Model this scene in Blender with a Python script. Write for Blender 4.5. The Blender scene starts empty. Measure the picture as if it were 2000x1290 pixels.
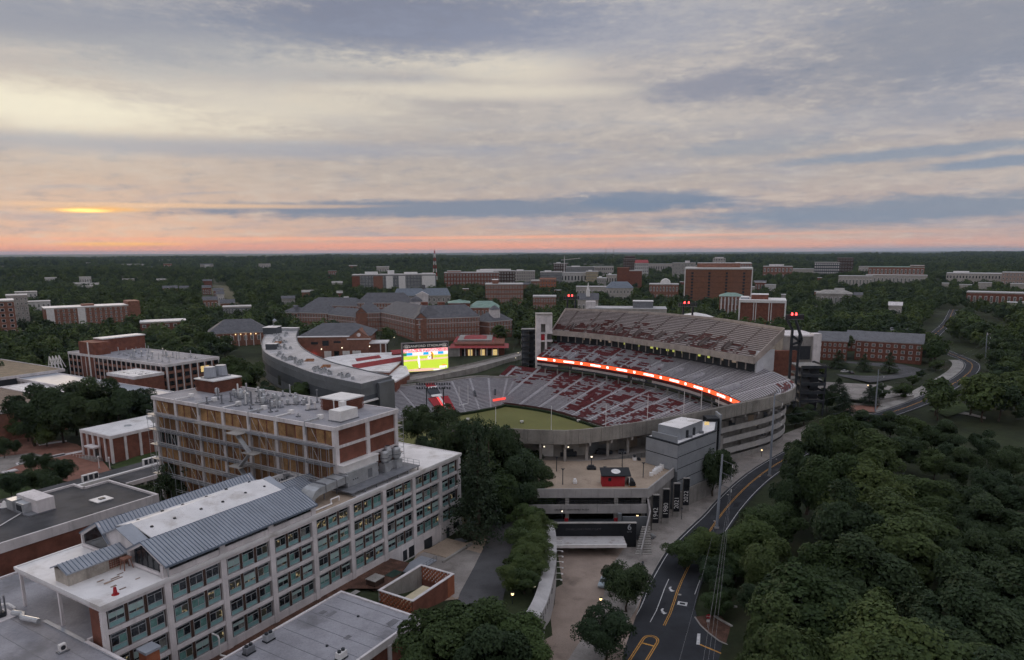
import bpy, math, random
import numpy as np
from mathutils import Matrix, Vector
R = random.Random(7)
sc = bpy.context.scene
COL = sc.collection
# ---------------------------------------------------------------- camera
FPX, PIT, ROLL, PPY, CAMZ = 1356.57, .1885, -.0037, 750.77, 80.0   # focal length in photo pixels, pitch, roll, principal row, height
_c, _s, _cr, _sr = math.cos(PIT), math.sin(PIT), math.cos(ROLL), math.sin(ROLL)
_r0, _u0, _f = Vector((1, 0, 0)), Vector((0, _s, _c)), Vector((0, _c, -_s))
_right, _up = _r0 * _cr + _u0 * _sr, _u0 * _cr - _r0 * _sr
cam = bpy.data.cameras.new('camera'); camo = bpy.data.objects.new('camera', cam); COL.objects.link(camo)
m3 = Matrix((_right, _up, -_f)).transposed()
camo.matrix_world = Matrix.Translation((0, 0, CAMZ)) @ m3.to_4x4()
cam.sensor_width = 36; cam.lens = 36 * FPX / 2000; cam.shift_y = (PPY - 645) / 2000
cam.clip_start = 1; cam.clip_end = 90000
sc.camera = camo

def ray(x, y):
    u, v = (x - 1000) / FPX, (PPY - y) / FPX
    xx, zc = u * _cr - v * _sr, u * _sr + v * _cr
    return (xx, _c + zc * _s, -_s + zc * _c)
def G(x, y, z=7.0):            # point of the photograph on the level z
    d = ray(x, y); t = (z - CAMZ) / d[2]
    return (d[0] * t, d[1] * t, z)
def D(x, y, Y):                # point of the photograph at the distance Y
    d = ray(x, y); t = Y / d[1]
    return (d[0] * t, Y, CAMZ + d[2] * t)

# ---------------------------------------------------------------- sky, sun, exposure
def lin(c):
    return tuple(((v / 255 + .055) / 1.055) ** 2.4 if v > 10 else v / 255 / 12.92 for v in c)
def L4(c): return (*lin(c), 1)
w = bpy.data.worlds.new('World'); sc.world = w; w.use_nodes = True
NT = w.node_tree; NT.nodes.clear()
def nd(nt, t, **k):
    n = nt.nodes.new(t)
    for a, b in k.items():
        if a.startswith('i_'):
            n.inputs[a[2:].replace('_', ' ')].default_value = b
        else: setattr(n, a, b)
    return n
def mth(nt, op, a, b=None, clamp=False):
    n = nt.nodes.new('ShaderNodeMath'); n.operation = op; n.use_clamp = clamp
    for i, v in enumerate((a, b)):
        if v is None: continue
        if isinstance(v, (int, float)): n.inputs[i].default_value = v
        else: nt.links.new(v, n.inputs[i])
    return n.outputs[0]
def mixc(nt, fac, a, b):
    n = nt.nodes.new('ShaderNodeMix'); n.data_type = 'RGBA'
    for i, v in ((0, fac), (6, a), (7, b)):
        if isinstance(v, (int, float)): n.inputs[i].default_value = v
        elif isinstance(v, tuple): n.inputs[i].default_value = v if len(v) == 4 else (*v, 1)
        else: nt.links.new(v, n.inputs[i])
    return n.outputs[2]
def sstep(nt, v, a, b):
    n = nt.nodes.new('ShaderNodeMapRange'); n.interpolation_type = 'SMOOTHSTEP'
    nt.links.new(v, n.inputs[0]); n.inputs[1].default_value = a; n.inputs[2].default_value = b
    return n.outputs[0]
def build_sky():
    nt = NT; lk = nt.links.new
    SUN_AZ = math.atan2(ray(170, 411)[0], ray(170, 411)[1])
    sky = nd(nt, 'ShaderNodeTexSky', sky_type='NISHITA', sun_disc=False)
    sky.sun_elevation = math.radians(3.5); sky.sun_rotation = SUN_AZ
    tc = nd(nt, 'ShaderNodeTexCoord'); sep = nd(nt, 'ShaderNodeSeparateXYZ'); lk(tc.outputs['Generated'], sep.inputs[0])
    X, Y, Z = sep.outputs
    az = mth(nt, 'ARCTAN2', X, Y)
    el = mth(nt, 'ARCSINE', Z)
    # the cloud sheet: directions projected on a level above, squeezed towards the horizon
    den = mth(nt, 'ADD', mth(nt, 'MAXIMUM', Z, 0.0), .09)
    cb = nd(nt, 'ShaderNodeCombineXYZ'); lk(mth(nt, 'DIVIDE', X, den), cb.inputs[0]); lk(mth(nt, 'DIVIDE', Y, den), cb.inputs[1])
    def noise(scale, sx=1, sy=1, det=6, rough=.55, dist=.3, off=0):
        mp = nd(nt, 'ShaderNodeMapping'); mp.inputs['Scale'].default_value = (sx, sy, 1); mp.inputs['Location'].default_value = (off, off * .7, off)
        mp.inputs['Rotation'].default_value = (0, 0, .12)
        lk(cb.outputs[0], mp.inputs[0])
        n = nd(nt, 'ShaderNodeTexNoise'); n.inputs['Scale'].default_value = scale; n.inputs['Detail'].default_value = det
        n.inputs['Roughness'].default_value = rough; n.inputs['Distortion'].default_value = dist
        lk(mp.outputs[0], n.inputs[0]); return n.outputs[0]
    n1 = noise(.55, 1, 1.0, 3, .6, 0, 3); n2 = noise(1.7, .7, 1.3, 5, .62, 0, 9); n3 = noise(5.5, .55, 1.5, 4, .65, 0, 4)
    # overall colour by height
    cr = nd(nt, 'ShaderNodeValToRGB'); lk(mth(nt, 'MULTIPLY', el, 2.0, True), cr.inputs[0])   # 0..0.5 rad
    e = cr.color_ramp; pts = [(0.0, (222, 164, 140)), (.018, (210, 164, 146)), (.05, (190, 164, 154)), (.10, (184, 165, 158)), (.19, (176, 166, 161)),
                             (.34, (171, 165, 164)), (.50, (171, 167, 168)), (.66, (162, 163, 169)), (1.0, (156, 160, 170))]
    while len(e.elements) < len(pts): e.elements.new(.5)
    for q, (p, c) in zip(e.elements, pts): q.position = p; q.color = L4(c)
    c = cr.outputs[0]
    # clear air between the clouds, from the sky texture
    skl = nd(nt, 'ShaderNodeMix', data_type='RGBA', blend_type='MULTIPLY'); skl.inputs[0].default_value = 1
    lk(sky.outputs[0], skl.inputs[6]); skl.inputs[7].default_value = (.085, .085, .085, 1)
    c = mixc(nt, .05, c, skl.outputs[2])
    # away from the sunset the pink band fades
    side = sstep(nt, mth(nt, 'ABSOLUTE', mth(nt, 'SUBTRACT', az, SUN_AZ)), .45, 1.9)
    c = mixc(nt, mth(nt, 'MULTIPLY', side, .55), c, L4((166, 160, 166)))
    def patch(px, py, rx, ry, edge=.75, amp=.9, tilt=0.0, nn=None):
        a0, e0 = math.atan2(ray(px, py)[0], ray(px, py)[1]), math.asin(ray(px, py)[2] / math.sqrt(sum(t * t for t in ray(px, py))))
        kx = 1 / (rx / FPX); ky = 1 / (ry / FPX)
        da = mth(nt, 'SUBTRACT', az, a0); de = mth(nt, 'SUBTRACT', el, e0)
        if tilt: de = mth(nt, 'SUBTRACT', de, mth(nt, 'MULTIPLY', da, tilt))
        u, v = mth(nt, 'MULTIPLY', da, kx), mth(nt, 'MULTIPLY', de, ky)
        r2 = mth(nt, 'ADD', mth(nt, 'MULTIPLY', u, u), mth(nt, 'MULTIPLY', v, v))
        r = mth(nt, 'SQRT', r2)
        q = mth(nt, 'ADD', r, mth(nt, 'MULTIPLY', mth(nt, 'SUBTRACT', mth(nt, 'ADD', mth(nt, 'MULTIPLY', n2, .45), mth(nt, 'MULTIPLY', nf, .55)), .5), amp * 2.8))
        return sstep(nt, q, 1.0 + edge * .45, 1.0 - edge * .55)
    def lay(c, mask, k, col): return mixc(nt, mth(nt, 'MULTIPLY', mask, k), c, L4(col))
    # broad soft variation: warm lit folds and cool shaded ones
    c = lay(c, sstep(nt, n1, .50, .72), .38, (205, 196, 186))
    c = lay(c, sstep(nt, n1, .50, .30), .50, (148, 154, 170))
    c = lay(c, sstep(nt, n2, .54, .74), .26, (212, 200, 188))
    c = lay(c, sstep(nt, n3, .56, .75), .14, (206, 194, 184))
    c = lay(c, sstep(nt, n2, .44, .28), .34, (146, 152, 168))
    # fine mottled texture of the cloud sheet
    cb2 = nd(nt, 'ShaderNodeCombineXYZ'); lk(mth(nt, 'MULTIPLY', az, 9.0), cb2.inputs[0]); lk(mth(nt, 'MULTIPLY', el, 30.0), cb2.inputs[1])
    nf = nd(nt, 'ShaderNodeTexNoise'); nf.inputs['Scale'].default_value = 2.8; nf.inputs['Detail'].default_value = 8; nf.inputs['Roughness'].default_value = .72; lk(cb2.outputs[0], nf.inputs[0]); nf = nf.outputs[0]
    c = lay(c, sstep(nt, nf, .50, .68), .34, (206, 197, 184)); c = lay(c, sstep(nt, nf, .50, .32), .36, (138, 143, 154))
    # sunlit folds towards the left
    for a in ((90, 215, 330, 48, 1.1, .9, -.02), (330, 108, 300, 26, 1.2, .9, .05), (760, 110, 330, 24, 1.2, 1.0, 0), (520, 205, 260, 40, 1.3, 1.2, 0), (1010, 135, 120, 30, 1.3, .8, 0), (950, 180, 260, 14, 1.3, .8, 0)):
        c = lay(c, patch(*a), .55, (226, 216, 196))
    c = lay(c, patch(40, 205, 210, 26, 1.3, .9), .65, (242, 234, 210))
    # slate-blue cloud bodies
    for a, k, col in (((820, 42, 330, 52, 1.0, .9, .04), .9, (118, 124, 142)), ((170, 52, 430, 50, 1.3, .8, 0), .7, (136, 143, 158)),
                      ((1400, 165, 130, 27, 1.1, .9, .03), .7, (126, 132, 150)), ((1880, 70, 260, 95, 1.3, 1.0, 0), .7, (126, 133, 148)),
                      ((1120, 60, 360, 50, 1.3, 1.1, 0), .55, (142, 148, 166)), ((420, 290, 520, 15, 1.3, .6, .02), .55, (150, 156, 170)),
                      ((1470, 287, 150, 15, 1.1, .9, .03), .55, (138, 148, 162)), ((1800, 298, 230, 9, 1.1, .8, .03), .75, (128, 142, 160)),
                      ((1960, 316, 110, 8, 1.1, .7, .05), .8, (124, 140, 160)), ((930, 408, 520, 17, .8, .75, .012), .9, (120, 132, 150)),
                      ((1270, 390, 150, 16, .8, .9, 0), .85, (118, 132, 152)), ((1790, 410, 420, 21, .9, .7, .03), .85, (122, 136, 154)),
                      ((1250, 488, 280, 4, .9, .5, 0), .6, (176, 156, 156)), ((1750, 225, 330, 24, 1.3, .9, .04), .4, (150, 155, 168))):
        c = lay(c, patch(*a), k, col)
    # the salmon band on the horizon and the sun behind the cloud
    c = lay(c, patch(560, 486, 1000, 11, 1.3, .22, .004), .72, (238, 158, 128))
    c = lay(c, patch(720, 466, 800, 3.2, 1.2, .5, .006), .6, (244, 172, 138))
    c = lay(c, patch(330, 402, 300, 4, 1.3, .5, .012), .6, (238, 196, 154))
    c = lay(c, patch(190, 410, 75, 5, 1.4, .25, .03), .85, (250, 190, 116))
    c = lay(c, patch(230, 477, 90, 3, 1.3, .4), .8, (250, 190, 112))
    c = mixc(nt, patch(166, 411.5, 30, 3.0, 1.4, .12), c, (1.5, 1.0, .32, 1))
    # unseen upper sky brightened to lighten the ground, as under an overcast dome
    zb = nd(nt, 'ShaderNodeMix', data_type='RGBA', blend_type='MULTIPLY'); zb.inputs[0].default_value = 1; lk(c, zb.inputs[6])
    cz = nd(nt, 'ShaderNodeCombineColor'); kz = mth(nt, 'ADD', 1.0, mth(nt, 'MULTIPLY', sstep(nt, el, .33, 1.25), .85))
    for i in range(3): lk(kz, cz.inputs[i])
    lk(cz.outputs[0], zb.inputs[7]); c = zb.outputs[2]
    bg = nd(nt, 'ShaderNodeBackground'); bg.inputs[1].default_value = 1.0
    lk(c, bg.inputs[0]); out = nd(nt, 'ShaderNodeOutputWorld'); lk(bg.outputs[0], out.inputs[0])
    return SUN_AZ
SUN_AZ = build_sky()
w.cycles.sampling_method = 'MANUAL'; w.cycles.sample_map_resolution = 256
sl = bpy.data.lights.new('sun', 'SUN'); sl.energy = .8; sl.angle = math.radians(14); sl.color = (1, .80, .62)
so = bpy.data.objects.new('sun', sl); COL.objects.link(so)
_sd = Vector((math.sin(SUN_AZ) * math.cos(.16), math.cos(SUN_AZ) * math.cos(.16), math.sin(.16)))
so.rotation_euler = _sd.to_track_quat('Z', 'Y').to_euler()
sc.view_settings.view_transform = 'Standard'; sc.view_settings.look = 'None'; sc.view_settings.exposure = .15; sc.view_settings.gamma = 1
sc.render.engine = 'CYCLES'
cy = sc.cycles
cy.use_denoising = True
cy.use_adaptive_sampling = True; cy.adaptive_threshold = .025; cy.adaptive_min_samples = 12
try: cy.denoiser = 'OPENIMAGEDENOISE'
except Exception: pass
cy.max_bounces = 6; cy.diffuse_bounces = 3; cy.glossy_bounces = 2; cy.transmission_bounces = 3; cy.volume_bounces = 1; cy.transparent_max_bounces = 6
cy.sample_clamp_indirect = 4; cy.caustics_reflective = False; cy.caustics_refractive = False

# ---------------------------------------------------------------- materials
MATS = {}
def mat(name, col, rough=.85, var=.18, scale=.35, fine=6.0, bump=0.0, metal=0.0, emit=None, es=0.0, streak=0.0, stain=None, spec=.3):
    """procedural surface: base colour broken by a broad and a fine noise, optional vertical streaks and stains"""
    if name in MATS: return MATS[name]
    m = bpy.data.materials.new(name); m.use_nodes = True; MATS[name] = m
    nt = m.node_tree; b = nt.nodes['Principled BSDF']; lk = nt.links.new
    b.inputs['Roughness'].default_value = rough; b.inputs['Metallic'].default_value = metal; b.inputs['Specular IOR Level'].default_value = spec
    geo = nt.nodes.new('ShaderNodeNewGeometry'); P = geo.outputs['Position']
    def noi(s, det=4, sc3=(1, 1, 1)):
        mp = nt.nodes.new('ShaderNodeMapping'); mp.inputs['Scale'].default_value = sc3; lk(P, mp.inputs[0])
        n = nt.nodes.new('ShaderNodeTexNoise'); n.inputs['Scale'].default_value = s; n.inputs['Detail'].default_value = det; n.inputs['Roughness'].default_value = .6
        lk(mp.outputs[0], n.inputs[0]); return n.outputs[0]
    lo = tuple(max(0, v * (1 - var * 1.5)) for v in col) + (1,); hi = tuple(min(1, v * (1 + var * 1.3)) for v in col) + (1,)
    a = sstep(nt, noi(scale, 5), .28, .72)
    c = mixc(nt, a, lo, hi)
    f = noi(fine, 3)
    c2 = nt.nodes.new('ShaderNodeMix'); c2.data_type = 'RGBA'; c2.blend_type = 'OVERLAY'; c2.inputs[0].default_value = min(.9, var * 2)
    lk(c, c2.inputs[6]); lk(f, c2.inputs[7]); c = c2.outputs[2]
    if streak:
        s = sstep(nt, noi(.9, 4, (1, 1, .09)), .48, .78)
        c = mixc(nt, mth(nt, 'MULTIPLY', s, streak), c, tuple(v * .38 for v in col) + (1,))
    if stain:
        scol, sk, ss = stain
        s = sstep(nt, noi(ss, 5), .52, .70)
        c = mixc(nt, mth(nt, 'MULTIPLY', s, sk), c, (*scol, 1))
    lk(c, b.inputs['Base Color'])
    if bump:
        bp = nt.nodes.new('ShaderNodeBump'); bp.inputs['Strength'].default_value = bump; bp.inputs['Distance'].default_value = .05
        lk(f, bp.inputs['Height']); lk(bp.outputs[0], b.inputs['Normal'])
    if emit:
        b.inputs['Emission Color'].default_value = (*emit, 1); b.inputs['Emission Strength'].default_value = es
    return m
def glass(name, col=(.02, .025, .03), rough=.06, spec=.7, var=.5):
    return mat(name, col, rough, var, .8, 3.0, spec=spec)

# ---------------------------------------------------------------- mesh builder
class MB:
    def __init__(s): s.v = []; s.f = []; s.m = []
    def face(s, pts, m=0):
        i = len(s.v); s.v += [tuple(p) for p in pts]; s.f.append(tuple(range(i, i + len(pts)))); s.m.append(m); return s
    def hexa(s, p, m=0, mt=None):          # 8 points: bottom ring 0-3, top ring 4-7
        i = len(s.v); s.v += [tuple(q) for q in p]
        for k, q in enumerate(((3, 2, 1, 0), (4, 5, 6, 7), (0, 1, 5, 4), (1, 2, 6, 5), (2, 3, 7, 6), (3, 0, 4, 7))):
            s.f.append(tuple(i + t for t in q)); s.m.append(mt if (mt is not None and k == 1) else m)
        return s
    def box(s, x0, x1, y0, y1, z0, z1, m=0, mt=None):
        return s.hexa([(x0, y0, z0), (x1, y0, z0), (x1, y1, z0), (x0, y1, z0), (x0, y0, z1), (x1, y0, z1), (x1, y1, z1), (x0, y1, z1)], m, mt)
    def bar(s, p, q, w, h=None, m=0):      # rectangular bar from p to q
        h = h or w; p, q = Vector(p), Vector(q); d = (q - p)
        if d.length < 1e-6: return s
        d.normalize(); a = d.cross(Vector((0, 0, 1)))
        if a.length < 1e-3: a = Vector((1, 0, 0))
        a.normalize(); b = a.cross(d)
        r = []
        for o in (p, q):
            for sa, sb in ((-1, -1), (1, -1), (1, 1), (-1, 1)): r.append(o + a * sa * w / 2 + b * sb * h / 2)
        return s.hexa(r, m)
    def cyl(s, p, q, r, r2=None, n=8, m=0, cap=True):
        r2 = r if r2 is None else r2; p, q = Vector(p), Vector(q); d = (q - p).normalized()
        a = d.cross(Vector((0, 0, 1)))
        if a.length < 1e-3: a = Vector((1, 0, 0))
        a.normalize(); b = a.cross(d); i = len(s.v)
        for o, rr in ((p, r), (q, r2)):
            for k in range(n):
                t = 2 * math.pi * k / n; s.v.append(tuple(o + (a * math.cos(t) + b * math.sin(t)) * rr))
        for k in range(n):
            s.f.append((i + k, i + (k + 1) % n, i + n + (k + 1) % n, i + n + k)); s.m.append(m)
        if cap:
            s.f.append(tuple(i + n + k for k in range(n))); s.m.append(m); s.f.append(tuple(i + k for k in reversed(range(n)))); s.m.append(m)
        return s
    def prism(s, poly, z0, z1, m=0, mt=None):
        n = len(poly); i = len(s.v)
        s.v += [(p[0], p[1], z0) for p in poly] + [(p[0], p[1], z1) for p in poly]
        for k in range(n):
            s.f.append((i + k, i + (k + 1) % n, i + n + (k + 1) % n, i + n + k)); s.m.append(m)
        s.f.append(tuple(i + n + k for k in range(n))); s.m.append(m if mt is None else mt)
        s.f.append(tuple(i + k for k in reversed(range(n)))); s.m.append(m)
        return s
    def sheet(s, poly, z, m=0): return s.face([(p[0], p[1], z) for p in poly], m)
    def strip(s, A, B, m=0, flip=False):   # quads between two polylines of equal length
        for k in range(len(A) - 1):
            q = [A[k], A[k + 1], B[k + 1], B[k]]
            s.face(q[::-1] if flip else q, m)
        return s
    def tube(s, path, r, n=6, m=0):
        for a, b in zip(path[:-1], path[1:]): s.cyl(a, b, r, r, n, m, True)
        return s
    def mesh(s, name, mats):
        me = bpy.data.meshes.new(name); me.from_pydata(s.v, [], s.f)
        mats = mats if isinstance(mats, (list, tuple)) else [mats]
        for q in mats: me.materials.append(q)
        if len(mats) > 1: me.polygons.foreach_set('material_index', s.m)
        me.update(); return me
    def obj(s, name, mats, parent=None, loc=None, rz=0):
        return link(name, s.mesh(name, mats), parent, loc, rz)
def link(name, me, parent=None, loc=None, rz=0, scale=None):
    o = bpy.data.objects.new(name, me); COL.objects.link(o)
    if parent is not None: o.parent = parent
    if loc is not None: o.location = loc
    if rz: o.rotation_euler = (0, 0, rz)
    if scale is not None: o.scale = scale
    return o
def tag(o, label, cat, group=None, kind=None):
    if label: o['label'] = label
    if cat: o['category'] = cat
    if group: o['group'] = group
    if kind: o['kind'] = kind
    return o
def thing(name, label, cat, loc=(0, 0, 0), rz=0, group=None):
    o = bpy.data.objects.new(name, None); COL.objects.link(o); o.location = loc; o.rotation_euler = (0, 0, rz); o.empty_display_size = .5
    return tag(o, label, cat, group)
def struct(o): o['kind'] = 'structure'; return o
_cache = {}
def shared(key, fn):
    if key not in _cache: _cache[key] = fn()
    return _cache[key]
def PB(name, m, parent, x0, x1, y0, y1, z0, z1):      # box part from one shared unit mesh per material
    me = shared(('ubox', m.name), lambda: MB().box(0, 1, 0, 1, 0, 1).mesh('box_' + m.name, m))
    return link(name, me, parent, (x0, y0, z0), 0, (x1 - x0, y1 - y0, z1 - z0))
def copy_tree(o, parent=None):
    c = o.copy(); COL.objects.link(c); c.parent = parent
    for ch in o.children: copy_tree(ch, c)
    return c
def resample(P, n):
    P = [np.array(p, float) for p in P]
    if len(P) > 2:                                    # Catmull-Rom through the points
        Q = [2 * P[0] - P[1]] + P + [2 * P[-1] - P[-2]]; out = []
        for k in range(1, len(Q) - 2):
            for t in np.linspace(0, 1, 24, endpoint=False):
                a, b, c, d = Q[k - 1], Q[k], Q[k + 1], Q[k + 2]
                out.append(.5 * (2 * b + (c - a) * t + (2 * a - 5 * b + 4 * c - d) * t * t + (3 * b - a - 3 * c + d) * t ** 3))
        out.append(P[-1]); P = out
    P = np.array(P); s = np.r_[0, np.cumsum(np.linalg.norm(np.diff(P[:, :2], axis=0), axis=1))]
    u = np.linspace(0, s[-1], n + 1)
    return np.stack([np.interp(u, s, P[:, k]) for k in range(P.shape[1])], 1)
FONT = None
def text_mesh(name, body, size, m, parent, loc, rot, ext=.03, align='CENTER', sx=1.0):
    cu = bpy.data.curves.new(name, 'FONT'); cu.body = body; cu.size = size; cu.extrude = ext; cu.align_x = align; cu.align_y = 'CENTER'
    cu.resolution_u = 3
    t = bpy.data.objects.new(name, cu); COL.objects.link(t)
    me = bpy.data.meshes.new_from_object(t.evaluated_get(bpy.context.evaluated_depsgraph_get()))
    bpy.data.objects.remove(t); me.materials.clear(); me.materials.append(m)
    o = link(name, me, parent, loc); o.rotation_euler = rot; o.scale = (sx, 1, 1); return o
# ---------------------------------------------------------------- palette
M_CONC = mat('pale_concrete', (.74, .705, .71), .9, .10, .25, 5, streak=.42)
M_CONC2 = mat('grey_concrete', (.36, .345, .325), .92, .16, .2, 4, bump=.3, streak=.45)
M_CONCD = mat('weathered_concrete', (.29, .275, .25), .92, .18, .15, 4, bump=.3, streak=.6)
M_PAVE = mat('concrete_paving', (.32, .295, .275), .93, .16, .12, 3, stain=((.12, .10, .09), .5, .18))
M_PLAZA = mat('brown_paving', (.34, .27, .225), .93, .16, .10, 4, stain=((.11, .085, .07), .55, .14))
M_DECK = mat('tan_deck', (.42, .335, .26), .93, .14, .10, 3, stain=((.17, .13, .10), .5, .2))
M_ASPH = mat('asphalt', (.040, .043, .050), .9, .16, .12, 8, stain=((.028, .03, .034), .6, .25))
M_ASPH2 = mat('worn_asphalt', (.10, .10, .105), .92, .18, .12, 6, stain=((.06, .06, .06), .5, .3))
M_LINEW = mat('white_line', (.62, .62, .62), .8, .15, 1.5, 9)
M_LINEY = mat('yellow_line', (.60, .31, .07), .8, .15, 1.5, 9)
M_BRICK = mat('red_brick', (.215, .088, .062), .9, .16, .5, 9)
M_BRICK2 = mat('brown_brick', (.27, .135, .098), .9, .16, .5, 9)
M_BRICK3 = mat('orange_brick', (.36, .13, .07), .9, .14, .5, 9)
M_BRICKP = mat('brick_paver', (.27, .135, .10), .93, .16, .3, 8, stain=((.16, .09, .07), .5, .3))
M_DIRT = mat('red_dirt', (.115, .062, .045), .95, .25, .5, 4, bump=.5)
M_GRASS = mat('lawn_grass', (.045, .070, .020), .95, .22, .25, 7, bump=.5)
M_TURF = mat('field_turf', (.17, .175, .06), .95, .07, .05, 6)
M_WHITE = mat('white_paint', (.82, .81, .80), .7, .06, .6, 6)
M_ROOFW = mat('white_membrane', (.82, .81, .81), .75, .06, .25, 3, stain=((.42, .38, .34), .6, .16))
M_ROOFG = mat('grey_membrane', (.33, .33, .36), .85, .14, .12, 3, stain=((.17, .17, .18), .75, .10))
M_ROOFD = mat('dark_gravel_roof', (.085, .085, .09), .95, .2, .2, 9, bump=.4, stain=((.09, .085, .08), .5, .3))
M_SHING = mat('slate_shingle', (.13, .133, .147), .85, .14, .4, 8)
M_METALB = mat('blue_grey_standing_seam', (.37, .40, .45), .55, .06, .3, 4, metal=.1)
M_SEAM = mat('roof_seam_metal', (.20, .24, .30), .45, .06, .3, 4, metal=.35)
M_GALV = mat('galvanised_metal', (.50, .52, .54), .42, .10, .8, 5, metal=.45)
M_STEEL = mat('dark_steel', (.035, .040, .048), .6, .15, .6, 6)
M_STEELG = mat('grey_steel', (.20, .21, .23), .55, .12, .6, 6)
M_CHAR = mat('charcoal_panel', (.085, .095, .108), .7, .10, .12, 5)
M_CHAR2 = mat('grey_panel', (.165, .178, .192), .7, .10, .12, 5)
M_BLACK = mat('black_panel', (.014, .016, .020), .6, .15, .4, 6)
M_RED = mat('red_paint', (.36, .020, .028), .65, .10, .6, 6)
M_REDROOF = mat('red_metal_roof', (.33, .050, .052), .55, .08, .3, 5)
M_GREENR = mat('green_copper_roof', (.24, .36, .31), .7, .12, .3, 6)
M_WOOD = mat('plywood', (.38, .225, .105), .85, .22, .5, 5, stain=((.20, .10, .05), .5, .4))
M_TEAL = mat('teal_panel', (.24, .42, .43), .35, .08, .6, 5)
M_BROWN = mat('brown_panel', (.070, .042, .032), .7, .15, .6, 6)
M_GLASS = glass('window_glass')
M_GLASST = glass('blind_glass', (.13, .27, .25), .22, .5, .2)
M_GLASSW = glass('pale_glass', (.20, .21, .20), .18, .5, .3)
M_LIT = mat('lit_window', (.3, .22, .10), .5, .3, 1.5, 6, emit=(1, .72, .30), es=.55)
M_LAMP = mat('lamp_glow', (.9, .8, .6), .5, .05, 1, 3, emit=(1, .86, .62), es=2.2)
M_LAMPW = mat('amber_lamp_glow', (.9, .7, .4), .5, .05, 1, 3, emit=(1, .72, .36), es=2.0)
M_REDL = mat('red_beacon_glow', (.8, .1, .08), .5, .05, 1, 3, emit=(1, .05, .05), es=6.0)
M_LED = mat('red_led_ribbon', (.8, .1, .05), .5, .03, 1, 3, emit=(1, .10, .025), es=1.25)
M_LEDW = mat('white_led_text', (.9, .9, .85), .5, .03, 1, 3, emit=(1, .9, .84), es=1.6)
M_ALU = mat('aluminium_bench', (.52, .51, .545), .6, .12, .8, 5, metal=.1)
M_ALUT = mat('tan_bench', (.54, .49, .475), .7, .12, .8, 5)
M_TREAD = mat('stand_concrete', (.20, .19, .20), .9, .15, .3, 5)
M_TREADT = mat('upper_stand_concrete', (.20, .165, .155), .9, .15, .3, 5)
M_SEATR = mat('red_seat', (.18, .045, .050), .6, .15, .8, 6)
M_SEATRD = mat('dark_red_seat', (.15, .055, .050), .7, .15, .8, 6)

# ---------------------------------------------------------------- frames
YAW = 1.0275; LD = (math.cos(YAW), math.sin(YAW)); LN = (-LD[1], LD[0]); LO = (-58.72, 91.36)
def LW(x, y, z=0): return (LO[0] + x * LD[0] + y * LN[0], LO[1] + x * LD[1] + y * LN[1], z)   # lab-building frame to world

# stadium plan, sampled from the photograph on the levels the parts stand at
RIBBON = [(14.6, 395.2), (25.7, 386.2), (40.5, 373.4), (54.6, 357.1), (67, 341.1), (77.4, 322.6), (85.1, 302.4), (88.8, 288.4), (91.1, 274.3)]
RIMZ = 28.5
RIM = [G(870, 826, RIMZ), G(935, 834, RIMZ), G(1000, 838, RIMZ), G(1065, 840.5, RIMZ), G(1130, 840, RIMZ), G(1221, 829, RIMZ), G(1310, 815, RIMZ), G(1376, 803, RIMZ), G(1442, 789, RIMZ),
       G(1508, 775, RIMZ), G(1541, 765, RIMZ), G(1555, 755, RIMZ), G(1549, 745.5, RIMZ), G(1535, 737, RIMZ + .3), G(1508, 725, RIMZ + .5), G(1475, 714, RIMZ + .8), G(1442, 705.5, RIMZ + 1)]
# ---------------------------------------------------------------- terrain
def seg_dist(X, Y, path):
    """distance, signed side (left positive) and interpolated height along a polyline of (x, y, z)"""
    best = np.full(X.shape, 1e9); side = np.zeros(X.shape); zz = np.zeros(X.shape)
    for a, b in zip(path[:-1], path[1:]):
        dx, dy = b[0] - a[0], b[1] - a[1]; l2 = dx * dx + dy * dy + 1e-9
        t = np.clip(((X - a[0]) * dx + (Y - a[1]) * dy) / l2, 0, 1)
        d = np.hypot(X - a[0] - t * dx, Y - a[1] - t * dy)
        sd = dx * (Y - a[1]) - dy * (X - a[0]); k = d < best
        best = np.where(k, d, best); side = np.where(k, np.sign(sd), side); zz = np.where(k, a[2] + t * (b[2] - a[2]), zz)
    return best, side, zz
def in_poly(X, Y, P):
    c = np.zeros(X.shape, bool); n = len(P)
    for i in range(n):
        x0, y0 = P[i][0], P[i][1]; x1, y1 = P[i - 1][0], P[i - 1][1]
        k = ((y0 > Y) != (y1 > Y)); xi = (x1 - x0) * (Y - y0) / ((y1 - y0) if y1 != y0 else 1e-9) + x0
        c ^= k & (X < xi)
    return c
ROADC = [G(1205, 1400, 7), G(1240, 1330, 7), G(1268, 1270, 7), G(1306, 1205, 7), G(1330, 1138, 7), G(1370, 1062, 7), G(1425, 985, 7), G(1480, 932, 7), G(1540, 893, 7), G(1612, 856, 7.2),
         G(1700, 820, 7.8), G(1795, 786, 9), G(1850, 757, 10), G(1889, 731, 10.2), G(1899, 714, 10.4), G(1886, 703, 10.6), G(1850, 688, 11), G(1815, 672, 11.5), G(1825, 655, 12), G(1850, 630, 12.5), G(1862, 605, 13)]
ROAD = resample(ROADC, 170)
BOWL = [p[:2] for p in RIM] + [(58, 393), (28, 420), (-20, 412), (-72, 372), (-75, 300), (-45, 250)]
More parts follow.
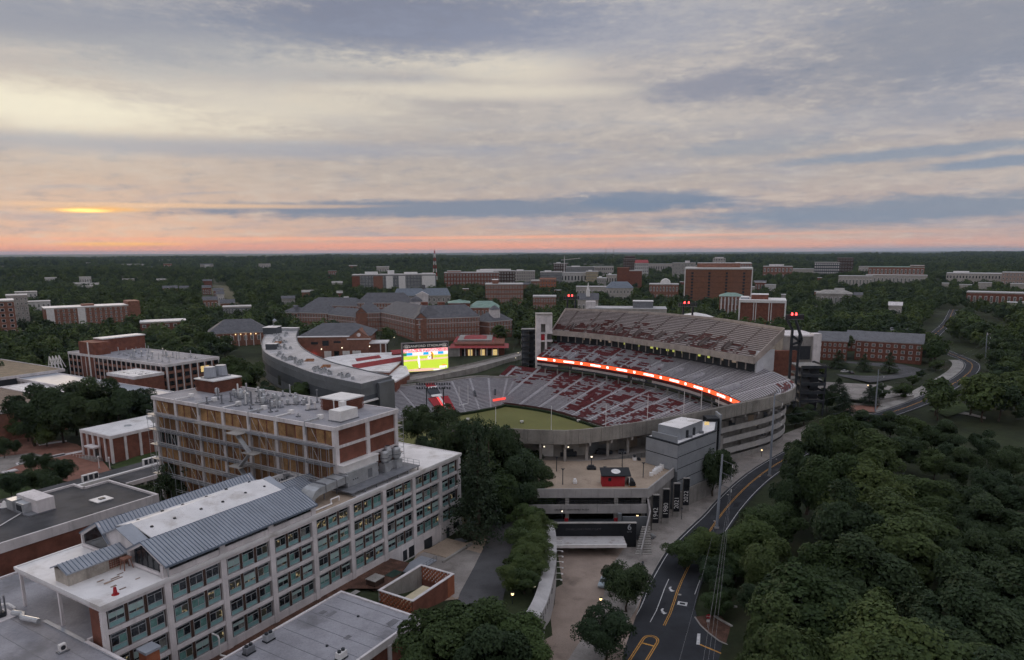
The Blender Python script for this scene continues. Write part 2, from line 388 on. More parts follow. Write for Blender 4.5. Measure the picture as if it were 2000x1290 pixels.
CTRL = [(40, 100, 7), (30, 140, 7), (70, 210, 7), (110, 262, 7), (150, 290, 7.3), (190, 320, 9), (280, 410, 10.5), (90, 150, 6), (150, 200, 6), (200, 260, 7.5), (60, 60, 7), (130, 90, 6),
        (300, 300, 9), (-2, 140, 12.2), (-6, 165, 11), (-8, 110, 12.6), (-15, 190, 10.5), (-30, 215, 8), (10, 205, 7), (40, 240, 5), LW(40, -6, 13.3), LW(0, -6, 13.6), LW(72, -6, 10.4), LW(85, -8, 10.2), LW(62, -22, 10.8), LW(30, -22, 13.2),
        LW(20, 35, 13), LW(45, 50, 12), LW(60, 110, 10.5), LW(70, 170, 10.5), LW(20, 110, 10.5), LW(100, 60, 11), LW(110, 160, 10), (-250, 400, 9), (-160, 330, 10), (-90, 330, 11), (-40, 430, 7), (-20, 300, 6),
        (-100, 600, 13), (100, 500, 13), (200, 400, 11.5), (350, 520, 13), (0, 460, 9), (-350, 600, 12), (-200, 200, 11), (-150, 60, 13), (0, 40, 12), (300, 150, 8), (500, 700, 14), (0, 900, 16), (-500, 900, 14)]
def hill(X, Y):
    r = np.hypot(X, Y); a = np.arctan2(X, Y)
    far = np.clip((r - 700) / 1500, 0, 1); far = far * far * (3 - 2 * far)
    h = 9 * np.sin(X / 510 + 1.3) * np.sin(Y / 430 + .4) + 6 * np.sin(X / 230 + Y / 310) + 4 * np.sin(Y / 150 - X / 390)
    f2 = np.clip((r - 4500) / 6000, 0, 1)
    ridge = f2 * (2 + 9 * np.sin(a * 9 + r / 2600) + 8 * np.sin(a * 23 + 1 + r / 1500) + 5 * np.sin(a * 51 + r / 900))
    return far * h + ridge
def height(X, Y):
    X = np.asarray(X, float); Y = np.asarray(Y, float)
    num = np.zeros(X.shape); den = np.zeros(X.shape)
    for cx, cy_, cz in CTRL:
        w_ = 1 / (((X - cx) ** 2 + (Y - cy_) ** 2) + 60.0) ** 1.6
        num += w_ * cz; den += w_
    far = np.clip((np.hypot(X, Y) - 900) / 900, 0, 1)
    h = (num / den) * (1 - far) + 14 * far
    h += hill(X, Y)
    d, sd, rz = seg_dist(X, Y, ROAD[::3])
    wgt = np.clip((16 - d) / 6, 0, 1); h = h * (1 - wgt) + (rz - .30) * wgt
    for P_, z_ in FLAT: h = np.where(in_poly(X, Y, P_), z_, h)
    return h
_wl = [(-12, 92), (-3, 103), (2.5, 113), (6.6, 124.2), (9.5, 142), (10.4, 157.6), (9.9, 163.3)]
FLAT = [([(p[0] - 1.6, p[1]) for p in _wl] + [(8, 172), (-10, 172), (-10, 205), (48, 208), (66, 222), (80, 225), (36, 150), (30, 92)], 6.55), ([G(x, y, 10.9)[:2] for x, y in ((790, 1130), (810, 1072), (905, 1055), (945, 985), (1000, 985), (1016, 1040), (1008, 1100), (992, 1165), (980, 1225), (870, 1225))], 10.7)]
def ground_grid():
    def axis(lo, hi, step, far_lo, far_hi, g):
        a = list(np.arange(lo, hi + .1, step)); s = step
        while a[-1] < far_hi: s *= g; a.append(a[-1] + s)
        s = step; b = []
        v = lo
        while v > far_lo: s *= g; v -= s; b.append(v)
        return np.array(b[::-1] + a)
    xs = axis(-230, 300, 3.5, -40000, 40000, 1.17); ys = axis(60, 470, 3.5, -2500, 42000, 1.15)
    X, Y = np.meshgrid(xs, ys); Z = height(X, Y)
    ins = in_poly(X, Y, BOWL)
    # the bowl is dug out: keep a margin inside the outer wall
    dmin, _, _ = seg_dist(X, Y, [(p[0], p[1], 0) for p in BOWL] + [(BOWL[0][0], BOWL[0][1], 0)])
    k = np.clip((dmin - 3) / 5, 0, 1) * ins
    Z = Z * (1 - k) + (-2.6) * k
    nx, ny = len(xs), len(ys)
    v = np.stack([X.ravel(), Y.ravel(), Z.ravel()], 1)
    i = np.arange(nx * ny).reshape(ny, nx)
    f = np.stack([i[:-1, :-1].ravel(), i[:-1, 1:].ravel(), i[1:, 1:].ravel(), i[1:, :-1].ravel()], 1)
    me = bpy.data.meshes.new('ground'); me.from_pydata(v.tolist(), [], f.tolist())
    m = mat('ground_cover', (.030, .040, .017), .95, .30, .05, .6, stain=((.055, .045, .028), .55, .03))
    me.materials.append(m); me.polygons.foreach_set('use_smooth', [True] * len(f)); me.update()
    return struct(link('ground', me))
ground_grid()
def hz(x, y): return float(height(np.array([x]), np.array([y]))[0])

# ---------------------------------------------------------------- East road and its paint
def offs(path, o):
    P = np.array([p[:2] for p in path]); t = np.gradient(P, axis=0); t /= np.linalg.norm(t, axis=1)[:, None] + 1e-9
    o = np.broadcast_to(np.asarray(o, float), (len(P),))
    n = np.stack([-t[:, 1], t[:, 0]], 1)
    return P + n * o[:, None]
S_ROAD = np.r_[0, np.cumsum(np.linalg.norm(np.diff(ROAD[:, :2], axis=0), axis=1))]
def s_at(px, py, z=7):                       # road station of a photograph point
    g = G(px, py, z); return S_ROAD[np.argmin(np.hypot(ROAD[:, 0] - g[0], ROAD[:, 1] - g[1]))]
s_turn0, s_turn1 = s_at(1285, 1262), s_at(1352, 1085)
def ramp_(s, a, b): return np.clip((s - a) / (b - a), 0, 1)
LEFT_W = 3.6 + 2.5 * (1 - ramp_(S_ROAD, s_turn1, s_turn1 + 28))
RIGHT_W = 3.7 + 0 * S_ROAD
def ribbon(name, o0, o1, dz, m, s0=-1, s1=1e9, thick=None):
    k = (S_ROAD >= s0) & (S_ROAD <= s1)
    A, B = offs(ROAD, o0)[k], offs(ROAD, o1)[k]; z = ROAD[k, 2] + dz
    A = [(p[0], p[1], q) for p, q in zip(A, z)]; B = [(p[0], p[1], q) for p, q in zip(B, z)]
    mb = MB().strip(A, B)
    if thick:
        lo = lambda q: [(p[0], p[1], p[2] - thick) for p in q]
        mb.strip(lo(A), A); mb.strip(B, lo(B))
    return struct(mb.obj(name, m))
ribbon('road', -(RIGHT_W + .7), LEFT_W + .7, 0, M_ASPH)
ribbon('road_edge_line', LEFT_W - .08, LEFT_W + .08, .012, M_LINEW)
ribbon('road_edge_line', -RIGHT_W - .08, -RIGHT_W + .08, .012, M_LINEW, s_at(1351, 1165))
s_y = s_at(1304, 1213)
ribbon('road_centre_line', .10, .24, .012, M_LINEY, s_y); ribbon('road_centre_line', -.24, -.10, .012, M_LINEY, s_y)
ribbon('turn_lane_line', 2.75, 2.91, .012, M_LINEW, s_at(1281, 1207), s_at(1306, 1138))
for k in range(6):
    a = s_at(1306, 1138) + 1.2 + k * 1.7
    ribbon('lane_dash', 2.75, 2.93, .012, M_LINEW, a, a + .75)
def road_frame(s, o, dz=.014):
    i = min(np.searchsorted(S_ROAD, s), len(ROAD) - 2); t = ROAD[i + 1][:2] - ROAD[i][:2]; t = t / np.linalg.norm(t); n = np.array([-t[1], t[0]])
    p = ROAD[i][:2] + t * (s - S_ROAD[i]) + n * o
    return p, t, n, ROAD[i][2] + dz
def road_poly(name, s, o, pts, m, dz=.014):
    p, t, n, z = road_frame(s, o, dz)
    return struct(MB().face([(p[0] + t[0] * a + n[0] * b, p[1] + t[1] * a + n[1] * b, z) for a, b in pts]).obj(name, m))
ARROW = [(1.6, .38), (1.05, .62), (.35, .45), (-.15, 0), (-.15, .35), (-.75, -.35), (.05, -.95), (0, -.6), (.2, -.35), (.75, .12), (1.6, .05)]
for px, py in ((1310, 1152), (1296, 1195)):
    road_poly('turn_arrow', s_at(px, py), 1.45, ARROW, M_LINEW)
sr = s_at(1330, 1172)
road_poly('road_box_mark', sr, -1.75, [(-.8, -1), (.8, -1), (.8, 1), (-.8, 1)], M_LINEW)
road_poly('road_box_centre', sr, -1.75, [(-.4, -.55), (.4, -.55), (.4, .55), (-.4, .55)], M_ASPH, .02)
# rounded yellow median loop at the bottom of the picture
def loop_mark():
    s0 = s_at(1285, 1258); mb = MB()
    for rad, off in ((1.55, 0), (1.2, 0)):
        path = [(-16, rad), (-1.5, rad)] + [(-1.5 + rad * math.sin(t) * 1.25, rad * math.cos(t)) for t in np.linspace(.2, math.pi - .2, 9)] + [(-1.5, -rad), (-16, -rad)]
        p, t, n, z = road_frame(s0, .75)
        W = [np.array([p[0] + t[0] * a + n[0] * b, p[1] + t[1] * a + n[1] * b]) for a, b in path]
        for a, b in zip(W[:-1], W[1:]):
            d = (b - a) / np.linalg.norm(b - a); q = np.array([-d[1], d[0]]) * .09
            mb.face([(*(a - q), z), (*(b - q), z), (*(b + q), z), (*(a + q), z)])
    a, b = [(p[0] + t[0] * u + n[0] * v, p[1] + t[1] * u + n[1] * v, z) for u, v in ((-3.2, 1.1), (-3.2, -1.1))], [(p[0] + t[0] * u + n[0] * v, p[1] + t[1] * u + n[1] * v, z) for u, v in ((-2.8, -1.1), (-2.8, 1.1))]
    mb.face(a + b)
    return struct(mb.obj('median_loop_line', M_LINEY))
loop_mark()
_rp = random.Random(17); M_PATCH = mat('asphalt_patch', (.055, .057, .062), .92, .15, .3, 8); M_PATCH2 = mat('new_asphalt_patch', (.026, .028, .033), .9, .12, .3, 8)
for k in range(16):
    road_poly('asphalt_patch', s_at(1300, 1230) + 7 + k * 11 + _rp.uniform(-3, 3), _rp.choice((-1.9, 1.7, 2.0, -2.2)) + _rp.uniform(-.4, .4), [(-_rp.uniform(.8, 3.5), -_rp.uniform(.4, 1.0)), (_rp.uniform(.8, 3.5), -_rp.uniform(.4, 1.0)), (_rp.uniform(.8, 3.5), _rp.uniform(.4, 1.0)), (-_rp.uniform(.8, 3.5), _rp.uniform(.4, 1.0))], M_PATCH if k % 3 else M_PATCH2, .006)
for k in range(7):
    road_poly('manhole_cover', s_at(1300, 1230) + 14 + k * 23, _rp.uniform(-2.6, 2.6), [(math.cos(a) * .38, math.sin(a) * .38) for a in np.linspace(0, 6.283, 13)[:-1]], M_CONC2, .009)
def gsheet(name, px, z, m, dz=0.0):
    return struct(MB().face([(*G(x, y, z)[:2], z + dz) for x, y in px]).obj(name, m))
def bank_sheet(name, rows, m):               # rows of (px, py, z): a sheet through matched polylines
    A, B = [[G(*p) for p in r] for r in rows]
    return struct(MB().strip(A, B).obj(name, m))
gsheet('side_street', [(1335, 1150), (1352, 1165), (1362, 1207), (1385, 1238), (1432, 1268), (1470, 1330), (1270, 1330), (1300, 1240)], 7, M_ASPH, -.004)
gsheet('stop_bar', [(1362, 1238), (1368, 1238), (1367, 1260), (1360, 1259)], 7, M_LINEW, .014)
gsheet('side_street_line', [(1366, 1260), (1367, 1258), (1410, 1276), (1409, 1278)], 7, M_LINEY, .014)
gsheet('traffic_island', [(1358, 1206), (1378, 1203), (1408, 1205), (1428, 1225), (1431, 1264), (1405, 1252), (1384, 1236), (1368, 1221)], 7, M_DIRT, .10)
def island_kerb():
    P = [G(x, y, 7) for x, y in ((1357, 1206), (1368, 1222), (1384, 1237), (1405, 1253), (1431, 1265))]
    mb = MB()
    for a, b in zip(P[:-1], P[1:]): mb.bar((a[0], a[1], 7.07), (b[0], b[1], 7.07), .25, .16)
    struct(mb.obj('island_kerb', M_CONC2))
island_kerb()
# pavement between road and stadium, kerbed
k0 = s_at(1262, 1290)
ribbon('pavement', LEFT_W + .85, LEFT_W + 6.5 + 4 * ramp_(S_ROAD, s_at(1240, 1250), s_at(1300, 1110)), .13, M_PAVE, k0 - 30, s_at(1640, 845), .3)
ribbon('kerb', LEFT_W + .68, LEFT_W + .87, .14, M_CONC2, k0 - 30, s_at(1640, 845), .3)
ribbon('pavement', 4.6, 10.5, .13, M_CONC2, s_at(1690, 822), s_at(1897, 716), .3)
ribbon('kerb', 4.42, 4.62, .14, M_CONC2, s_at(1690, 822), s_at(1897, 716), .3)
gsheet('gate_plaza', [(1040, 1330), (1205, 1330), (1222, 1262), (1247, 1190), (1262, 1140), (1296, 1060), (1240, 1040), (1060, 1040), (1070, 1080), (1088, 1120), (1083, 1180), (1062, 1250)], 7, M_PLAZA, .02)
# brick plaza, lawn and paths at the left
ZP = 10.75
gsheet('brick_plaza', [(-60, 960), (-60, 880), (0, 858), (60, 850), (150, 868), (200, 900), (215, 918), (280, 915), (330, 905), (370, 930), (215, 960), (150, 945), (60, 925), (0, 925)], ZP, M_BRICKP)
gsheet('lawn', [(-80, 1005), (-60, 930), (0, 925), (28, 922), (50, 945), (90, 960), (150, 975), (120, 1010)], ZP, M_GRASS, .03)
gsheet('lawn', [(215, 912), (300, 878), (345, 890), (330, 905), (245, 925)], ZP, M_GRASS, .05)
gsheet('plaza_path', [(-40, 918), (0, 893), (60, 885), (100, 892), (28, 912), (0, 924), (-40, 930)], ZP, M_PAVE, .02)
gsheet('plaza_path', [(30, 905), (125, 885), (128, 889), (33, 909)], ZP, M_CONC, .04)
gsheet('plaza_path', [(75, 868), (130, 860), (131, 863), (76, 871)], ZP, M_CONC, .04)
gsheet('plaza_path', [(100, 892), (170, 878), (172, 881), (102, 895)], ZP, M_CONC, .04)
# service lane and loading yard at the right end of the lab building
ZS = 10.9
gsheet('service_lane', [(960, 990), (998, 990), (1010, 1040), (1002, 1100), (985, 1160), (972, 1220), (880, 1220), (898, 1160), (925, 1110), (950, 1060), (958, 1020)], ZS, M_ASPH2, .10)
gsheet('bare_yard', [(800, 1110), (818, 1075), (905, 1062), (952, 1050), (930, 1110), (900, 1170), (860, 1175)], ZS, M_DECK, .03)
gsheet('loading_yard', [(800, 1120), (815, 1085), (850, 1070), (915, 1075), (940, 1082), (925, 1115), (905, 1160), (890, 1170)], ZS, M_PAVE, .06)
gsheet('dirt_strip', [(350, 1300), (455, 1235), (545, 1190), (620, 1155), (700, 1118), (760, 1090), (800, 1100), (760, 1150), (680, 1150), (560, 1220), (440, 1300)], 13.45, M_DIRT, 0)
# ---------------------------------------------------------------- lab building (near, white frame, teal windows)
def lthing(name, label, cat, x, y, zb, group=None):
    return thing(name, label, cat, LW(x, y, zb), YAW, group)
class Loc:
    """writes parts of one building in lab-frame coordinates with world heights"""
    def __init__(s, root, x, y, zb): s.r, s.x, s.y, s.z = root, x, y, zb
    def box(s, name, m, x0, x1, y0, y1, z0, z1, parent=None):
        return PB(name, m, parent or s.r, x0 - s.x, x1 - s.x, y0 - s.y, y1 - s.y, z0 - s.z, z1 - s.z)
    def mb(s, name, mb, mats, parent=None):
        mb.v = [(a - s.x, b - s.y, c - s.z) for a, b, c in mb.v]
        return mb.obj(name, mats, parent or s.r)
    def put(s, name, me, x, y, z, rz=0, scale=None, parent=None):
        return link(name, me, parent or s.r, (x - s.x, y - s.y, z - s.z), rz, scale)

WW, WH = 2.4, 2.8
def win_frame():
    b = MB()
    for x0, x1, z0, z1 in ((0, .09, 0, WH), (WW - .09, WW, 0, WH), (.09, WW - .09, 0, .08), (.09, WW - .09, WH - .09, WH), (.09, WW - .09, .82, .90), (.09, WW - .09, 2.2, 2.28)):
        b.box(x0, x1, -.06, .05, z0, z1)
    b.box(WW / 2 - .04, WW / 2 + .04, -.05, .05, .90, 2.2)
    b.box(.09, WW - .09, .0, .03, 2.28, WH - .09, 1)
    return b.mesh('lab_window_frame', [M_GALV, M_GLASS])
def pane_mesh(m): return MB().box(0, WW / 2 - .13, 0, .03, 0, 1.3).mesh('pane_' + m.name, m)
TEALP = lambda: MB().box(0, WW - .18, 0, .04, 0, .74).mesh('teal_spandrel', M_TEAL)
def room_mat():
    # a lit laboratory seen through the glass: shelves and lamps as small bright specks
    m = bpy.data.materials.new('lit_room_glass'); m.use_nodes = True; nt = m.node_tree; b = nt.nodes['Principled BSDF']; lk = nt.links.new
    geo = nt.nodes.new('ShaderNodeNewGeometry'); n = nt.nodes.new('ShaderNodeTexNoise'); n.inputs['Scale'].default_value = 1.6; n.inputs['Detail'].default_value = 4
    lk(geo.outputs['Position'], n.inputs[0])
    s = sstep(nt, n.outputs[0], .54, .66)
    b.inputs['Base Color'].default_value = (.03, .03, .028, 1); b.inputs['Roughness'].default_value = .08
    lk(mixc(nt, s, (.02, .02, .015, 1), (.75, .58, .30, 1)), b.inputs['Emission Color']); b.inputs['Emission Strength'].default_value = .38
    return m
M_ROOM = room_mat()
def lab_building():
    zb = 9.5
    t = lthing('laboratory_building', 'long white framed laboratory building with teal windows and blue metal gables', 'building', 0, 0, zb)
    q = Loc(t, 0, 0, zb); rr = random.Random(3)
    LEN = 88.3; GR = lambda x: 13.3 - 3.0 * min(1, max(0, (x - 45) / 22))
    q.box('core_wall', M_BROWN, 9.6, LEN - .2, .40, 24.0, 9.6, 30.0); q.box('end_core', M_BROWN, .5, 9.6, .40, 4.0, 9.6, 30.0); q.box('lower_end_core', M_BRICK, .5, 9.6, 4.0, 24.0, 9.6, 23.6)
    for yy in (12.0, 23.6): q.box('canopy_post', M_CONC, .05, .45, yy, yy + .4, 23.9, 29.5)
    q.mb('roof', MB().box(-.25, LEN + .1, -.35, 24.4, 30.02, 30.6).box(-.35, LEN + .2, -.45, -.15, 30.3, 30.78).box(-.35, -.05, -.15, 24.2, 30.3, 30.78).box(LEN - .1, LEN + .2, -.15, 24.2, 30.3, 30.78).box(-.35, LEN + .2, 24.2, 24.5, 30.3, 30.78), M_ROOFW)
    q.box('cornice', M_CONC, -.1, LEN, -.06, .42, 29.45, 30.02)
    for k in range(10):
        x = min(10 * k, LEN - .5); top = 32.75 if 1 <= k <= 4 else 29.45
        q.box('column', M_CONC, x - .52 + (.4 if k == 0 else 0), x + .52, -.17, .6, GR(x) - .6, top)
    wf = shared('lwf', win_frame); pm = {m.name: shared('lpane' + m.name, lambda m=m: pane_mesh(m)) for m in (M_GLASS, M_GLASST, M_ROOM, M_GLASSW)}; tp = shared('ltp', TEALP)
    for b in range(9):
        x0, x1 = 10 * b + .52, min(10 * b + 9.48, LEN - 1.1)
        for k in range(1, 5):
            zbm = 30.46 - 3.85 * k
            if k < 4: q.box('spandrel', M_CONC, x0, x1, -.04, .42, zbm - .86, zbm - .16)
            for i in range(3 if b < 8 else 2):
                xw = x0 + .33 + i * 2.95
                wo = q.put('window', wf, xw, .18, zbm)
                lit = (k in (1, 2) and 4 <= b <= 5) or (k == 2 and b in (1, 2))
                for sx in (0, 1):
                    u = rr.random(); m = M_ROOM if (lit and u < .75) or u < .10 else (M_GLASST if u > .74 else (M_GLASSW if u > .66 else M_GLASS))
                    link('pane', pm[m.name], wo, (.10 + sx * (WW / 2 - .06), .0, .90))
                link('teal_panel', tp, wo, (.09, .0, .08))
                if rr.random() < .38: link('roller_blind', shared('lblind', lambda: MB().box(0, WW - .2, 0, .02, -1, 0).mesh('roller_blind', mat('blind_cloth', (.36, .50, .48), .8, .06))), wo, (.10, -.03, 2.2), 0, (1, 1, rr.uniform(.2, 1.15)))
                if i: q.box('brick_pier', M_BROWN, xw - .50, xw - .05, .10, .42, zbm - .1, zbm + WH + .1)
        q.box('base_wall', M_CONC, x0, x1, .0, .42, GR(10 * b + 9) - .8, 15.06 - .16)
    q.box('end_wall', M_BRICK, .35, .55, .7, 4.05, 12, 29.4); q.box('canopy_back_wall', M_BRICK, 9.4, 9.62, 4.0, 24.0, 23.9, 29.9)
    q.box('end_beam', M_CONC, .05, .42, .62, 24.2, 29.45, 30.02)
    # doors and openings of the ground floor at the lower end
    for x, wd, z0, h, m in ((73.2, 3.0, 10.6, 2.6, M_STEEL), (65.5, 1.4, 11.0, 2.4, M_STEEL), (67.6, 2.2, 11.0, 2.5, M_BLACK), (82.0, 1.2, 10.4, 2.6, M_STEEL), (85.0, 2.4, 11.8, 1.5, M_GLASS)):
        q.box('door' if h > 2 else 'low_window', m, x, x + wd, -.06, .0, z0, z0 + h)
    # gabled upper storey
    for b in range(1, 4):
        x0, x1 = 10 * b + .52, 10 * b + 9.48
        q.box('upper_spandrel', M_CONC, x0, x1, -.05, .42, 29.45, 31.65); q.box('clerestory_window', M_GLASS, x0, x1, .12, .2, 31.65, 32.72)
    q.box('attic_wall', M_BROWN, 10.2, 39.8, .45, 23.0, 30.6, 32.9)
    def slope(name, ya, za, yb, zb_, x0=9.55, x1=40.45, m=M_METALB, seams=True):
        o = q.mb(name, MB().hexa([(x0, ya, za - .2), (x1, ya, za - .2), (x1, yb, zb_ - .2), (x0, yb, zb_ - .2), (x0, ya, za), (x1, ya, za), (x1, yb, zb_), (x0, yb, zb_)]), m)
        if seams:
            s = MB(); n = int((x1 - x0) / .62)
            for k in range(n + 1):
                x = x0 + (x1 - x0) * k / n
                s.bar((x, ya, za + .05), (x, yb, zb_ + .05), .10, .16)
            s.v = [(a - q.x, b - q.y, c - q.z) for a, b, c in s.v]
            so_ = s.obj('standing_seams', M_SEAM, o); so_['kind'] = 'stuff'
        return o
    slope('metal_roof', -.75, 32.85, 5.4, 35.45); slope('metal_roof', 9.7, 33.25, 5.42, 35.44)
    slope('metal_roof', 14.9, 33.05, 18.1, 36.05); slope('metal_roof', 23.6, 33.1, 18.12, 36.04)
    slope('membrane_roof', 6.6, 35.0, 12, 36.3, 12.2, 38.6, M_ROOFW, False); slope('membrane_roof', 16.9, 34.9, 12.02, 36.29, 12.2, 38.6, M_ROOFW, False)
    for xa, xb in ((9.6, 12.15), (38.65, 40.4)):
        slope('verge_roof', 7.2, 34.6, 12, 36.42, xa, xb, M_METALB, False); slope('verge_roof', 16.2, 34.6, 12.02, 36.41, xa, xb, M_METALB, False)
    q.mb('gutter', MB().box(9.5, 40.5, -.92, -.72, 32.55, 32.86), M_SEAM)
    for xg in (10.0, 39.9):
        q.mb('gable_glass', MB().face([(xg, .3, 31.2), (xg, 9.3, 31.2), (xg, 9.3, 33.1), (xg, 5.4, 35.1), (xg, .3, 32.8)]), M_GLASS)
        q.mb('gable_glass', MB().face([(xg, 15.2, 31.2), (xg, 23.0, 31.2), (xg, 23.0, 33.0), (xg, 18.1, 35.7), (xg, 15.2, 33.0)]), M_GLASS)
        q.mb('gable_panel', MB().face([(xg, 8.2, 31), (xg, 16, 31), (xg, 15.9, 34.5), (xg, 12, 36.2), (xg, 8.0, 34.5)]), M_CONC)
        for pts in (((0, 32.6), (5.4, 35.15), (9.6, 33.0)), ((15.0, 32.8), (18.1, 35.75), (23.3, 32.9))):
            b = MB()
            for a, c in zip(pts[:-1], pts[1:]): b.bar((xg - .12, a[0], a[1]), (xg - .12, c[0], c[1]), .35, .45)
            b.bar((xg - .12, pts[0][0], 31.0), (xg - .12, pts[-1][0], 31.0), .35, .5)
            b.bar((xg - .12, pts[0][0] + .1, 30.6), (xg - .12, pts[0][0] + .1, pts[0][1]), .35, .35); b.bar((xg - .12, pts[-1][0], 30.6), (xg - .12, pts[-1][0], pts[-1][1]), .35, .35)
            q.mb('gable_frame', b, M_CONC)
        for yy in np.arange(1.6, 9, 1.5):
            q.box('mullion', M_STEEL, xg - .1, xg - .04, yy, yy + .08, 31.2, min(32.8 + (yy - .3) * .45, 35.1 - abs(yy - 5.4) * .48))
    # low monitor roof on the end terrace
    q.box('monitor_wall', mat('stained_concrete', (.46, .42, .37), .92, .16, .5, 5, streak=.75), .8, 9.9, 10.2, 13.9, 30.6, 32.8)
    b = MB(); b.hexa([(.4, 9.6, 32.6), (10.1, 9.6, 32.6), (10.1, 12, 33.6), (.4, 12, 33.6), (.4, 9.6, 32.8), (10.1, 9.6, 32.8), (10.1, 12, 33.85), (.4, 12, 33.85)])
    b.hexa([(.4, 12, 33.6), (10.1, 12, 33.6), (10.1, 14.4, 32.6), (.4, 14.4, 32.6), (.4, 12, 33.85), (10.1, 12, 33.85), (10.1, 14.4, 32.8), (.4, 14.4, 32.8)])
    mo = q.mb('monitor_roof', b, M_METALB); s = MB()
    for x in np.arange(.5, 10.1, .62): s.bar((x, 9.6, 32.86), (x, 12, 33.9), .08, .12)
    s.v = [(a - q.x, b_ - q.y, c - q.z) for a, b_, c in s.v]; so_ = s.obj('standing_seams', M_SEAM, mo); so_['kind'] = 'stuff'
    s = MB()
    for x in np.arange(7.0, 9.8, .35):
        for z in np.arange(30.9, 32.6, .35): s.box(x, x + .24, 10.08, 10.2, z, z + .24)
    lo = q.mb('brick_lattice', s, M_BRICK); lo['kind'] = 'stuff'
    # dark drains and vents on the membranes
    for x in np.arange(14, 38, 4.6):
        for y, z in ((9.2, 35.65), (14.4, 35.65)): q.put('roof_drain', shared('drain', lambda: MB().cyl((0, 0, 0), (0, 0, .22), .32, .22, 8).mesh('drain', M_STEEL)), x + rr.uniform(-.6, .6), y + rr.uniform(-.5, .5), z - .02)
    for k in range(9):
        xd, yd = 3 + rr.uniform(0, 5), 2.2 + rr.uniform(0, 5.5); q.box('debris_board', mat('weathered_board', (.34, .26, .21), .95, .2), xd, xd + rr.uniform(.5, 1.5), yd, yd + rr.uniform(.15, .4), 30.62, 30.68)
    # downpipes
    q.mb('downpipe', MB().cyl((10.15, -.35, 30.6), (10.15, -.35, 32.7), .09), M_GALV)
    # roof plant of the lower end --------------------------------------------------
    q.box('sand_patch', M_DECK, 41, 52, .2, 8.5, 30.605, 30.625)
    q.mb('metal_roof', MB().hexa([(41, 10.2, 31.4), (60, 10.2, 31.4), (60, 14.3, 33), (41, 14.3, 33), (41, 10.2, 31.6), (60, 10.2, 31.6), (60, 14.3, 33.2), (41, 14.3, 33.2)]), M_METALB)
    s = MB()
    for x in np.arange(41.2, 60, .62): s.bar((x, 10.2, 31.66), (x, 14.3, 33.26), .08, .12)
    so_ = q.mb('standing_seams', s, M_SEAM); so_['kind'] = 'stuff'
    for (cx, cy_, rx, ry) in ((48, 18.5, 4.2, 1.9), (56.5, 17.8, 4.6, 2.0)):
        s = MB(); ring = lambda f, z: [(cx + math.copysign(abs(math.cos(a)) ** .7, math.cos(a)) * rx * f, cy_ + math.copysign(abs(math.sin(a)) ** .7, math.sin(a)) * ry * f, z) for a in np.linspace(0, 2 * math.pi, 25)]
        s.strip(ring(1.25, 30.7), ring(1.2, 32.6)); s.strip(ring(1.2, 32.6), ring(1.0, 32.6)); s.strip(ring(1.0, 32.6), ring(1.0, 31.2))
        q.mb('curved_kerb', s, M_ROOFW)
        s = MB()
        for k in range(16):
            a = rr.uniform(0, 6.28); u = rr.uniform(.1, .85); x, y = cx + math.cos(a) * rx * u, cy_ + math.sin(a) * ry * u
            s.cyl((x, y, 31), (x + rr.uniform(-.5, .5), y + rr.uniform(-.4, .4), 32.4), .08, None, 5); s.cyl((x, y, 31.9), (x + rr.uniform(-1, 1), y + rr.uniform(-.6, .6), 32.0), .07, None, 5)
        o = q.mb('pipe_tangle', s, M_STEEL); o['kind'] = 'stuff'
    return t
lab_building()

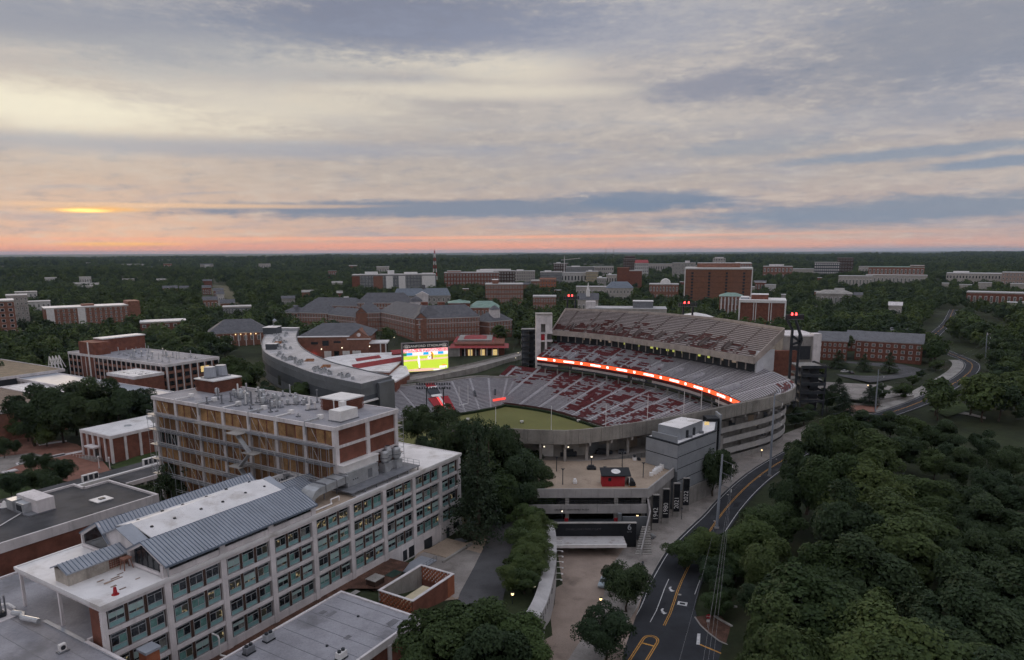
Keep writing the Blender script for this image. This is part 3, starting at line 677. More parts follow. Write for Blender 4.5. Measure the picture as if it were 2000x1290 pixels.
# plant things standing on the lab roof
def roof_plant():
    z = 30.6
    t = lthing('air_duct', 'big silver S-shaped air duct climbing from the lab roof to the air handler', 'duct', 44, 5, z)
    prof = [(41.4, 31.0), (42.2, 31.3), (43.0, 32.6), (43.8, 33.7), (45.0, 34.1), (48, 34.2), (53.0, 34.4)]
    b = MB()
    for (xa, za), (xb, zb_) in zip(prof[:-1], prof[1:]):
        b.hexa([(xa - 44, -1.8, za - z - 1.5 if za > 33 else 0.02), (xb - 44, -1.8, zb_ - z - 1.5 if zb_ > 33 else .02), (xb - 44, 1.8, zb_ - z - 1.5 if zb_ > 33 else .02), (xa - 44, 1.8, za - z - 1.5 if za > 33 else .02),
                (xa - 44, -1.8, za - z), (xb - 44, -1.8, zb_ - z), (xb - 44, 1.8, zb_ - z), (xa - 44, 1.8, za - z)])
    b.obj('duct_run', M_GALV, t)
    for x in (46.5, 49.5, 52): PB('flange', M_STEELG, t, x - 44, x - 43.88, -1.9, 1.9, 1.9, 3.9)
    for x in (47.5, 51): PB('support', M_STEELG, t, x - 44, x - 43.8, -.2, 0, 0, 2.2)
    t = lthing('steel_platform', 'grey steel service platform with railing along the lab roof', 'platform', 62, 3, z)
    PB('deck', M_STEELG, t, -11, 11, -2.6, 2.6, .85, 1.05)
    for x in np.arange(-10.5, 11, 3.5):
        for y in (-2.4, 2.3): PB('leg', M_STEELG, t, x, x + .2, y, y + .2, 0, .85)
    b = MB()
    for x in np.arange(2, 11, 1.6): b.bar((x, 2.5, 1.05), (x, 2.5, 2.2), .07)
    for zz in (1.6, 2.2): b.bar((2, 2.5, zz), (10.9, 2.5, zz), .06); b.bar((10.9, -2.5, zz), (10.9, 2.5, zz), .06)
    for y in (-2.5, -.8, .9): b.bar((10.9, y, 1.05), (10.9, y, 2.2), .07)
    b.obj('railing', M_GALV, t)
    t = lthing('air_handler', 'white box air handling unit with bare side panel beside the tower', 'air handler', 58, 5, z)
    PB('housing', M_GALV, t, -5, 4.5, -1.4, 1.6, 1.1, 4.1); PB('upper_duct', M_WHITE, t, -5.3, 5.3, -.8, 2.2, 4.1, 5.6); PB('lid', M_WHITE, t, -5.5, 5.5, -1, 2.4, 5.6, 5.75)
    for x in (-3.4, -2.7, -2.1): PB('port', M_STEEL, t, x, x + .25, -1.45, -1.4, 2.2, 2.45)
    PB('door', M_STEELG, t, 1.2, 2.5, -1.45, -1.4, 1.4, 3.4); PB('skid', M_STEELG, t, -5, 4.5, -1.4, 1.6, 1.06, 1.1)
    for k, (x, y) in enumerate(((65.6, 4.4), (67.6, 5.2), (69.3, 4.2))):
        t = lthing('exhaust_fan', ('left', 'middle', 'right')[k] + ' one of the three round grey exhaust fans on the platform', 'exhaust fan', x, y, z, 'exhaust fans on the lab roof')
        b = MB().box(-.95, .95, -.95, .95, 1.06, 3.0).obj('plinth', M_GALV, t)
        b = MB().cyl((0, 0, 3.0), (0, 0, 3.6), .6, 1.0, 14).cyl((0, 0, 3.6), (0, 0, 5.4), 1.05, .95, 14).cyl((0, 0, 5.4), (0, 0, 5.9 + .4 * (k == 1)), .95, .6, 14); b.obj('barrel', M_GALV, t)
        MB().cyl((0, 0, 4.2), (0, 0, 4.35), 1.12, 1.12, 14).obj('band', M_STEELG, t); MB().cyl((0, 0, 5.92 + .4 * (k == 1)), (0, 0, 5.95 + .4 * (k == 1)), .5, .5, 12).obj('throat', M_STEEL, t)
    t = lthing('roof_pipe', 'white bent pipe lying near the edge of the lab roof', 'pipe', 44, 1.2, z)
    MB().tube([(-2.5, 0, .25), (2, 0, .25), (2.4, .6, .25), (2.4, .6, .9), (4.6, .6, .9), (4.6, .6, .02)], .16, 8).obj('run', M_WHITE, t); PB('block', M_STEELG, t, -.3, .3, -.2, .2, 0, .1)
    t = lthing('roof_hopper', 'small red cone shaped hopper standing on the white terrace roof', 'hopper', 3.0, 1.6, z)
    MB().cyl((0, 0, .1), (0, 0, 1.15), .32, .2, 10).obj('cone', M_RED, t); MB().cyl((0, 0, 0), (0, 0, .1), .55, .5, 10).obj('base', M_RED, t)
    t = lthing('work_trestle', 'wooden work trestle at the gable of the end terrace', 'trestle', 8.8, 8.6, z)
    for x, y in ((-.6, -.5), (.6, -.5), (-.6, .5), (.6, .5)): MB().bar((x * 1.2, y * 1.2, 0), (x * .8, y * .8, 1.7), .12).obj('leg', M_BRICK2, t)
    PB('top', M_BRICK2, t, -.7, .7, -.6, .6, 1.7, 1.9)
roof_plant()

# ---------------------------------------------------------------- brick tower under scaffolding
def tower():
    zb = 11.0; X0, X1, Y0, Y1, ZT = 52.5, 71.9, 5.95, 69.3, 44.4
    t = lthing('brick_tower', 'tall brick block with boarded windows behind scaffolding and a cluttered flat roof', 'building', X0, Y0, zb)
    q = Loc(t, X0, Y0, zb); rr = random.Random(5)
    q.box('core_wall', M_BRICK, X0 + .3, X1 - .3, Y0 + .3, Y1 - .3, zb, ZT - .4)
    q.mb('roof', MB().box(X0 - .3, X1 + .3, Y0 - .3, Y1 + .3, ZT - .35, ZT - .02), M_ROOFG)
    b = MB()
    for a in ((X0 - .35, X1 + .35, Y0 - .35, Y0, ZT - .75, ZT + .12), (X0 - .35, X1 + .35, Y1, Y1 + .35, ZT - .75, ZT + .12), (X0 - .35, X0, Y0, Y1, ZT - .75, ZT + .12), (X1, X1 + .35, Y0, Y1, ZT - .75, ZT + .12)): b.box(*a)
    q.mb('cornice', b, M_CONC)
    nb = 7; bw = (Y1 - Y0) / nb; FH = 3.85
    for k in range(nb + 1): q.box('column', M_CONC, X0 - .12, X0 + .3, Y0 + k * bw - .45 + (.45 if k == 0 else 0) - (.45 if k == nb else 0), Y0 + k * bw + .45 + (.45 if k == 0 else 0) - (.45 if k == nb else 0), zb, ZT - .75)
    for f in range(1, 8):
        z = ZT - .6 - f * FH
        q.box('floor_band', M_CONC, X0 - .06, X0 + .3, Y0 + .5, Y1 - .5, z - .3, z + .25)
        q.box('floor_band', M_CONC, X0 + .5, X1 - .1, Y0 - .06, Y0 + .3, z - .3, z + .25)
    for x in (X0 - .1, (X0 + X1) / 2 - .45, X1 - .75): q.box('column', M_CONC, x, x + .95, Y0 - .12, Y0 + .3, zb, ZT - .75)
    pl = shared('plyp', lambda: MB().box(0, .06, 0, 2.3, 0, 2.9).mesh('plywood', M_WOOD))
    pl2 = shared('plyd', lambda: MB().box(0, .06, 0, 2.3, 0, 2.9).mesh('plywood_dark', mat('dark_plywood', (.23, .13, .065), .85, .2, .5, 5)))
    for k in range(nb):
        for f in range(7):
            z = ZT - .75 - (f + 1) * FH + .55
            for i in range(3):
                y = Y0 + k * bw + .65 + i * 2.75
                if f == 2 and k == nb - 1:
                    o = q.box('window', M_GLASS, X0 + .18, X0 + .24, y, y + 2.2, z, z + 2.7); q.box('window_bar', M_CONC, X0 + .12, X0 + .18, y + 1.05, y + 1.15, z, z + 2.7)
                else: q.put('plywood_panel', pl if rr.random() < (.75 if f == 0 else .45) else pl2, X0 + .20, y, z)
    # penthouses with pierced brick screens
    for n_, (a, b_, c, d, zt) in enumerate(((63.1, 69.5, 13.9, 20.7, 47.4), (62.5, 70.5, 58.4, 66.0, 47.8))):
        o = q.box('penthouse', M_BRICK2, a + .15, b_ - .15, c + .15, d - .15, ZT - .02, zt - .3); q.box('penthouse_roof', M_WHITE, a - .3, b_ + .3, c - .3, d + .3, zt - .3, zt)
        s = MB()
        for x in np.arange(a, b_, .42):
            for k, z in enumerate(np.arange(ZT + .1, zt - .6, .42)): s.box(x + .21 * (k % 2), x + .21 * (k % 2) + .2, c, c + .14, z, z + .36)
        for y in np.arange(c, d, .42):
            for k, z in enumerate(np.arange(ZT + .1, zt - .6, .42)): s.box(a, a + .14, y + .21 * (k % 2), y + .21 * (k % 2) + .2, z, z + .36)
        l = q.mb('brick_screen', s, M_BRICK); l['kind'] = 'stuff'
    return q
tq = tower()
def tower_roof_things():
    ZT = 44.4; rr = random.Random(11)
    # slender vent stacks, cowls and tanks, each a thing of its own
    def stack(x, y, h, r, kind):
        me = shared(('stack', kind), lambda: (MB().cyl((0, 0, 0), (0, 0, 1), 1, 1, 7).mesh('stack_pipe', (M_GALV, M_STEELG, M_WHITE)[kind])))
        n = lthing('vent_stack', LAB['stack'], 'vent stack', x, y, ZT - .02, 'vent stacks on the brick tower roof')
        link('pipe', me, n, (0, 0, 0), 0, (r, r, h)); link('base_plate', shared('stackbase', lambda: MB().box(-1, 1, -1, 1, 0, 1).mesh('stack_base', M_STEELG)), n, (0, 0, 0), 0, (r * 2, r * 2, .25))
        if rr.random() < .5: link('cap', me, n, (0, 0, h * .97), 0, (r * 1.8, r * 1.8, .25))
    LAB = {'stack': 'thin metal vent stack rising from the grey roof of the brick tower'}
    for k in range(46):
        y = rr.choice((rr.uniform(22, 57), rr.uniform(28, 48), rr.uniform(8, 68))); x = rr.uniform(53.5, 71)
        if (62 < x < 71 and (12 < y < 22 or 57 < y < 67)): continue
        stack(x, y, rr.choice((.8, 1.2, 1.5, 2.2, 3.0, 3.4)), rr.uniform(.12, .24), rr.choice((0, 0, 1, 2)))
    for k in range(26):
        x, y = rr.uniform(58, 68), rr.uniform(26, 56)
        n = lthing('fan_cowl', 'squat grey exhaust cowl in the crowd on the brick tower roof', 'cowl', x, y, ZT - .02, 'exhaust cowls on the brick tower roof')
        link('drum', shared('cowl', lambda: MB().cyl((0, 0, 0), (0, 0, .7), .3, .3, 8).cyl((0, 0, .7), (0, 0, 1.5), .5, .42, 8).cyl((0, 0, 1.5), (0, 0, 1.7), .42, .12, 8).mesh('cowl', M_GALV)), n, (0, 0, 0), 0, [rr.uniform(.8, 1.3)] * 3)
        link('kerb', shared('cowlk', lambda: MB().box(-.6, .6, -.6, .6, 0, .25).mesh('cowl_kerb', M_STEELG)), n)
    for k in range(6):
        y = 8 + k * 9.05
        n = lthing('roof_drainpipe', 'white pipe crossing the tower roof edge and running down, number %s from the near corner' % ('one', 'two', 'three', 'four', 'five', 'six')[k], 'pipe', 53, y + 6.5, ZT)
        MB().tube([(3.6, 0, .3), (0, 0, .3), (-.75, 0, .3), (-.75, 0, -2.6)], .17, 7).obj('run', M_WHITE if k % 2 else M_GALV, n); PB('box', M_WHITE, n, 3.2, 4.2, -.5, .5, 0, .9)
    n = lthing('white_roof_unit', 'big white boxed unit near the front corner of the tower roof', 'roof unit', 58.8, 9.6, ZT)
    PB('housing', M_WHITE, n, -2.6, 2.6, -1.7, 1.7, .25, 2.4); PB('curb', M_STEELG, n, -2.8, 2.8, -1.9, 1.9, 0, .25); PB('chimney', M_WHITE, n, 2.0, 3.2, 2.2, 3.4, 0, 3.2)
    n = lthing('cooling_tank', 'pair of pale blue cooling tanks on top of the far penthouse', 'tank', 66.5, 63, 47.8)
    for k in (-1, 1): MB().cyl((k * 1.7, 0, 0), (k * 1.7, 0, 2.9), 1.6, 1.35, 12).obj('tank', M_METALB, n)
    PB('frame', M_STEELG, n, -3.4, 3.4, -1.7, 1.7, 0, .3)
tower_roof_things()
def scaffold():
    X0, Y0, Y1, ZT = 52.5, 5.95, 69.3, 44.4; zb = 11.5; FH = 3.85; bw = (Y1 - Y0) / 7
    t = lthing('scaffold', 'steel tube scaffold with plank walkways along the boarded side of the brick tower', 'scaffold', X0, Y0, zb); q = Loc(t, X0, Y0, zb); rr = random.Random(8)
    for f in range(1, 6):
        z = ZT - .6 - f * FH + .2
        for k in range(7):
            q.box('walkway', M_STEELG if rr.random() < .6 else M_CONC2, X0 - 2.0 - rr.uniform(0, .2), X0 - .35, Y0 + k * bw + .05, Y0 + (k + 1) * bw - .05, z, z + .12)
    up = shared('scafup', lambda: MB().cyl((0, 0, 0), (0, 0, 1), .05, .05, 5).mesh('upright', M_GALV))
    for k in range(28):
        y = Y0 + (Y1 - Y0) * k / 27
        for x in (X0 - 2.05, X0 - .5): q.put('upright', up, x, y, zb, 0, (1, 1, ZT - 4.4 - zb + rr.uniform(-.5, .6)))
    b = MB()
    for f in range(1, 7):
        z = ZT - .6 - f * FH + .2
        for dz in (.6, 1.1): b.cyl((X0 - 2.05, Y0, z + dz), (X0 - 2.05, Y1, z + dz), .045, None, 4)
        for k in range(27):
            if rr.random() < .35: b.cyl((X0 - 2.05, Y0 + (Y1 - Y0) * k / 27, z), (X0 - 2.05, Y0 + (Y1 - Y0) * (k + 1) / 27, z + FH), .04, None, 4)
    o = q.mb('guard_rails', b, M_GALV); o['kind'] = 'stuff'
    for f in range(1, 6):                                   # stair bay with landings
        z = ZT - .6 - f * FH + .2; y = Y0 + 22
        q.box('landing', M_CONC2, X0 - 4.6, X0 - 2.1, y - 1.5 + (f % 2) * 5, y + 2.5 + (f % 2) * 5, z + .1, z + .25)
        if f < 5: q.mb('stair', MB().bar((X0 - 3.4, y + 1 + (f % 2) * 4, z), (X0 - 3.4, y + 5 - (f % 2) * 4, z - FH), 1.1, .25), M_GALV)
    for k in range(6): q.box('canvas_sheet', M_WHITE, X0 - 2.2, X0 - 2.12, Y0 + 24 + k * 1.9, Y0 + 25.6 + k * 1.9, 21.0, 22.6)
    # the end tower of the scaffold at the right corner
    t2 = lthing('scaffold_tower', 'narrow ladder scaffold tower at the right corner of the brick tower', 'scaffold', 73.3, Y0 + 1.2, 30.7); b = MB()
    for x, y in ((-1, -1), (1, -1), (1, 1), (-1, 1)): b.cyl((x, y, 0), (x, y, 12.5), .06, None, 5)
    for z in np.arange(1, 12.5, 1.6):
        for a, c in (((-1, -1), (1, -1)), ((1, -1), (1, 1)), ((-1, 1), (1, 1)), ((-1, -1), (-1, 1))): b.cyl((*a, z), (*c, z), .05, None, 4)
    b.obj('frame', M_GALV, t2)
    for z in (3, 6.2, 9.4): PB('platform', M_CONC2, t2, -.95, .95, -.95, .95, z, z + .1)
scaffold()
# ---------------------------------------------------------------- neighbours of the lab building
def flat_block(name, label, x0, x1, y0, y1, zb, zt, wall, roof, para=.5, pm=None, poly=None, fascia=1.1, cat='building', extra=None):
    t = lthing(name, label, cat, x0, y0, zb); q = Loc(t, x0, y0, zb); pm = pm or M_CONC
    P = poly or [(x0, y0), (x1, y0), (x1, y1), (x0, y1)]
    q.mb('wall', MB().prism(P, zb, zt - fascia), wall)
    q.mb('roof', MB().prism(P, zt - fascia, zt - .1, 1, 0), [roof, pm])
    if (poly is None or name == 'grey_roof_wing') and roof in (M_ROOFG, M_ROOFW) and zt < 25:
        sm = MB(); r3 = random.Random(int(x0 * 7 + y0))
        for x in np.arange(x0 + 2.4, x1 - 1, 3.1): sm.box(x, x + .09, y0 + .5, y1 - .5, zt - .1, zt - .07)
        o = q.mb('membrane_seams', sm, M_CONC2 if roof is M_ROOFW else M_STEELG); o['kind'] = 'stuff'
        for k in range(5):
            x, y = r3.uniform(x0 + 3, x1 - 4), r3.uniform(y0 + 2, y1 - 3); q.box('membrane_patch', M_ROOFG if roof is M_ROOFW else mat('dark_membrane', (.20, .20, .215), .9, .12), x, x + r3.uniform(.8, 2.2), y, y + r3.uniform(.6, 1.6), zt - .1, zt - .06)
        for k in range(4):
            x, y = r3.uniform(x0 + 3, x1 - 3), r3.uniform(y0 + 2, y1 - 2); q.mb('roof_drain', MB().cyl((x, y, zt - .1), (x, y, zt + .12), .26, .2, 8), M_STEEL)
    n = len(P); cx, cy_ = sum(p[0] for p in P) / n, sum(p[1] for p in P) / n
    for k in range(n):
        a, b = P[k], P[(k + 1) % n]; d = Vector((b[0] - a[0], b[1] - a[1])); l = d.length; d /= l
        nrm = Vector((d[1], -d[0]))
        r = [(a[0] + nrm[0] * o - d[0] * e0, a[1] + nrm[1] * o - d[1] * e0) for o, e0 in ((.22, .22), (-.22, -.22))]
        s = [(b[0] + nrm[0] * o + d[0] * e0, b[1] + nrm[1] * o + d[1] * e0) for o, e0 in ((-.22, -.22), (.22, .22))]
        q.mb('parapet', MB().prism([r[0], s[1], s[0], r[1]], zt - fascia - .02, zt + para), pm)
    if extra: extra(q, t)
    return t
def dark_extra(q, t):
    q.box('skylight', M_WHITE, 27.7, 31.2, 52.5, 56, 27.0, 27.2); q.box('skylight_hatch', M_STEEL, 29, 30.1, 53.7, 54.7, 27.2, 27.4)
    for k in range(4): q.box('membrane_patch', M_WHITE, -2 + k * .6, 4 - k * .5, 47.5 + k * 1.8, 49 + k * 1.8, 26.93, 26.97)
flat_block('gravel_roof_hall', 'low brick hall with dark gravel roof and white parapet behind the lab gables', -25, 37.3, 46.2, 65.2, 12.3, 27.0, M_BRICK, M_ROOFD, .35,
           poly=[(-25, 46.2), (37.3, 46.2), (37.3, 65.2), (31.5, 65.2), (31.5, 69.6), (-25, 69.6)], fascia=1.6, extra=dark_extra)
t = lthing('rooftop_chiller', 'pale box shaped chiller on the dark gravel roof', 'roof unit', 18.0, 61.5, 26.9)
PB('housing', M_CONC, t, 0, 3.4, -4.6, 3.8, .3, 3.0); PB('side_cabinet', M_GALV, t, -1.6, 0, -2.2, 1.2, .3, 2.2); PB('side_cabinet', M_GALV, t, -1.9, 0, 1.5, 4.2, .3, 2.4); PB('skid', M_STEELG, t, -1.8, 3.5, -4.6, 4.2, 0, .3); PB('louvre', M_STEEL, t, -1.65, -1.6, -1.6, .6, .5, 1.8)
t = lthing('roof_conduit', 'thin white conduit lying slantwise on the dark gravel roof', 'pipe', 13.5, 58, 26.95); MB().tube([(-4, -2.5, .12), (4.5, 3.5, .12)], .12, 6).obj('run', M_WHITE, t)
t = lthing('roof_vent', 'small white pyramid vent at the back edge of the gravel roof', 'vent', 16.4, 67.5, 26.9); MB().cyl((0, 0, .2), (0, 0, 1.5), 1.0, .2, 4).obj('hood', M_WHITE, t); PB('curb', M_STEELG, t, -.8, .8, -.8, .8, 0, .2)
def bl_extra(q, t):
    q.mb('edge_flashing', MB().box(-.9, -.3, -7, 16, 24.0, 24.05), M_METALB)
flat_block('grey_roof_wing', 'brick wing with a wide grey membrane roof at the lower left corner', -55, -.6, -40, 38, 13.2, 24.0, M_BRICK, M_ROOFG, .25, poly=[(-55, -40), (-.6, -40), (-.6, 4.3), (9.1, 4.3), (9.1, 24.6), (9.1, 38), (-55, 38)], extra=bl_extra)
t = lthing('condenser_unit', 'small white condenser unit on the grey membrane roof', 'condenser', -3.6, 4.6, 23.9)
PB('cabinet', M_WHITE, t, -.45, .45, -.3, .3, .25, 1.25); MB().cyl((0, -.33, .75), (0, -.3, .75), .34, .34, 12).obj('fan_grille', M_STEEL, t); PB('stand', M_STEELG, t, -.7, .7, -.5, .5, 0, .25)
t = lthing('roof_exhaust', 'grey exhaust set with white drum and bent ducts on the grey wing roof', 'exhaust', -4.2, 23.5, 23.9)
PB('pad', M_CONC, t, -2.4, 2.4, -2.2, 2.2, 0, .12); MB().cyl((-1.6, 1, 1.3), (.8, 1, 1.3), .55, .55, 12).obj('drum', M_WHITE, t)
for x in (.2, .8, 1.4): MB().cyl((x, -.4, .1), (x, -.4, 3.4), .14, .14, 6).obj('stack', M_STEELG, t)
PB('fan_box', M_STEEL, t, -.6, 1.2, -.9, .6, .12, .9)
MB().tube([(1.6, -2.2, .9), (2.2, -4.0, .9), (1.6, -5.2, .9), (2.4, -8.5, .9)], .42, 8).obj('duct', M_GALV, t); MB().tube([(1.0, 3, .9), (2.6, 1.5, .9), (2.9, 0, .4)], .2, 7).obj('duct', M_WHITE, t)
t = lthing('mushroom_vent', 'tan mushroom vent cap on a post at the edge of the grey wing', 'vent', -1.6, 35.5, 23.9); MB().cyl((0, 0, 0), (0, 0, 1.4), .2, .2, 8).obj('post', M_STEELG, t); MB().cyl((0, 0, 1.3), (0, 0, 1.75), .7, .35, 10).obj('cap', M_DECK, t)
t = lthing('brick_chimney', 'square brick chimney with a pale cap before the lab facade', 'chimney', 4.2, -3.4, 13.4)
PB('shaft', M_BRICK3, t, -1.0, 1.0, -1.0, 1.0, 0, 9.2); PB('cap', M_METALB, t, -1.2, 1.2, -1.2, 1.2, 9.2, 9.6)
def fg_extra(q, t):
    q.box('end_panel', M_BRICK, 38.0, 38.25, -20, -10, 13, 16.8)
    for y0, y1 in ((-26.3, -22.5), (-21.8, -17.5)): q.box('side_window', M_GLASS, 20 + (y0 + 27) * .5, 24 + (y0 + 27) * .5, -26.62, -26.56, 13.2, 16.4)
    for x in (14, 22, 30, 37.4): q.box('pier', M_CONC, x, x + .7, -26.85, -26.5, 10.8, 16.9)
    for x in np.arange(13, 37.6, 1.1): q.box('clip', M_WHITE, x, x + .3, -8.45, -8.2, 18.05, 18.16)
flat_block('service_block', 'single storey service block with grey membrane roof below the lab facade', 6, 38.1, -26.5, -8.3, 10.5, 18.0, M_BRICK, M_ROOFG, .12, fascia=1.2, extra=fg_extra)
for k, (x, y, l) in enumerate(((16.0, -10.3, 'dark twin fan unit on the near left edge of the service block roof'), (20.1, -10.0, 'pale box fan unit beside the parapet of the service block roof'), (22.4, -23.9, 'small fan unit at the front edge of the service block roof'))):
    t = lthing('roof_fan_unit', l, 'fan unit', x, y, 17.95)
    PB('cabinet', (M_STEELG, M_GALV, M_WHITE)[k], t, -.8, .8, -.5, .5, .2, 1.2); PB('feet', M_STEEL, t, -.9, .9, -.6, .6, 0, .2)
    for s in (-.4, .4): MB().cyl((s, 0, 1.2), (s, 0, 1.5), .3, .3, 10).obj('fan', M_STEEL, t)
# brick yard with pierced screens and a pale tank
def yard():
    x0, x1, y0, y1, zb, zt = 46, 59.2, -18.8, -10.2, 10.6, 15.2
    t = lthing('brick_yard', 'open roofed brick enclosure with pierced brick screens beside the lab', 'enclosure', x0, y0, zb); q = Loc(t, x0, y0, zb)
    q.box('long_wall', M_BRICK, x0, x1, y0, y0 + .4, zb, zt); q.box('long_wall', M_CONC2, x0, x1, y1 - .4, y1, zb, zt)
    q.box('end_pier', M_BRICK3, x1 - 2.2, x1 + .03, y0 - .05, y0 + .45, zb, zt - .1)
    for xa in (x0, x1 - .3):
        q.box('screen_base', M_BRICK, xa, xa + .3, y0 + .4, y1 - .4, zb, zb + 1.6); s = MB()
        for k, z in enumerate(np.arange(zb + 1.6, zt - .3, .5)):
            for y in np.arange(y0 + .4, y1 - .6, .9): s.box(xa, xa + .3, y + .45 * (k % 2), y + .45 * (k % 2) + .42, z, z + .5)
        o = q.mb('pierced_screen', s, M_BRICK3); o['kind'] = 'stuff'
    for a in ((x0 - .1, x1 + .1, y0 - .1, y0 + .5), (x0 - .1, x1 + .1, y1 - .5, y1 + .1), (x0 - .1, x0 + .4, y0 + .5, y1 - .5), (x1 - .4, x1 + .1, y0 + .5, y1 - .5)): q.box('coping', M_CONC, *a, zt, zt + .15)
    q.box('floor', M_CONC2, x0 + .3, x1 - .3, y0 + .4, y1 - .4, zb, zb + .1)
    t = lthing('yard_tank', 'cream box tank lying inside the brick enclosure', 'tank', 52, -15, 10.7); PB('box', mat('cream_paint', (.62, .55, .38), .7, .08), t, -3.8, 3.4, -1.3, 1.3, .2, 2.4); PB('skid', M_STEELG, t, -3.8, 3.4, -1.2, 1.2, 0, .2)
    t = lthing('utility_shed', 'small brown utility box on the slope before the lab facade', 'utility box', 50.6, -5.2, 11.8); PB('box', M_BROWN, t, -1.4, 1.4, -1.2, 1.2, 0, 2.8); PB('lid', M_CONC2, t, -1.5, 1.5, -1.3, 1.3, 2.8, 2.95)
    t = lthing('green_transformer', 'dark green transformer cabinet behind the brick enclosure', 'transformer', 55.8, -5.6, 11.0); PB('cabinet', mat('dark_green_paint', (.02, .045, .035), .5, .1), t, -1.6, 1.6, -1.1, 1.1, .2, 2.5); PB('pad', M_CONC2, t, -1.9, 1.9, -1.4, 1.4, 0, .2); PB('door', M_STEEL, t, -1.4, -.1, -1.14, -1.1, .4, 2.2)
    t = lthing('loading_dock', 'concrete loading dock with steel ramp and railings at the lab', 'dock', 66, -4.5, 10.2); PB('slab', M_METALB, t, -5, 3.5, -2, 2.5, .9, 1.1); PB('base', M_CONC2, t, -4.8, 3.3, -1.8, 2.3, 0, .9); PB('terrace', M_DECK, t, 6, 15, -3.4, 3.6, 0, .9); PB('retaining_wall', M_CONC2, t, 3.5, 15.2, -3.9, -3.4, -.3, 1.3)
    b = MB()
    for x in np.arange(-5, 3.6, 1.2): b.bar((x, -2, 1.1), (x, -2, 2.1), .06)
    b.bar((-5, -2, 2.1), (3.5, -2, 2.1), .06); b.bar((-5, -2, 1.6), (3.5, -2, 1.6), .05); b.obj('railing', M_STEELG, t)
    for k in range(7): PB('step', M_STEELG, t, 15.2 + k * .5, 15.7 + k * .5, -1, 1.5, .7 - k * .15, .9 - k * .13)
    t = lthing('yellow_hydrant', 'yellow hydrant standing in the loading yard', 'hydrant', 63.5, -15, 10.6); MB().cyl((0, 0, 0), (0, 0, 1.1), .22, .2, 8).cyl((0, 0, 1.1), (0, 0, 1.4), .26, .08, 8).cyl((-.4, 0, .8), (.4, 0, .8), .12, .12, 6).obj('body', mat('yellow_paint', (.6, .36, .03), .5, .08), t)
    for k in range(7):
        p = LW(20 + k * 4.2, -4.5 - .5 * (k % 3), 13.5)
        o = MB().box(-1.1, 1.1, -.6, .6, 0, .10).obj('stone_slab', M_CONC2, None, p, YAW + .2 * (k % 2)); tag(o, 'flat concrete slab lying on the red dirt strip below the lab', 'slab', 'slabs on the dirt strip')
    t = lthing('white_standpipe', 'white bent standpipe at the foot of the lab facade', 'pipe', 16.6, -2.0, 13.4); MB().tube([(0, 1.7, 4.6), (0, .2, 4.6), (0, 0, 4.2), (0, 0, 1.2), (1.4, -1.2, .3)], .14, 7).obj('run', M_WHITE, t); PB('valve_box', M_CONC, t, .8, 2.2, -1.9, -.7, 0, .7)
yard()
# low brick pavilion with white roof and piers
def pavilion():
    x0, x1, y0, y1, zb, zt = 74.8, 101.5, 133.4, 152.2, 10.2, 20.0
    t = lthing('white_roof_pavilion', 'low brick pavilion with white flat roof and pale piers on the plaza', 'building', x0, y0, zb); q = Loc(t, x0, y0, zb)
    q.box('wall', M_BRICK, x0 + .5, x1 - .3, y0 + .5, y1 - .3, zb, zt - 1.1); q.box('fascia', M_CONC, x0, x1, y0, y1, zt - 1.1, zt - .05); q.box('roof', M_ROOFW, x0 + .4, x1 - .4, y0 + .4, y1 - .4, zt - .05, zt + .02)
    for y in np.linspace(y0, y1 - .8, 6): q.box('pier', M_CONC, x0 + .1, x0 + .8, y, y + .8, zb - .3, zt - 1.1)
    for x in np.linspace(x0 + 4.8, x1 - 1, 5): q.box('pier', M_CONC, x, x + .8, y0 + .1, y0 + .8, zb - .3, zt - 1.1)
    q.box('canopy', M_CONC, x0 - 2.6, x0, y0 + 6.5, y0 + 12, zb + 5.0, zb + 5.5); q.box('door', M_GLASS, x0 + .4, x0 + .48, y0 + 7, y0 + 11.5, zb + .8, zb + 4.4)
    q.mb('entrance_ramp', MB().hexa([(x0 - 2.5, y0 + 6, zb), (x0, y0 + 6, zb), (x0, y0 + 22, zb), (x0 - 2.5, y0 + 22, zb), (x0 - 2.5, y0 + 6, zb + 1.5), (x0, y0 + 6, zb + 1.5), (x0, y0 + 22, zb + .1), (x0 - 2.5, y0 + 22, zb + .1)]), M_CONC2)
    b = MB()
    for k in range(9): b.bar((x0 - 2.4, y0 + 6 + 2 * k, zb + 1.5 - k * .17), (x0 - 2.4, y0 + 6 + 2 * k, zb + 2.6 - k * .17), .07)
    b.bar((x0 - 2.4, y0 + 6, zb + 2.6), (x0 - 2.4, y0 + 22, zb + 1.2), .08); q.mb('ramp_railing', b, M_CONC)
    t = lthing('roof_lumber', 'heap of boards and sheet metal on the white pavilion roof', 'boards', 97, 141, 20.05)
    for k in range(7): MB().box(-4 + k * .4, 3.2, k * .9 - 3, k * .9 - 2.6, 0, .12).obj('board', M_CONC2, t)
    PB('sheet_stack', M_GALV, t, -1.6, 1.6, 3.2, 5.2, 0, 1.0)
    t = lthing('roof_hatch', 'oval hatch in the middle of the white pavilion roof', 'hatch', 86, 142, 20.0); MB().cyl((0, 0, 0), (0, 0, .3), 1.3, 1.1, 12).obj('lid', M_GALV, t)
pavilion()
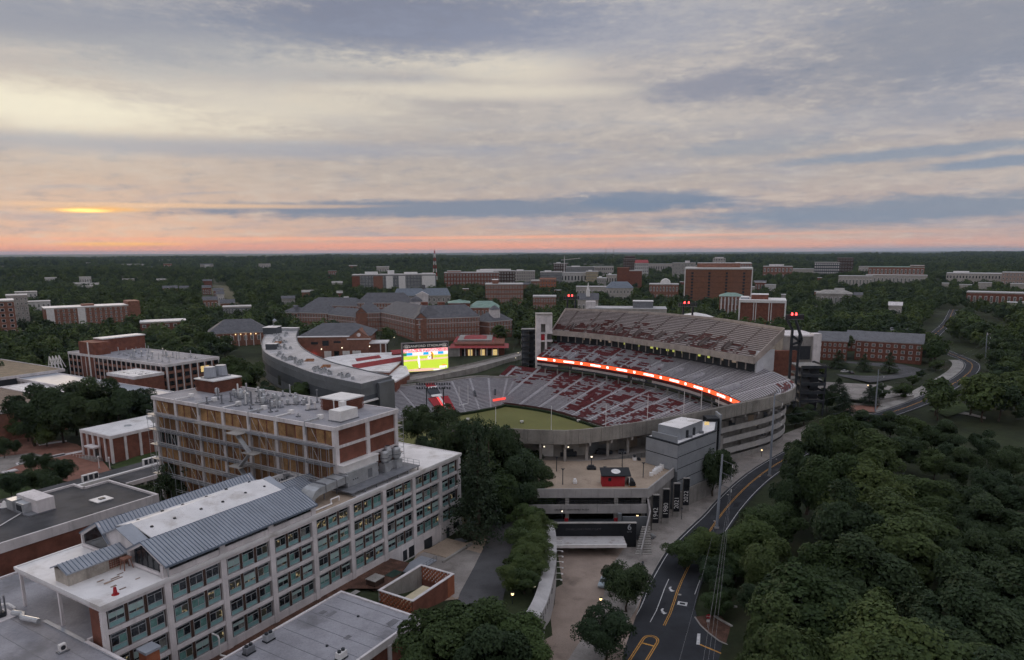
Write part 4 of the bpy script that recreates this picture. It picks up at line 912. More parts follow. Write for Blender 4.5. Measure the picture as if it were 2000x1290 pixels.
# covered walkway with two roof levels
def walkway():
    t = lthing('covered_walkway', 'covered walkway with flat grey roofs and white piers between plaza and lab', 'walkway', 60, 100, 10.4); q = Loc(t, 60, 100, 10.4)
    q.box('roof', M_ROOFD, 57, 78, 94.4, 102.8, 15.3, 15.7); q.box('roof', M_ROOFD, 0, 78, 104.2, 110.5, 15.2, 15.6); q.box('fascia', M_WHITE, 0, 78, 103.0, 104.0, 15.0, 16.1)
    q.box('edge', M_CONC, 57, 78, 93.8, 94.4, 14.6, 15.8)
    for x in np.arange(58, 78, 4.5): q.box('pier', M_WHITE, x, x + .6, 94.4, 95.0, 10.4, 15.3); q.box('pier', M_WHITE, x - 40, x - 39.5, 104.4, 104.9, 10.4, 15.2)
    q.box('back_wall', M_STEELG, 58, 78, 101.4, 101.8, 10.4, 15.3)
    for k, (x, l) in enumerate(((51, 'bank of white air units with black grilles on the walkway roof near the plaza'), (69, 'second bank of white air units farther along the walkway roof'))):
        a = lthing('split_air_units', l, 'air units', x, 105.4, 15.6)
        for j in range(3): PB('cabinet', M_WHITE, a, j * 1.5, j * 1.5 + 1.3, -.5, .5, .2, 2.2); PB('grille', M_STEEL, a, j * 1.5 + .12, j * 1.5 + 1.18, -.54, -.5, .5, 2.0)
        PB('rail', M_STEELG, a, -.2, 4.6, -.6, .6, 0, .2)
walkway()
for k, (px, py, h) in enumerate(((293, 0, 0), (240, 0, 0))[:0]): pass
for k, (px, py, l) in enumerate(((215, 917, 'pale flagless post beside the pavilion corner'), (194, 915, 'second pale post left of the pavilion corner'), (73, 868, 'white post under the plaza trees, nearest the pavilion'), (30, 857, 'white post under the plaza trees'), (15, 853, 'white post at the far left under the plaza trees'))):
    g = G(px, py, 10.75); t = thing('plaza_post', l, 'post', g); MB().cyl((0, 0, 0), (0, 0, 3.8), .16, .13, 8).obj('shaft', M_CONC, t); MB().cyl((0, 0, 3.8), (0, 0, 4.2), .3, .2, 8).obj('lantern', M_WHITE, t); MB().cyl((0, 0, 0), (0, 0, .3), .3, .3, 8).obj('foot', M_CONC2, t)
g = G(19, 922, 10.8); t = thing('lawn_vault', 'pale flat utility lid in the lawn', 'lid', g, YAW); PB('lid', M_CONC, t, -2, 2, -1.2, 1.2, 0, .35); PB('rim', M_STEELG, t, -2.2, 2.2, -1.4, 1.4, -.1, .05)
# halls farther back on the left
def hall(name, label, x0, x1, y0, y1, zb, zt, wall, roof, piers='', fascia=1.2, extra=None, win=True):
    def ex(q, t):
        if 'x' in piers:
            n = max(3, int((y1 - y0) / 4.2))
            for k in range(n + 1): q.box('pier', M_CONC, x0 - .12, x0 + .2, y0 + (y1 - y0 - .6) * k / n, y0 + (y1 - y0 - .6) * k / n + .6, zb, zt - fascia)
            if win:
                for k in range(n):
                    for z in np.arange(zb + 1.2, zt - fascia - 1.6, 3.6): q.box('window', M_GLASS, x0 - .05, x0, y0 + (y1 - y0) * (k + .25) / n, y0 + (y1 - y0) * (k + .85) / n, z, z + 2.2)
        if 'y' in piers:
            n = max(3, int((x1 - x0) / 4.2))
            for k in range(n + 1): q.box('pier', M_CONC, x0 + (x1 - x0 - .6) * k / n, x0 + (x1 - x0 - .6) * k / n + .6, y0 - .12, y0 + .2, zb, zt - fascia)
            if win:
                for k in range(n):
                    for z in np.arange(zb + 1.2, zt - fascia - 1.6, 3.6): q.box('window', M_GLASS, x0 + (x1 - x0) * (k + .25) / n, x0 + (x1 - x0) * (k + .85) / n, y0 - .05, y0, z, z + 2.2)
        if extra: extra(q, t)
    return flat_block(name, label, x0, x1, y0, y1, zb, zt, wall, roof, .15, fascia=fascia, extra=ex)
hall('blue_roof_hall', 'long low hall with pale blue sloping roof behind the dark oaks', 113, 131, 176, 300, 10, 20.2, M_CONC2, M_METALB, 'x')
hall('white_roof_hall', 'low hall with a white roof strip in front of the blue roof', 100, 113, 200, 268, 10, 19.4, M_BRICK, M_ROOFW, 'x')
hall('plant_house', 'small brick penthouse block with white roof beside the blue roofed hall', 131.5, 146, 214, 236, 10, 24.0, M_BRICK, M_ROOFW, '')
hall('tan_roof_hall', 'pale framed hall with a tan gravel roof at the left edge', 66, 92, 196, 290, 10, 22.5, M_BRICK2, mat('tan_gravel_roof', (.20, .155, .125), .95, .15, .3, 8), 'x')
hall('open_frame_hall', 'dark glazed hall with white columns farthest left below the trees', 100, 135, 282, 400, 10, 21.5, M_STEEL, mat('straw_roof', (.25, .20, .14), .95, .15, .3, 8), 'x', win=False)
def vents_extra(q, t):
    q.box('stair_tower', M_BRICK, 160, 184, 290, 298, 26, 33.5); q.box('stair_cap', M_WHITE, 159.6, 184.4, 289.6, 298.4, 33.5, 34.1)
    q.box('stair_front', M_BRICK, 151.4, 160, 283, 298, 12, 33.0); q.box('stair_fin', M_WHITE, 151.2, 151.42, 288, 289.2, 12, 33)
    for k in range(2): q.box('lit_window', M_LIT, 170 + k * 2.6, 172 + k * 2.6, 219.85, 219.95, 20, 23)
hall('vented_brick_lab', 'brick laboratory with pale piers and a crowd of vents on its roof', 151.5, 181, 220, 310, 11, 26.4, M_BRICK2, M_ROOFG, 'xy', extra=vents_extra)
rr = random.Random(21)
for k in range(42):
    x, y = rr.uniform(156, 177), rr.uniform(226, 280); h = rr.choice((1.0, 1.4, 2.0, 3.2, 4.2)); r = rr.uniform(.16, .34)
    t = lthing('lab_vent', 'pale vent stack among the crowd on the vented brick laboratory', 'vent stack', x, y, 26.2, 'vents on the vented brick laboratory')
    link('pipe', shared('vent2', lambda: MB().cyl((0, 0, 0), (0, 0, 1), 1, .9, 6).mesh('vent_pipe', M_GALV)), t, (0, 0, 0), 0, (r, r, h)); link('kerb', shared('vent2k', lambda: MB().box(-1, 1, -1, 1, 0, .3).mesh('vent_kerb', M_STEELG)), t, (0, 0, 0), 0, (r * 2.2, r * 2.2, 1))
t = lthing('lattice_rig', 'white lattice steel rig rising behind the blue roofed hall', 'rig', 137, 300, 19)
for k in range(4):
    b = MB(); x = k * 1.6
    b.bar((x, -2.5, 0), (x, 0, 7.5), .35); b.bar((x, 2.5, 0), (x, 0, 7.5), .35); b.bar((x, -1.4, 3), (x, 1.4, 3), .25); b.bar((x, 0, 7.5), (x + 1.6, -2.5, 1), .25); b.obj('frame', M_WHITE, t)
# ---------------------------------------------------------------- stadium
class WL:
    """parts given in world coordinates under a root Empty standing at `o`"""
    def __init__(s, root, o): s.r, s.o = root, o
    def mb(s, name, mb, mats, parent=None):
        mb.v = [(a - s.o[0], b - s.o[1], c - s.o[2]) for a, b, c in mb.v]; return mb.obj(name, mats, parent or s.r)
    def put(s, name, me, p, rz=0, scale=None, parent=None): return link(name, me, parent or s.r, (p[0] - s.o[0], p[1] - s.o[1], p[2] - s.o[2]), rz, scale)
def wthing(name, label, cat, o, group=None): t = thing(name, label, cat, o, 0, group); return t, WL(t, o)
SO = (60, 310, -2.0)
stad, SW = wthing('stadium', 'big open football stadium with red and grey bench seats, upper deck and curved concrete rim', 'stadium', SO)
def off2(P, o):                     # offset a plan polyline to its left (positive) by o
    Q = offs(P, o); return [(a[0], a[1]) for a in Q]
def with_z(P, z): return [(p[0], p[1], z) for p in P]
RB = RIBBON + [(92, 262), (90, 251)]
RBz = resample(with_z(RB, 0), 120)
def deck(name, inner, outer, n, rows, redp, bench, tread, red, aisles, seed, aw=1):
    A, B = resample(inner, n), resample(outer, n); rr = random.Random(seed)
    d = MB().obj(name, tread, stad); bpy.data.objects.remove(d)
    steps = MB(); bench_b = MB(); ais = {a: MB() for a in aisles}
    def P(i, t): return A[i] + (B[i] - A[i]) * t
    g = np.array([[rr.random() for _ in range(40)] for _ in range(20)])
    def vn(u, v):
        u = u * 39 % 38.99; v = v * 12 % 18.9; i, j = int(u), int(v); fu, fv = u - i, v - j
        return (g[j, i] * (1 - fu) + g[j, i + 1] * fu) * (1 - fv) + (g[j + 1, i] * (1 - fu) + g[j + 1, i + 1] * fu) * fv
    aset = {int(a * n) + k: a for a in aisles for k in range(max(1, round(n / 90)))}
    for j in range(rows):
        t0, t1 = j / rows, (j + 1) / rows; state = False; run = 0
        for i in range(n):
            p0, p1, q0, q1 = P(i, t0), P(i + 1, t0), P(i, t1), P(i + 1, t1)
            z0, z1 = p0[2], p1[2]; zr0, zr1 = q0[2], q1[2]
            steps.face([(p0[0], p0[1], z0), (p1[0], p1[1], z1), (q1[0], q1[1], z1), (q0[0], q0[1], z0)])
            steps.face([(q0[0], q0[1], z0), (q1[0], q1[1], z1), (q1[0], q1[1], zr1), (q0[0], q0[1], zr0)])
            if i in aset:
                m_ = ais[aset[i]]; e = .06
                m_.face([(p0[0], p0[1], z0 + e), (p1[0], p1[1], z1 + e), (q1[0], q1[1], z1 + e), (q0[0], q0[1], z0 + e)])
                h = .5 * (zr0 - z0); mA, mB_ = (p0 + q0) / 2, (p1 + q1) / 2
                m_.face([(mA[0], mA[1], z0 + e + h), (mB_[0], mB_[1], z1 + e + h), (q1[0], q1[1], z1 + e + h), (q0[0], q0[1], z0 + e + h)]); m_.face([(mA[0], mA[1], z0 + e), (mB_[0], mB_[1], z1 + e), (mB_[0], mB_[1], z1 + e + h), (mA[0], mA[1], z0 + e + h)])
                continue
            if run <= 0:
                pr = redp(i / n, j / rows); x = vn(i / n, j / rows)
                state = rr.random() < np.clip(pr + (x - .5) * 1.5 * (pr > .03) * (pr < .97), 0, 1); run = rr.choice((1, 2, 2, 3, 4, 6, 8))
            run -= 1
            m = 1 if state else 0; a, b = .30, .78
            u0, u1, w0, w1 = p0 + (q0 - p0) * a, p1 + (q1 - p1) * a, p0 + (q0 - p0) * b, p1 + (q1 - p1) * b
            bz = .42
            bench_b.face([(u0[0], u0[1], z0 + bz), (u1[0], u1[1], z1 + bz), (w1[0], w1[1], z1 + bz), (w0[0], w0[1], z0 + bz)], m)
            bench_b.face([(u0[0], u0[1], z0 + bz - .2), (u1[0], u1[1], z1 + bz - .2), (u1[0], u1[1], z1 + bz), (u0[0], u0[1], z0 + bz)], m)
            if state: bench_b.face([(w0[0], w0[1], z0 + bz), (w1[0], w1[1], z1 + bz), (w1[0], w1[1], z1 + bz + .35), (w0[0], w0[1], z0 + bz + .35)], 1)
    o = SW.mb(name, steps, tread)
    x = SW.mb('bench_rows', bench_b, [bench, red], o); x['kind'] = 'stuff'
    for a in ais.values():
        if a.f: SW.mb('aisle_stair', a, mat('aisle_concrete', (.62, .61, .64), .85, .1, .5, 5) if bench is not M_ALUT else M_TREADT, o)
    # solid underside so the stand is not paper thin
    u = MB(); lo = lambda Q: [(p[0], p[1], p[2] - 1.0) for p in Q]
    u.strip(lo(A), lo(B)); u.strip(lo(A), [tuple(p) for p in A]); u.strip([tuple(p + (0, 0, 0)) for p in B], lo(B)); u.face([tuple(A[0]), tuple(B[0]), lo(B)[0], lo(A)[0]]); u.face([tuple(A[-1]), tuple(B[-1]), lo(B)[-1], lo(A)[-1]])
    SW.mb('stand_slab', u, M_CONC2, o)
    return A, B
# lower stand of the north side
inner = [(-22, 378), (-8, 369.5), (6.2, 361.5), (20, 350.5), (32, 334), (40, 321), (50, 305), (57, 290), (60, 275), (57, 262)]
outer_plan = [(-1, 413)] + off2(RB, 4.5)
def p_low(u, v):
    if u < .16: return .55 * (v > .55)
    if u < .36: return .6 * np.clip((v - .45 + (u - .16) * 1.2) * 3, 0, 1)
    if u < .62: return .54 if v < .85 else .3
    if u < .68: return .5
    return 0
deck('lower_stand', with_z(inner, -.9), with_z(outer_plan, 12.6), 250, 34, p_low, M_ALU, M_TREAD, M_SEATR, [.02, .10, .19, .27, .35, .43, .51, .59, .67, .75, .84, .93], 1)
# middle stand above the ribbon board
RZ = 20.6
outer_mid = [G(1096, 659, 29.5), G(1178, 668, 29.5), G(1310, 685, 29.5), G(1376, 694, 29.5), G(1442, 705.5, 29.5), G(1475, 714, 29.3), G(1508, 725, 29), G(1535, 737, 28.8), G(1549, 745.5, 28.5), G(1555, 755, 28.4), G(1541, 765, 28.3), G(1512, 774.2, 28.3)]
outer_mid = [(p[0] - .5, p[1] - .3, p[2]) for p in outer_mid]
def p_mid(u, v):
    if u < .30: return .40
    if u < .44: return .50 * (1 - (u - .30) / .14) + .08
    if u > .80 and v > .72: return .5
    return 0
deck('middle_stand', with_z(RB, RZ), outer_mid, 220, 24, p_mid, M_ALU, M_TREAD, M_SEATR, [.015, .09, .17, .25, .33, .41, .49, .57, .65, .73, .81, .90], 2)
# upper deck
UF = [G(1078, 648, 34), G(1178, 657, 34), G(1310, 675, 34), G(1472, 702, 34)]
UB = [G(1105, 606.5, 45), G(1211, 611, 45), G(1310, 617.5, 45), G(1409, 627.5, 45), G(1531, 646.5, 45)]
def p_up(u, v):
    b = np.clip(.62 - v, 0, .5) * 1.5
    if u < .10: return .45 * (v < .35)
    if u < .80: return b * (.75 + .3 * math.sin(u * 9))
    return .30 * (v < .35)
UA, UBm = deck('upper_stand', UF, UB, 220, 17, p_up, M_ALUT, M_TREADT, M_SEATRD, [.05, .15, .25, .35, .46, .57, .68, .79, .90], 3)
def wall_strip(name, A, z0, z1, m, thick, parent=None, side=1):
    P = np.array([a[:2] for a in A]); Q = np.array(offs([(*a, 0) for a in P], thick * side)); b = MB()
    lo = lambda S, z: [(p[0], p[1], (z[i] if hasattr(z, '__len__') else z)) for i, p in enumerate(S)]
    b.strip(lo(P, z0), lo(P, z1)); b.strip(lo(P, z1), lo(Q, z1)); b.strip(lo(Q, z1), lo(Q, z0)); b.strip(lo(Q, z0), lo(P, z0))
    for k in (0, -1): b.face([lo(P, z0)[k], lo(P, z1)[k], lo(Q, z1)[k], lo(Q, z0)[k]])
    return SW.mb(name, b, m, parent)
M_TAN = mat('tan_concrete', (.43, .375, .34), .9, .12, .3, 5, streak=.3)
wall_strip('upper_front_fascia', UA, UA[:, 2] - 2.0, UA[:, 2] + .9, M_TAN, -.5); wall_strip('upper_back_parapet', UBm, UBm[:, 2] - 1.2, UBm[:, 2] + 1.3, M_TAN, .5)
for e, s_ in ((0, 1), (-1, -1)):
    a, b = UA[e], UBm[e]; n_ = np.array([b[1] - a[1], -(b[0] - a[0]), 0]); n_ = n_ / np.linalg.norm(n_) * .4 * -s_
    SW.mb('upper_end_beam', MB().hexa([tuple(a + (0, 0, -2.2)), tuple(b + (0, 0, -2.6)), tuple(b + n_ + (0, 0, -2.6)), tuple(a + n_ + (0, 0, -2.2)), tuple(a + (0, 0, .9)), tuple(b + (0, 0, 1.2)), tuple(b + n_ + (0, 0, 1.2)), tuple(a + n_ + (0, 0, .9))]), M_TAN)
# club level behind the gap: dark back wall, glazing, lit signs and posts
mid_top = resample(outer_mid[:6], 60)
PA = [(p[0] + 3.0, p[1] + 2.2) for p in UA[::8]]
wall_strip('club_back_wall', PA, 27.5, 34.2, M_STEEL, .5)
for k in range(1, 27):
    p = UA[int(k * 220 / 27)] + np.array([1.4, 1.0, 0]); SW.mb('club_post', MB().box(p[0] - .22, p[0] + .22, p[1] - .22, p[1] + .22, 28.6, 33.0), M_TAN)
rr = random.Random(31); M_YEL = mat('yellow_sign_glow', (.5, .5, .1), .5, .1, 1, 3, emit=(.75, .80, .18), es=.45)
for k in (9, 11, 14, 17, 20, 22, 27, 31, 33, 36, 38, 41, 46, 49, 53, 56):
    p = np.array([*UA[int(k * 3.5)][:2]]) + np.array([2.6, 1.9]); l = rr.uniform(.6, 2.2)
    SW.mb('club_sign', MB().bar((p[0], p[1], 30.9), (p[0] + .6 * l, p[1] - .8 * l, 30.9), .1, 1.2), M_YEL if 20 < k < 50 else mat('dim_sign_glow', (.4, .3, .25), .6, .2, 1, 3, emit=(.5, .4, .3), es=.25))
# walls carrying the upper deck, white end panel at the right
SW.mb('upper_end_panel', MB().prism([tuple((UA[-1] + (UBm[-1] - UA[-1]) * t)[:2] + np.array(d)) for t, d in ((.12, (0, 0)), (.72, (0, 0)), (.72, (-.5, .6)), (.12, (-.5, .6)))], 27.6, 37.2), mat('white_wall_panel', (.62, .63, .66), .8, .06))
# ribbon board and the fascia under it
RBs = RBz[:, :2]; nseg = 120
def seg_strip(a, b, z0, z1, off): 
    Q = np.array(offs([(*p, 0) for p in RBs[a:b + 1]], off)) if b > a else RBs[a:b + 1]
    m = MB(); m.strip([(p[0], p[1], z0) for p in Q], [(p[0], p[1], z1) for p in Q]); return m
wall_strip('ribbon_backing', RBs, 17.2, 20.9, mat('dark_red_fascia', (.085, .012, .014), .7, .12), .6)
SW.mb('ribbon_board', seg_strip(0, 120, 18.75, 20.6, -.14), M_LED)
k = 0
while k < 108:
    SW.mb('ribbon_text', seg_strip(k, k + 5, 19.2, 20.15, -.22), M_LEDW)
    SW.mb('ribbon_emblem', seg_strip(k + 8, k + 9, 19.1, 20.25, -.22), M_LEDW); k += 13
M_FASC = mat('beige_fascia', (.48, .42, .40), .85, .06)
for a, b in ((2, 10), (17, 44), (56, 82), (90, 112)): wall_strip('beige_fascia', RBs[a:b + 1], 15.9, 17.15, M_FASC, .5)
wall_strip('fascia_gap', RBs, 15.2, 16.0, M_STEEL, .3)
for k in range(3, 118, 6):
    p = RBs[k] + np.array([1.2, .9]); SW.mb('stand_post', MB().box(p[0] - .35, p[0] + .35, p[1] - .35, p[1] + .35, 9, 17.3), M_CONC2)
p, q = RBs[46], RBs[54]; dirr = q - p; ang = math.atan2(dirr[1], dirr[0])
sg = SW.mb('field_sign', MB().bar((p[0] - .35, p[1] - .3, 16.45), (q[0] - .35, q[1] - .3, 16.45), .12, 1.5), M_STEEL)
c = (p + q) / 2
text_mesh('sign_letters', 'DOOLEY FIELD', 1.35, M_WHITE, stad, (c[0] - .55 - SO[0], c[1] - .45 - SO[1], 16.45 - SO[2]), (math.pi / 2, 0, ang), .02)
# vomitory walls of the middle and upper stands
for frac in [.05, .13, .21, .29, .37, .45, .53, .61, .69, .77]:
    i = int(frac * 120); A_, B_ = resample(with_z(RB, RZ), 120), resample(outer_mid, 120)
    a, b = A_[i], B_[i]; t = (A_[i + 1] - A_[i])[:2]; t /= np.linalg.norm(t); d = (b - a)[:2]; L_ = np.linalg.norm(d); d /= L_
    v = MB(); 
    for sgn in (-.9, .9):
        s0 = np.array(a[:2]) + d * L_ * .05 + t * sgn; s1 = np.array(a[:2]) + d * L_ * .34 + t * sgn
        z0, z1 = a[2] + .05 * (b[2] - a[2]), a[2] + .34 * (b[2] - a[2])
        v.hexa([(*(s0 - t * .15), z0), (*(s1 - t * .15), z1), (*(s1 + t * .15), z1), (*(s0 + t * .15), z0), (*(s0 - t * .15), z0 + 1.3), (*(s1 - t * .15), z1 + 1.3), (*(s1 + t * .15), z1 + 1.3), (*(s0 + t * .15), z0 + 1.3)])
    e = np.array(a[:2]) + d * L_ * .30; v.bar((*(e - t * .8), a[2] + .33 * (b[2] - a[2]) + .6), (*(e + t * .8), a[2] + .33 * (b[2] - a[2]) + .6), .2, 1.0)
    SW.mb('vomitory', v, M_ALU)
for frac in [.09, .20, .31, .41, .52, .63, .74, .85]:
    i = int(frac * 220); a, b = UA[i], UBm[i]; t = (UA[i + 1] - UA[i])[:2]; t /= np.linalg.norm(t); d = (b - a)[:2]
    v = MB()
    for sgn in (-1.0, 1.0):
        s0, s1 = a[:2] + d * .10 + t * sgn, a[:2] + d * .36 + t * sgn; z0, z1 = a[2] + .10 * (b[2] - a[2]), a[2] + .36 * (b[2] - a[2])
        v.hexa([(*(s0 - t * .15), z0), (*(s1 - t * .15), z1), (*(s1 + t * .15), z1), (*(s0 + t * .15), z0), (*(s0 - t * .15), z0 + 1.5), (*(s1 - t * .15), z1 + 1.5), (*(s1 + t * .15), z1 + 1.5), (*(s0 + t * .15), z0 + 1.5)])
    SW.mb('vomitory', v, M_TREADT)
# east end stand behind the rim (seen only from over the top)
rimR = resample(RIM, 100)
east_in = [(57, 262), (50, 252), (40, 246), (26, 240), (10, 238), (-8, 243), (-22, 252)]
e0 = 60
eo = [tuple(p) for p in rimR[:e0 + 1]][::-1]
deck('east_stand', with_z(east_in, -.9), [(p[0] - .2, p[1] + 1.0, RIMZ - .9) for p in eo], 60, 30, lambda u, v: 0, M_ALU, M_TREAD, M_SEATR, [.2, .4, .6, .8], 4)
# west end stand
W_in = [G(765, 820, -1), G(850, 813, -1), G(908, 805, -1), G(945, 798.5, -1), G(968, 794, -1), G(988, 788.5, -1)]
W_out = [G(690, 762, 8.5), G(770, 757, 8.5), G(860, 747, 8.5), G(928, 738, 8.5), G(975, 739, 8.5), G(1012, 738, 8.5)]
def p_w(u, v): return 0
WA, WB = deck('west_stand', W_in, W_out, 70, 24, p_w, M_ALU, M_TREAD, M_SEATR, [.12, .24, .46, .58, .70, .82, .94], 5)
wall_strip('west_back_wall', WB, 5, 9.6, M_CONC2, .5)
def wq(u, v): i = int(u * 70); return WA[i] + (WB[i] - WA[i]) * v
def w_panel(name, u0, u1, v0, v1, m, dz=.75, par=None):
    pts = [wq(u0, v0), wq(u1, v0), wq(u1, v1), wq(u0, v1)]; b = MB().hexa([tuple(p + (0, 0, dz - .3)) for p in pts] + [tuple(p + (0, 0, dz)) for p in pts]); return SW.mb(name, b, m, par)
w_panel('red_seat_block', .36, .415, .02, .50, M_RED); w_panel('red_seat_block', .445, .50, .02, .50, M_RED); w_panel('red_seat_block', .40, .47, .82, .97, M_RED)
w_panel('tunnel_glow', .418, .442, .02, .50, mat('tunnel_led', (.7, .08, .08), .5, .05, 1, 3, emit=(1, .07, .06), es=.75)); w_panel('tunnel_box', .395, .465, .56, .78, M_STEEL, 1.2); w_panel('tunnel_lintel', .39, .47, .50, .56, M_WHITE, 1.3); w_panel('tunnel_lintel', .39, .47, .78, .82, M_WHITE, 1.3)
for a, u in ((.415, .42), (.44, .445)): w_panel('tunnel_rail', a, u, 0, .56, M_WHITE, 1.1)
for u in (.70, .86): w_panel('portal', u, u + .022, .34, .52, M_STEEL, 1.1)
for px0, py0, px1, py1 in ((963, 783, 987, 779), (779, 800, 804, 795)):
    a, b = G(px0, py0, 1.0), G(px1, py1, 1.0); SW.mb('corner_led', MB().bar((a[0], a[1] - 1, 1.4), (b[0], b[1] - 1, 1.4), .3, 1.1), mat('corner_led_glow', (.8, .1, .08), .5, .03, 1, 3, emit=(1, .07, .05), es=1.1))
# field, hedge and field wall
fld = [(p[0], p[1]) for p in resample(inner, 40)] + [(p[0], p[1]) for p in resample(east_in, 20)[1:]] + [(-45, 270), (-62, 300), (-64, 345)] + [(p[0], p[1]) for p in WA[::6]]
struct(MB().face([(x, y, -2.0) for x, y in fld]).obj('football_field', M_TURF))
I2 = resample(with_z(inner, 0), 60)
wall_strip('field_wall', I2, -2.0, -.2, mat('field_wall_brick', (.10, .045, .04), .9, .15), .3)
hq = offs([(*p[:2], 0) for p in I2], -1.4)
hb = MB(); rr = random.Random(2)
for k in range(len(hq) - 1):
    for j in range(3):
        a, b = hq[k] + (hq[k + 1] - hq[k]) * j / 3, hq[k] + (hq[k + 1] - hq[k]) * (j + 1) / 3
        hb.bar((a[0], a[1], -1.45), (b[0], b[1], -1.45), 1.5 + rr.uniform(-.2, .2), 1.1 + rr.uniform(-.2, .2))
M_HEDGE = mat('hedge_leaves', (.022, .040, .016), .95, .3, .8, 5, bump=.8)
tag(hb.obj('hedge', M_HEDGE), 'clipped dark hedge running along the north side of the field', 'hedge')
hb = MB(); q = offs([(*p[:2], 0) for p in WA[14:]], -1.4)
for k in range(len(q) - 1): hb.bar((q[k][0], q[k][1], -1.45), (q[k + 1][0], q[k + 1][1], -1.45), 1.4 + rr.uniform(-.2, .2), 1.1)
tag(hb.obj('hedge', M_HEDGE), 'clipped dark hedge below the west stand behind the goal', 'hedge')
# rim wall of panels
n = 56; rp = resample(RIM, n)
for k in range(n):
    a, b = rp[k].copy(), rp[k + 1].copy(); d = (b - a)[:2]; l = np.linalg.norm(d); d /= l; nn = np.array([-d[1], d[0]]) * .55
    a[:2] += d * .04; b[:2] -= d * .04
    SW.mb('rim_panel', MB().hexa([(*a[:2], a[2] - 4.3), (*b[:2], b[2] - 4.3), (*(b[:2] + nn), b[2] - 4.3), (*(a[:2] + nn), a[2] - 4.3), tuple(a), tuple(b), (*(b[:2] + nn), b[2]), (*(a[:2] + nn), a[2])]), M_CONCD)
# concourse below the rim
Pin = offs([(*p[:2], 0) for p in rp], 7.0)
SW.mb('concourse_wall', MB().strip([(p[0], p[1], 4.5) for p in Pin[:44]], [(p[0], p[1], 26.5) for p in Pin[:44]]), M_CONC2)
SW.mb('rim_soffit', MB().strip([(p[0], p[1], RIMZ - 4.35) for p in rp[:48]], [(p[0], p[1], RIMZ - 5.5) for p in Pin[:48]]), M_CONCD)
SW.mb('concourse_floor', MB().strip([(p[0], p[1], 18.4) for p in offs([(*p[:2], 0) for p in rp[:26]], .2)], [(p[0], p[1], 18.4) for p in Pin[:26]]), M_PAVE)
SW.mb('plinth_wall', MB().strip([(p[0], p[1], 2) for p in offs([(*p[:2], 0) for p in rp[:28]], .3)], [(p[0], p[1], 18.4) for p in offs([(*p[:2], 0) for p in rp[:28]], .3)]), M_CONC2)
P1 = offs([(*p[:2], 0) for p in rp], 2.2)
for k in range(4, 46, 2):
    p = P1[k]; z0 = 18.4 if k < 26 else 20.2
    if k >= 26: p = offs([(*p[:2], 0) for p in rp], 5.0)[k]
    SW.mb('column', MB().box(p[0] - .4, p[0] + .4, p[1] - .4, p[1] + .4, z0, RIMZ - 4.2), M_CONC2)
    a, b = rp[k], Pin[k]; SW.mb('raker_beam', MB().hexa([(a[0] - .25, a[1], 23.2), (a[0] + .25, a[1], 23.2), (b[0] + .25, b[1], 21.0), (b[0] - .25, b[1], 21.0), (a[0] - .25, a[1], 24.1), (a[0] + .25, a[1], 24.1), (b[0] + .25, b[1], 22.8), (b[0] - .25, b[1], 22.8)]), M_CONC2)
    if k < 40: SW.mb('ceiling_lamp', MB().box(p[0] + .9, p[0] + 1.25, p[1] + .9, p[1] + 1.1, 22.4, 22.65), M_LAMP)
P2 = offs([(*p[:2], 0) for p in rp], 6.7)
for k, m_ in ((8, M_WHITE), (13, M_CHAR2), (14, M_CHAR2), (17, M_DECK), (20, M_CHAR), (30, M_CHAR), (33, M_DECK), (36, M_CHAR), (39, M_CHAR2)):
    a, b = P2[k], P2[k + 1]
    SW.mb('concourse_panel', MB().strip([(*a, 18.5), (*b, 18.5)], [(*a, 22.2), (*b, 22.2)]), m_)
# spiral ramps of the north-east corner
R0, R1 = 26, 47
for zt, zlow in ((19.9, 18.0), (16.0, 14.1), (12.0, 10.1)):
    Q = offs([(*p[:2], 0) for p in rp], 3.0)[R0:R1]
    for k in range(len(Q) - 1):
        a, b = Q[k], Q[k + 1]; d = (b - a) / np.linalg.norm(b - a); nn = np.array([-d[1], d[0]]) * .35
        SW.mb('ramp_parapet', MB().hexa([(*a, zlow), (*b, zlow), (*(b + nn), zlow), (*(a + nn), zlow), (*a, zt), (*b, zt), (*(b + nn), zt), (*(a + nn), zt)]), mat('ramp_concrete', (.50, .485, .47), .9, .08, .3, 5, streak=.3))
    I_ = offs([(*p[:2], 0) for p in rp], 9.0)[R0:R1]
    b = MB().strip([(*p, zlow + .4) for p in Q], [(*p, zlow + .4) for p in I_]); b.strip([(*p, zlow - .1) for p in Q], [(*p, zlow - .1) for p in I_]); SW.mb('ramp_slab', b, M_CONC2)
    for k in range(0, len(Q) - 1, 3):
        p = I_[k] * .55 + Q[k] * .45; SW.mb('ramp_column', MB().box(p[0] - .4, p[0] + .4, p[1] - .4, p[1] + .4, zlow - 3.6, zlow), M_CONC2)
I_ = offs([(*p[:2], 0) for p in rp], 9.0)[R0:R1]; SW.mb('ramp_back_wall', MB().strip([(*p, 4.5) for p in I_], [(*p, 24) for p in I_]), M_TAN)
Q = offs([(*p[:2], 0) for p in rp], 3.4)[R0:R1]; SW.mb('ramp_base_wall', MB().strip([(*p, 5) for p in Q], [(*p, 9.0) for p in Q]), M_CONC2)
for k in (2, 7, 12, 16):
    for z in (17.6, 13.7, 9.7): SW.mb('ramp_lamp', MB().box(Q[k][0] + .2, Q[k][0] + .5, Q[k][1] + .8, Q[k][1] + 1.0, z - .1, z + .08), M_LAMP) if (k + int(z)) % 3 == 0 else None
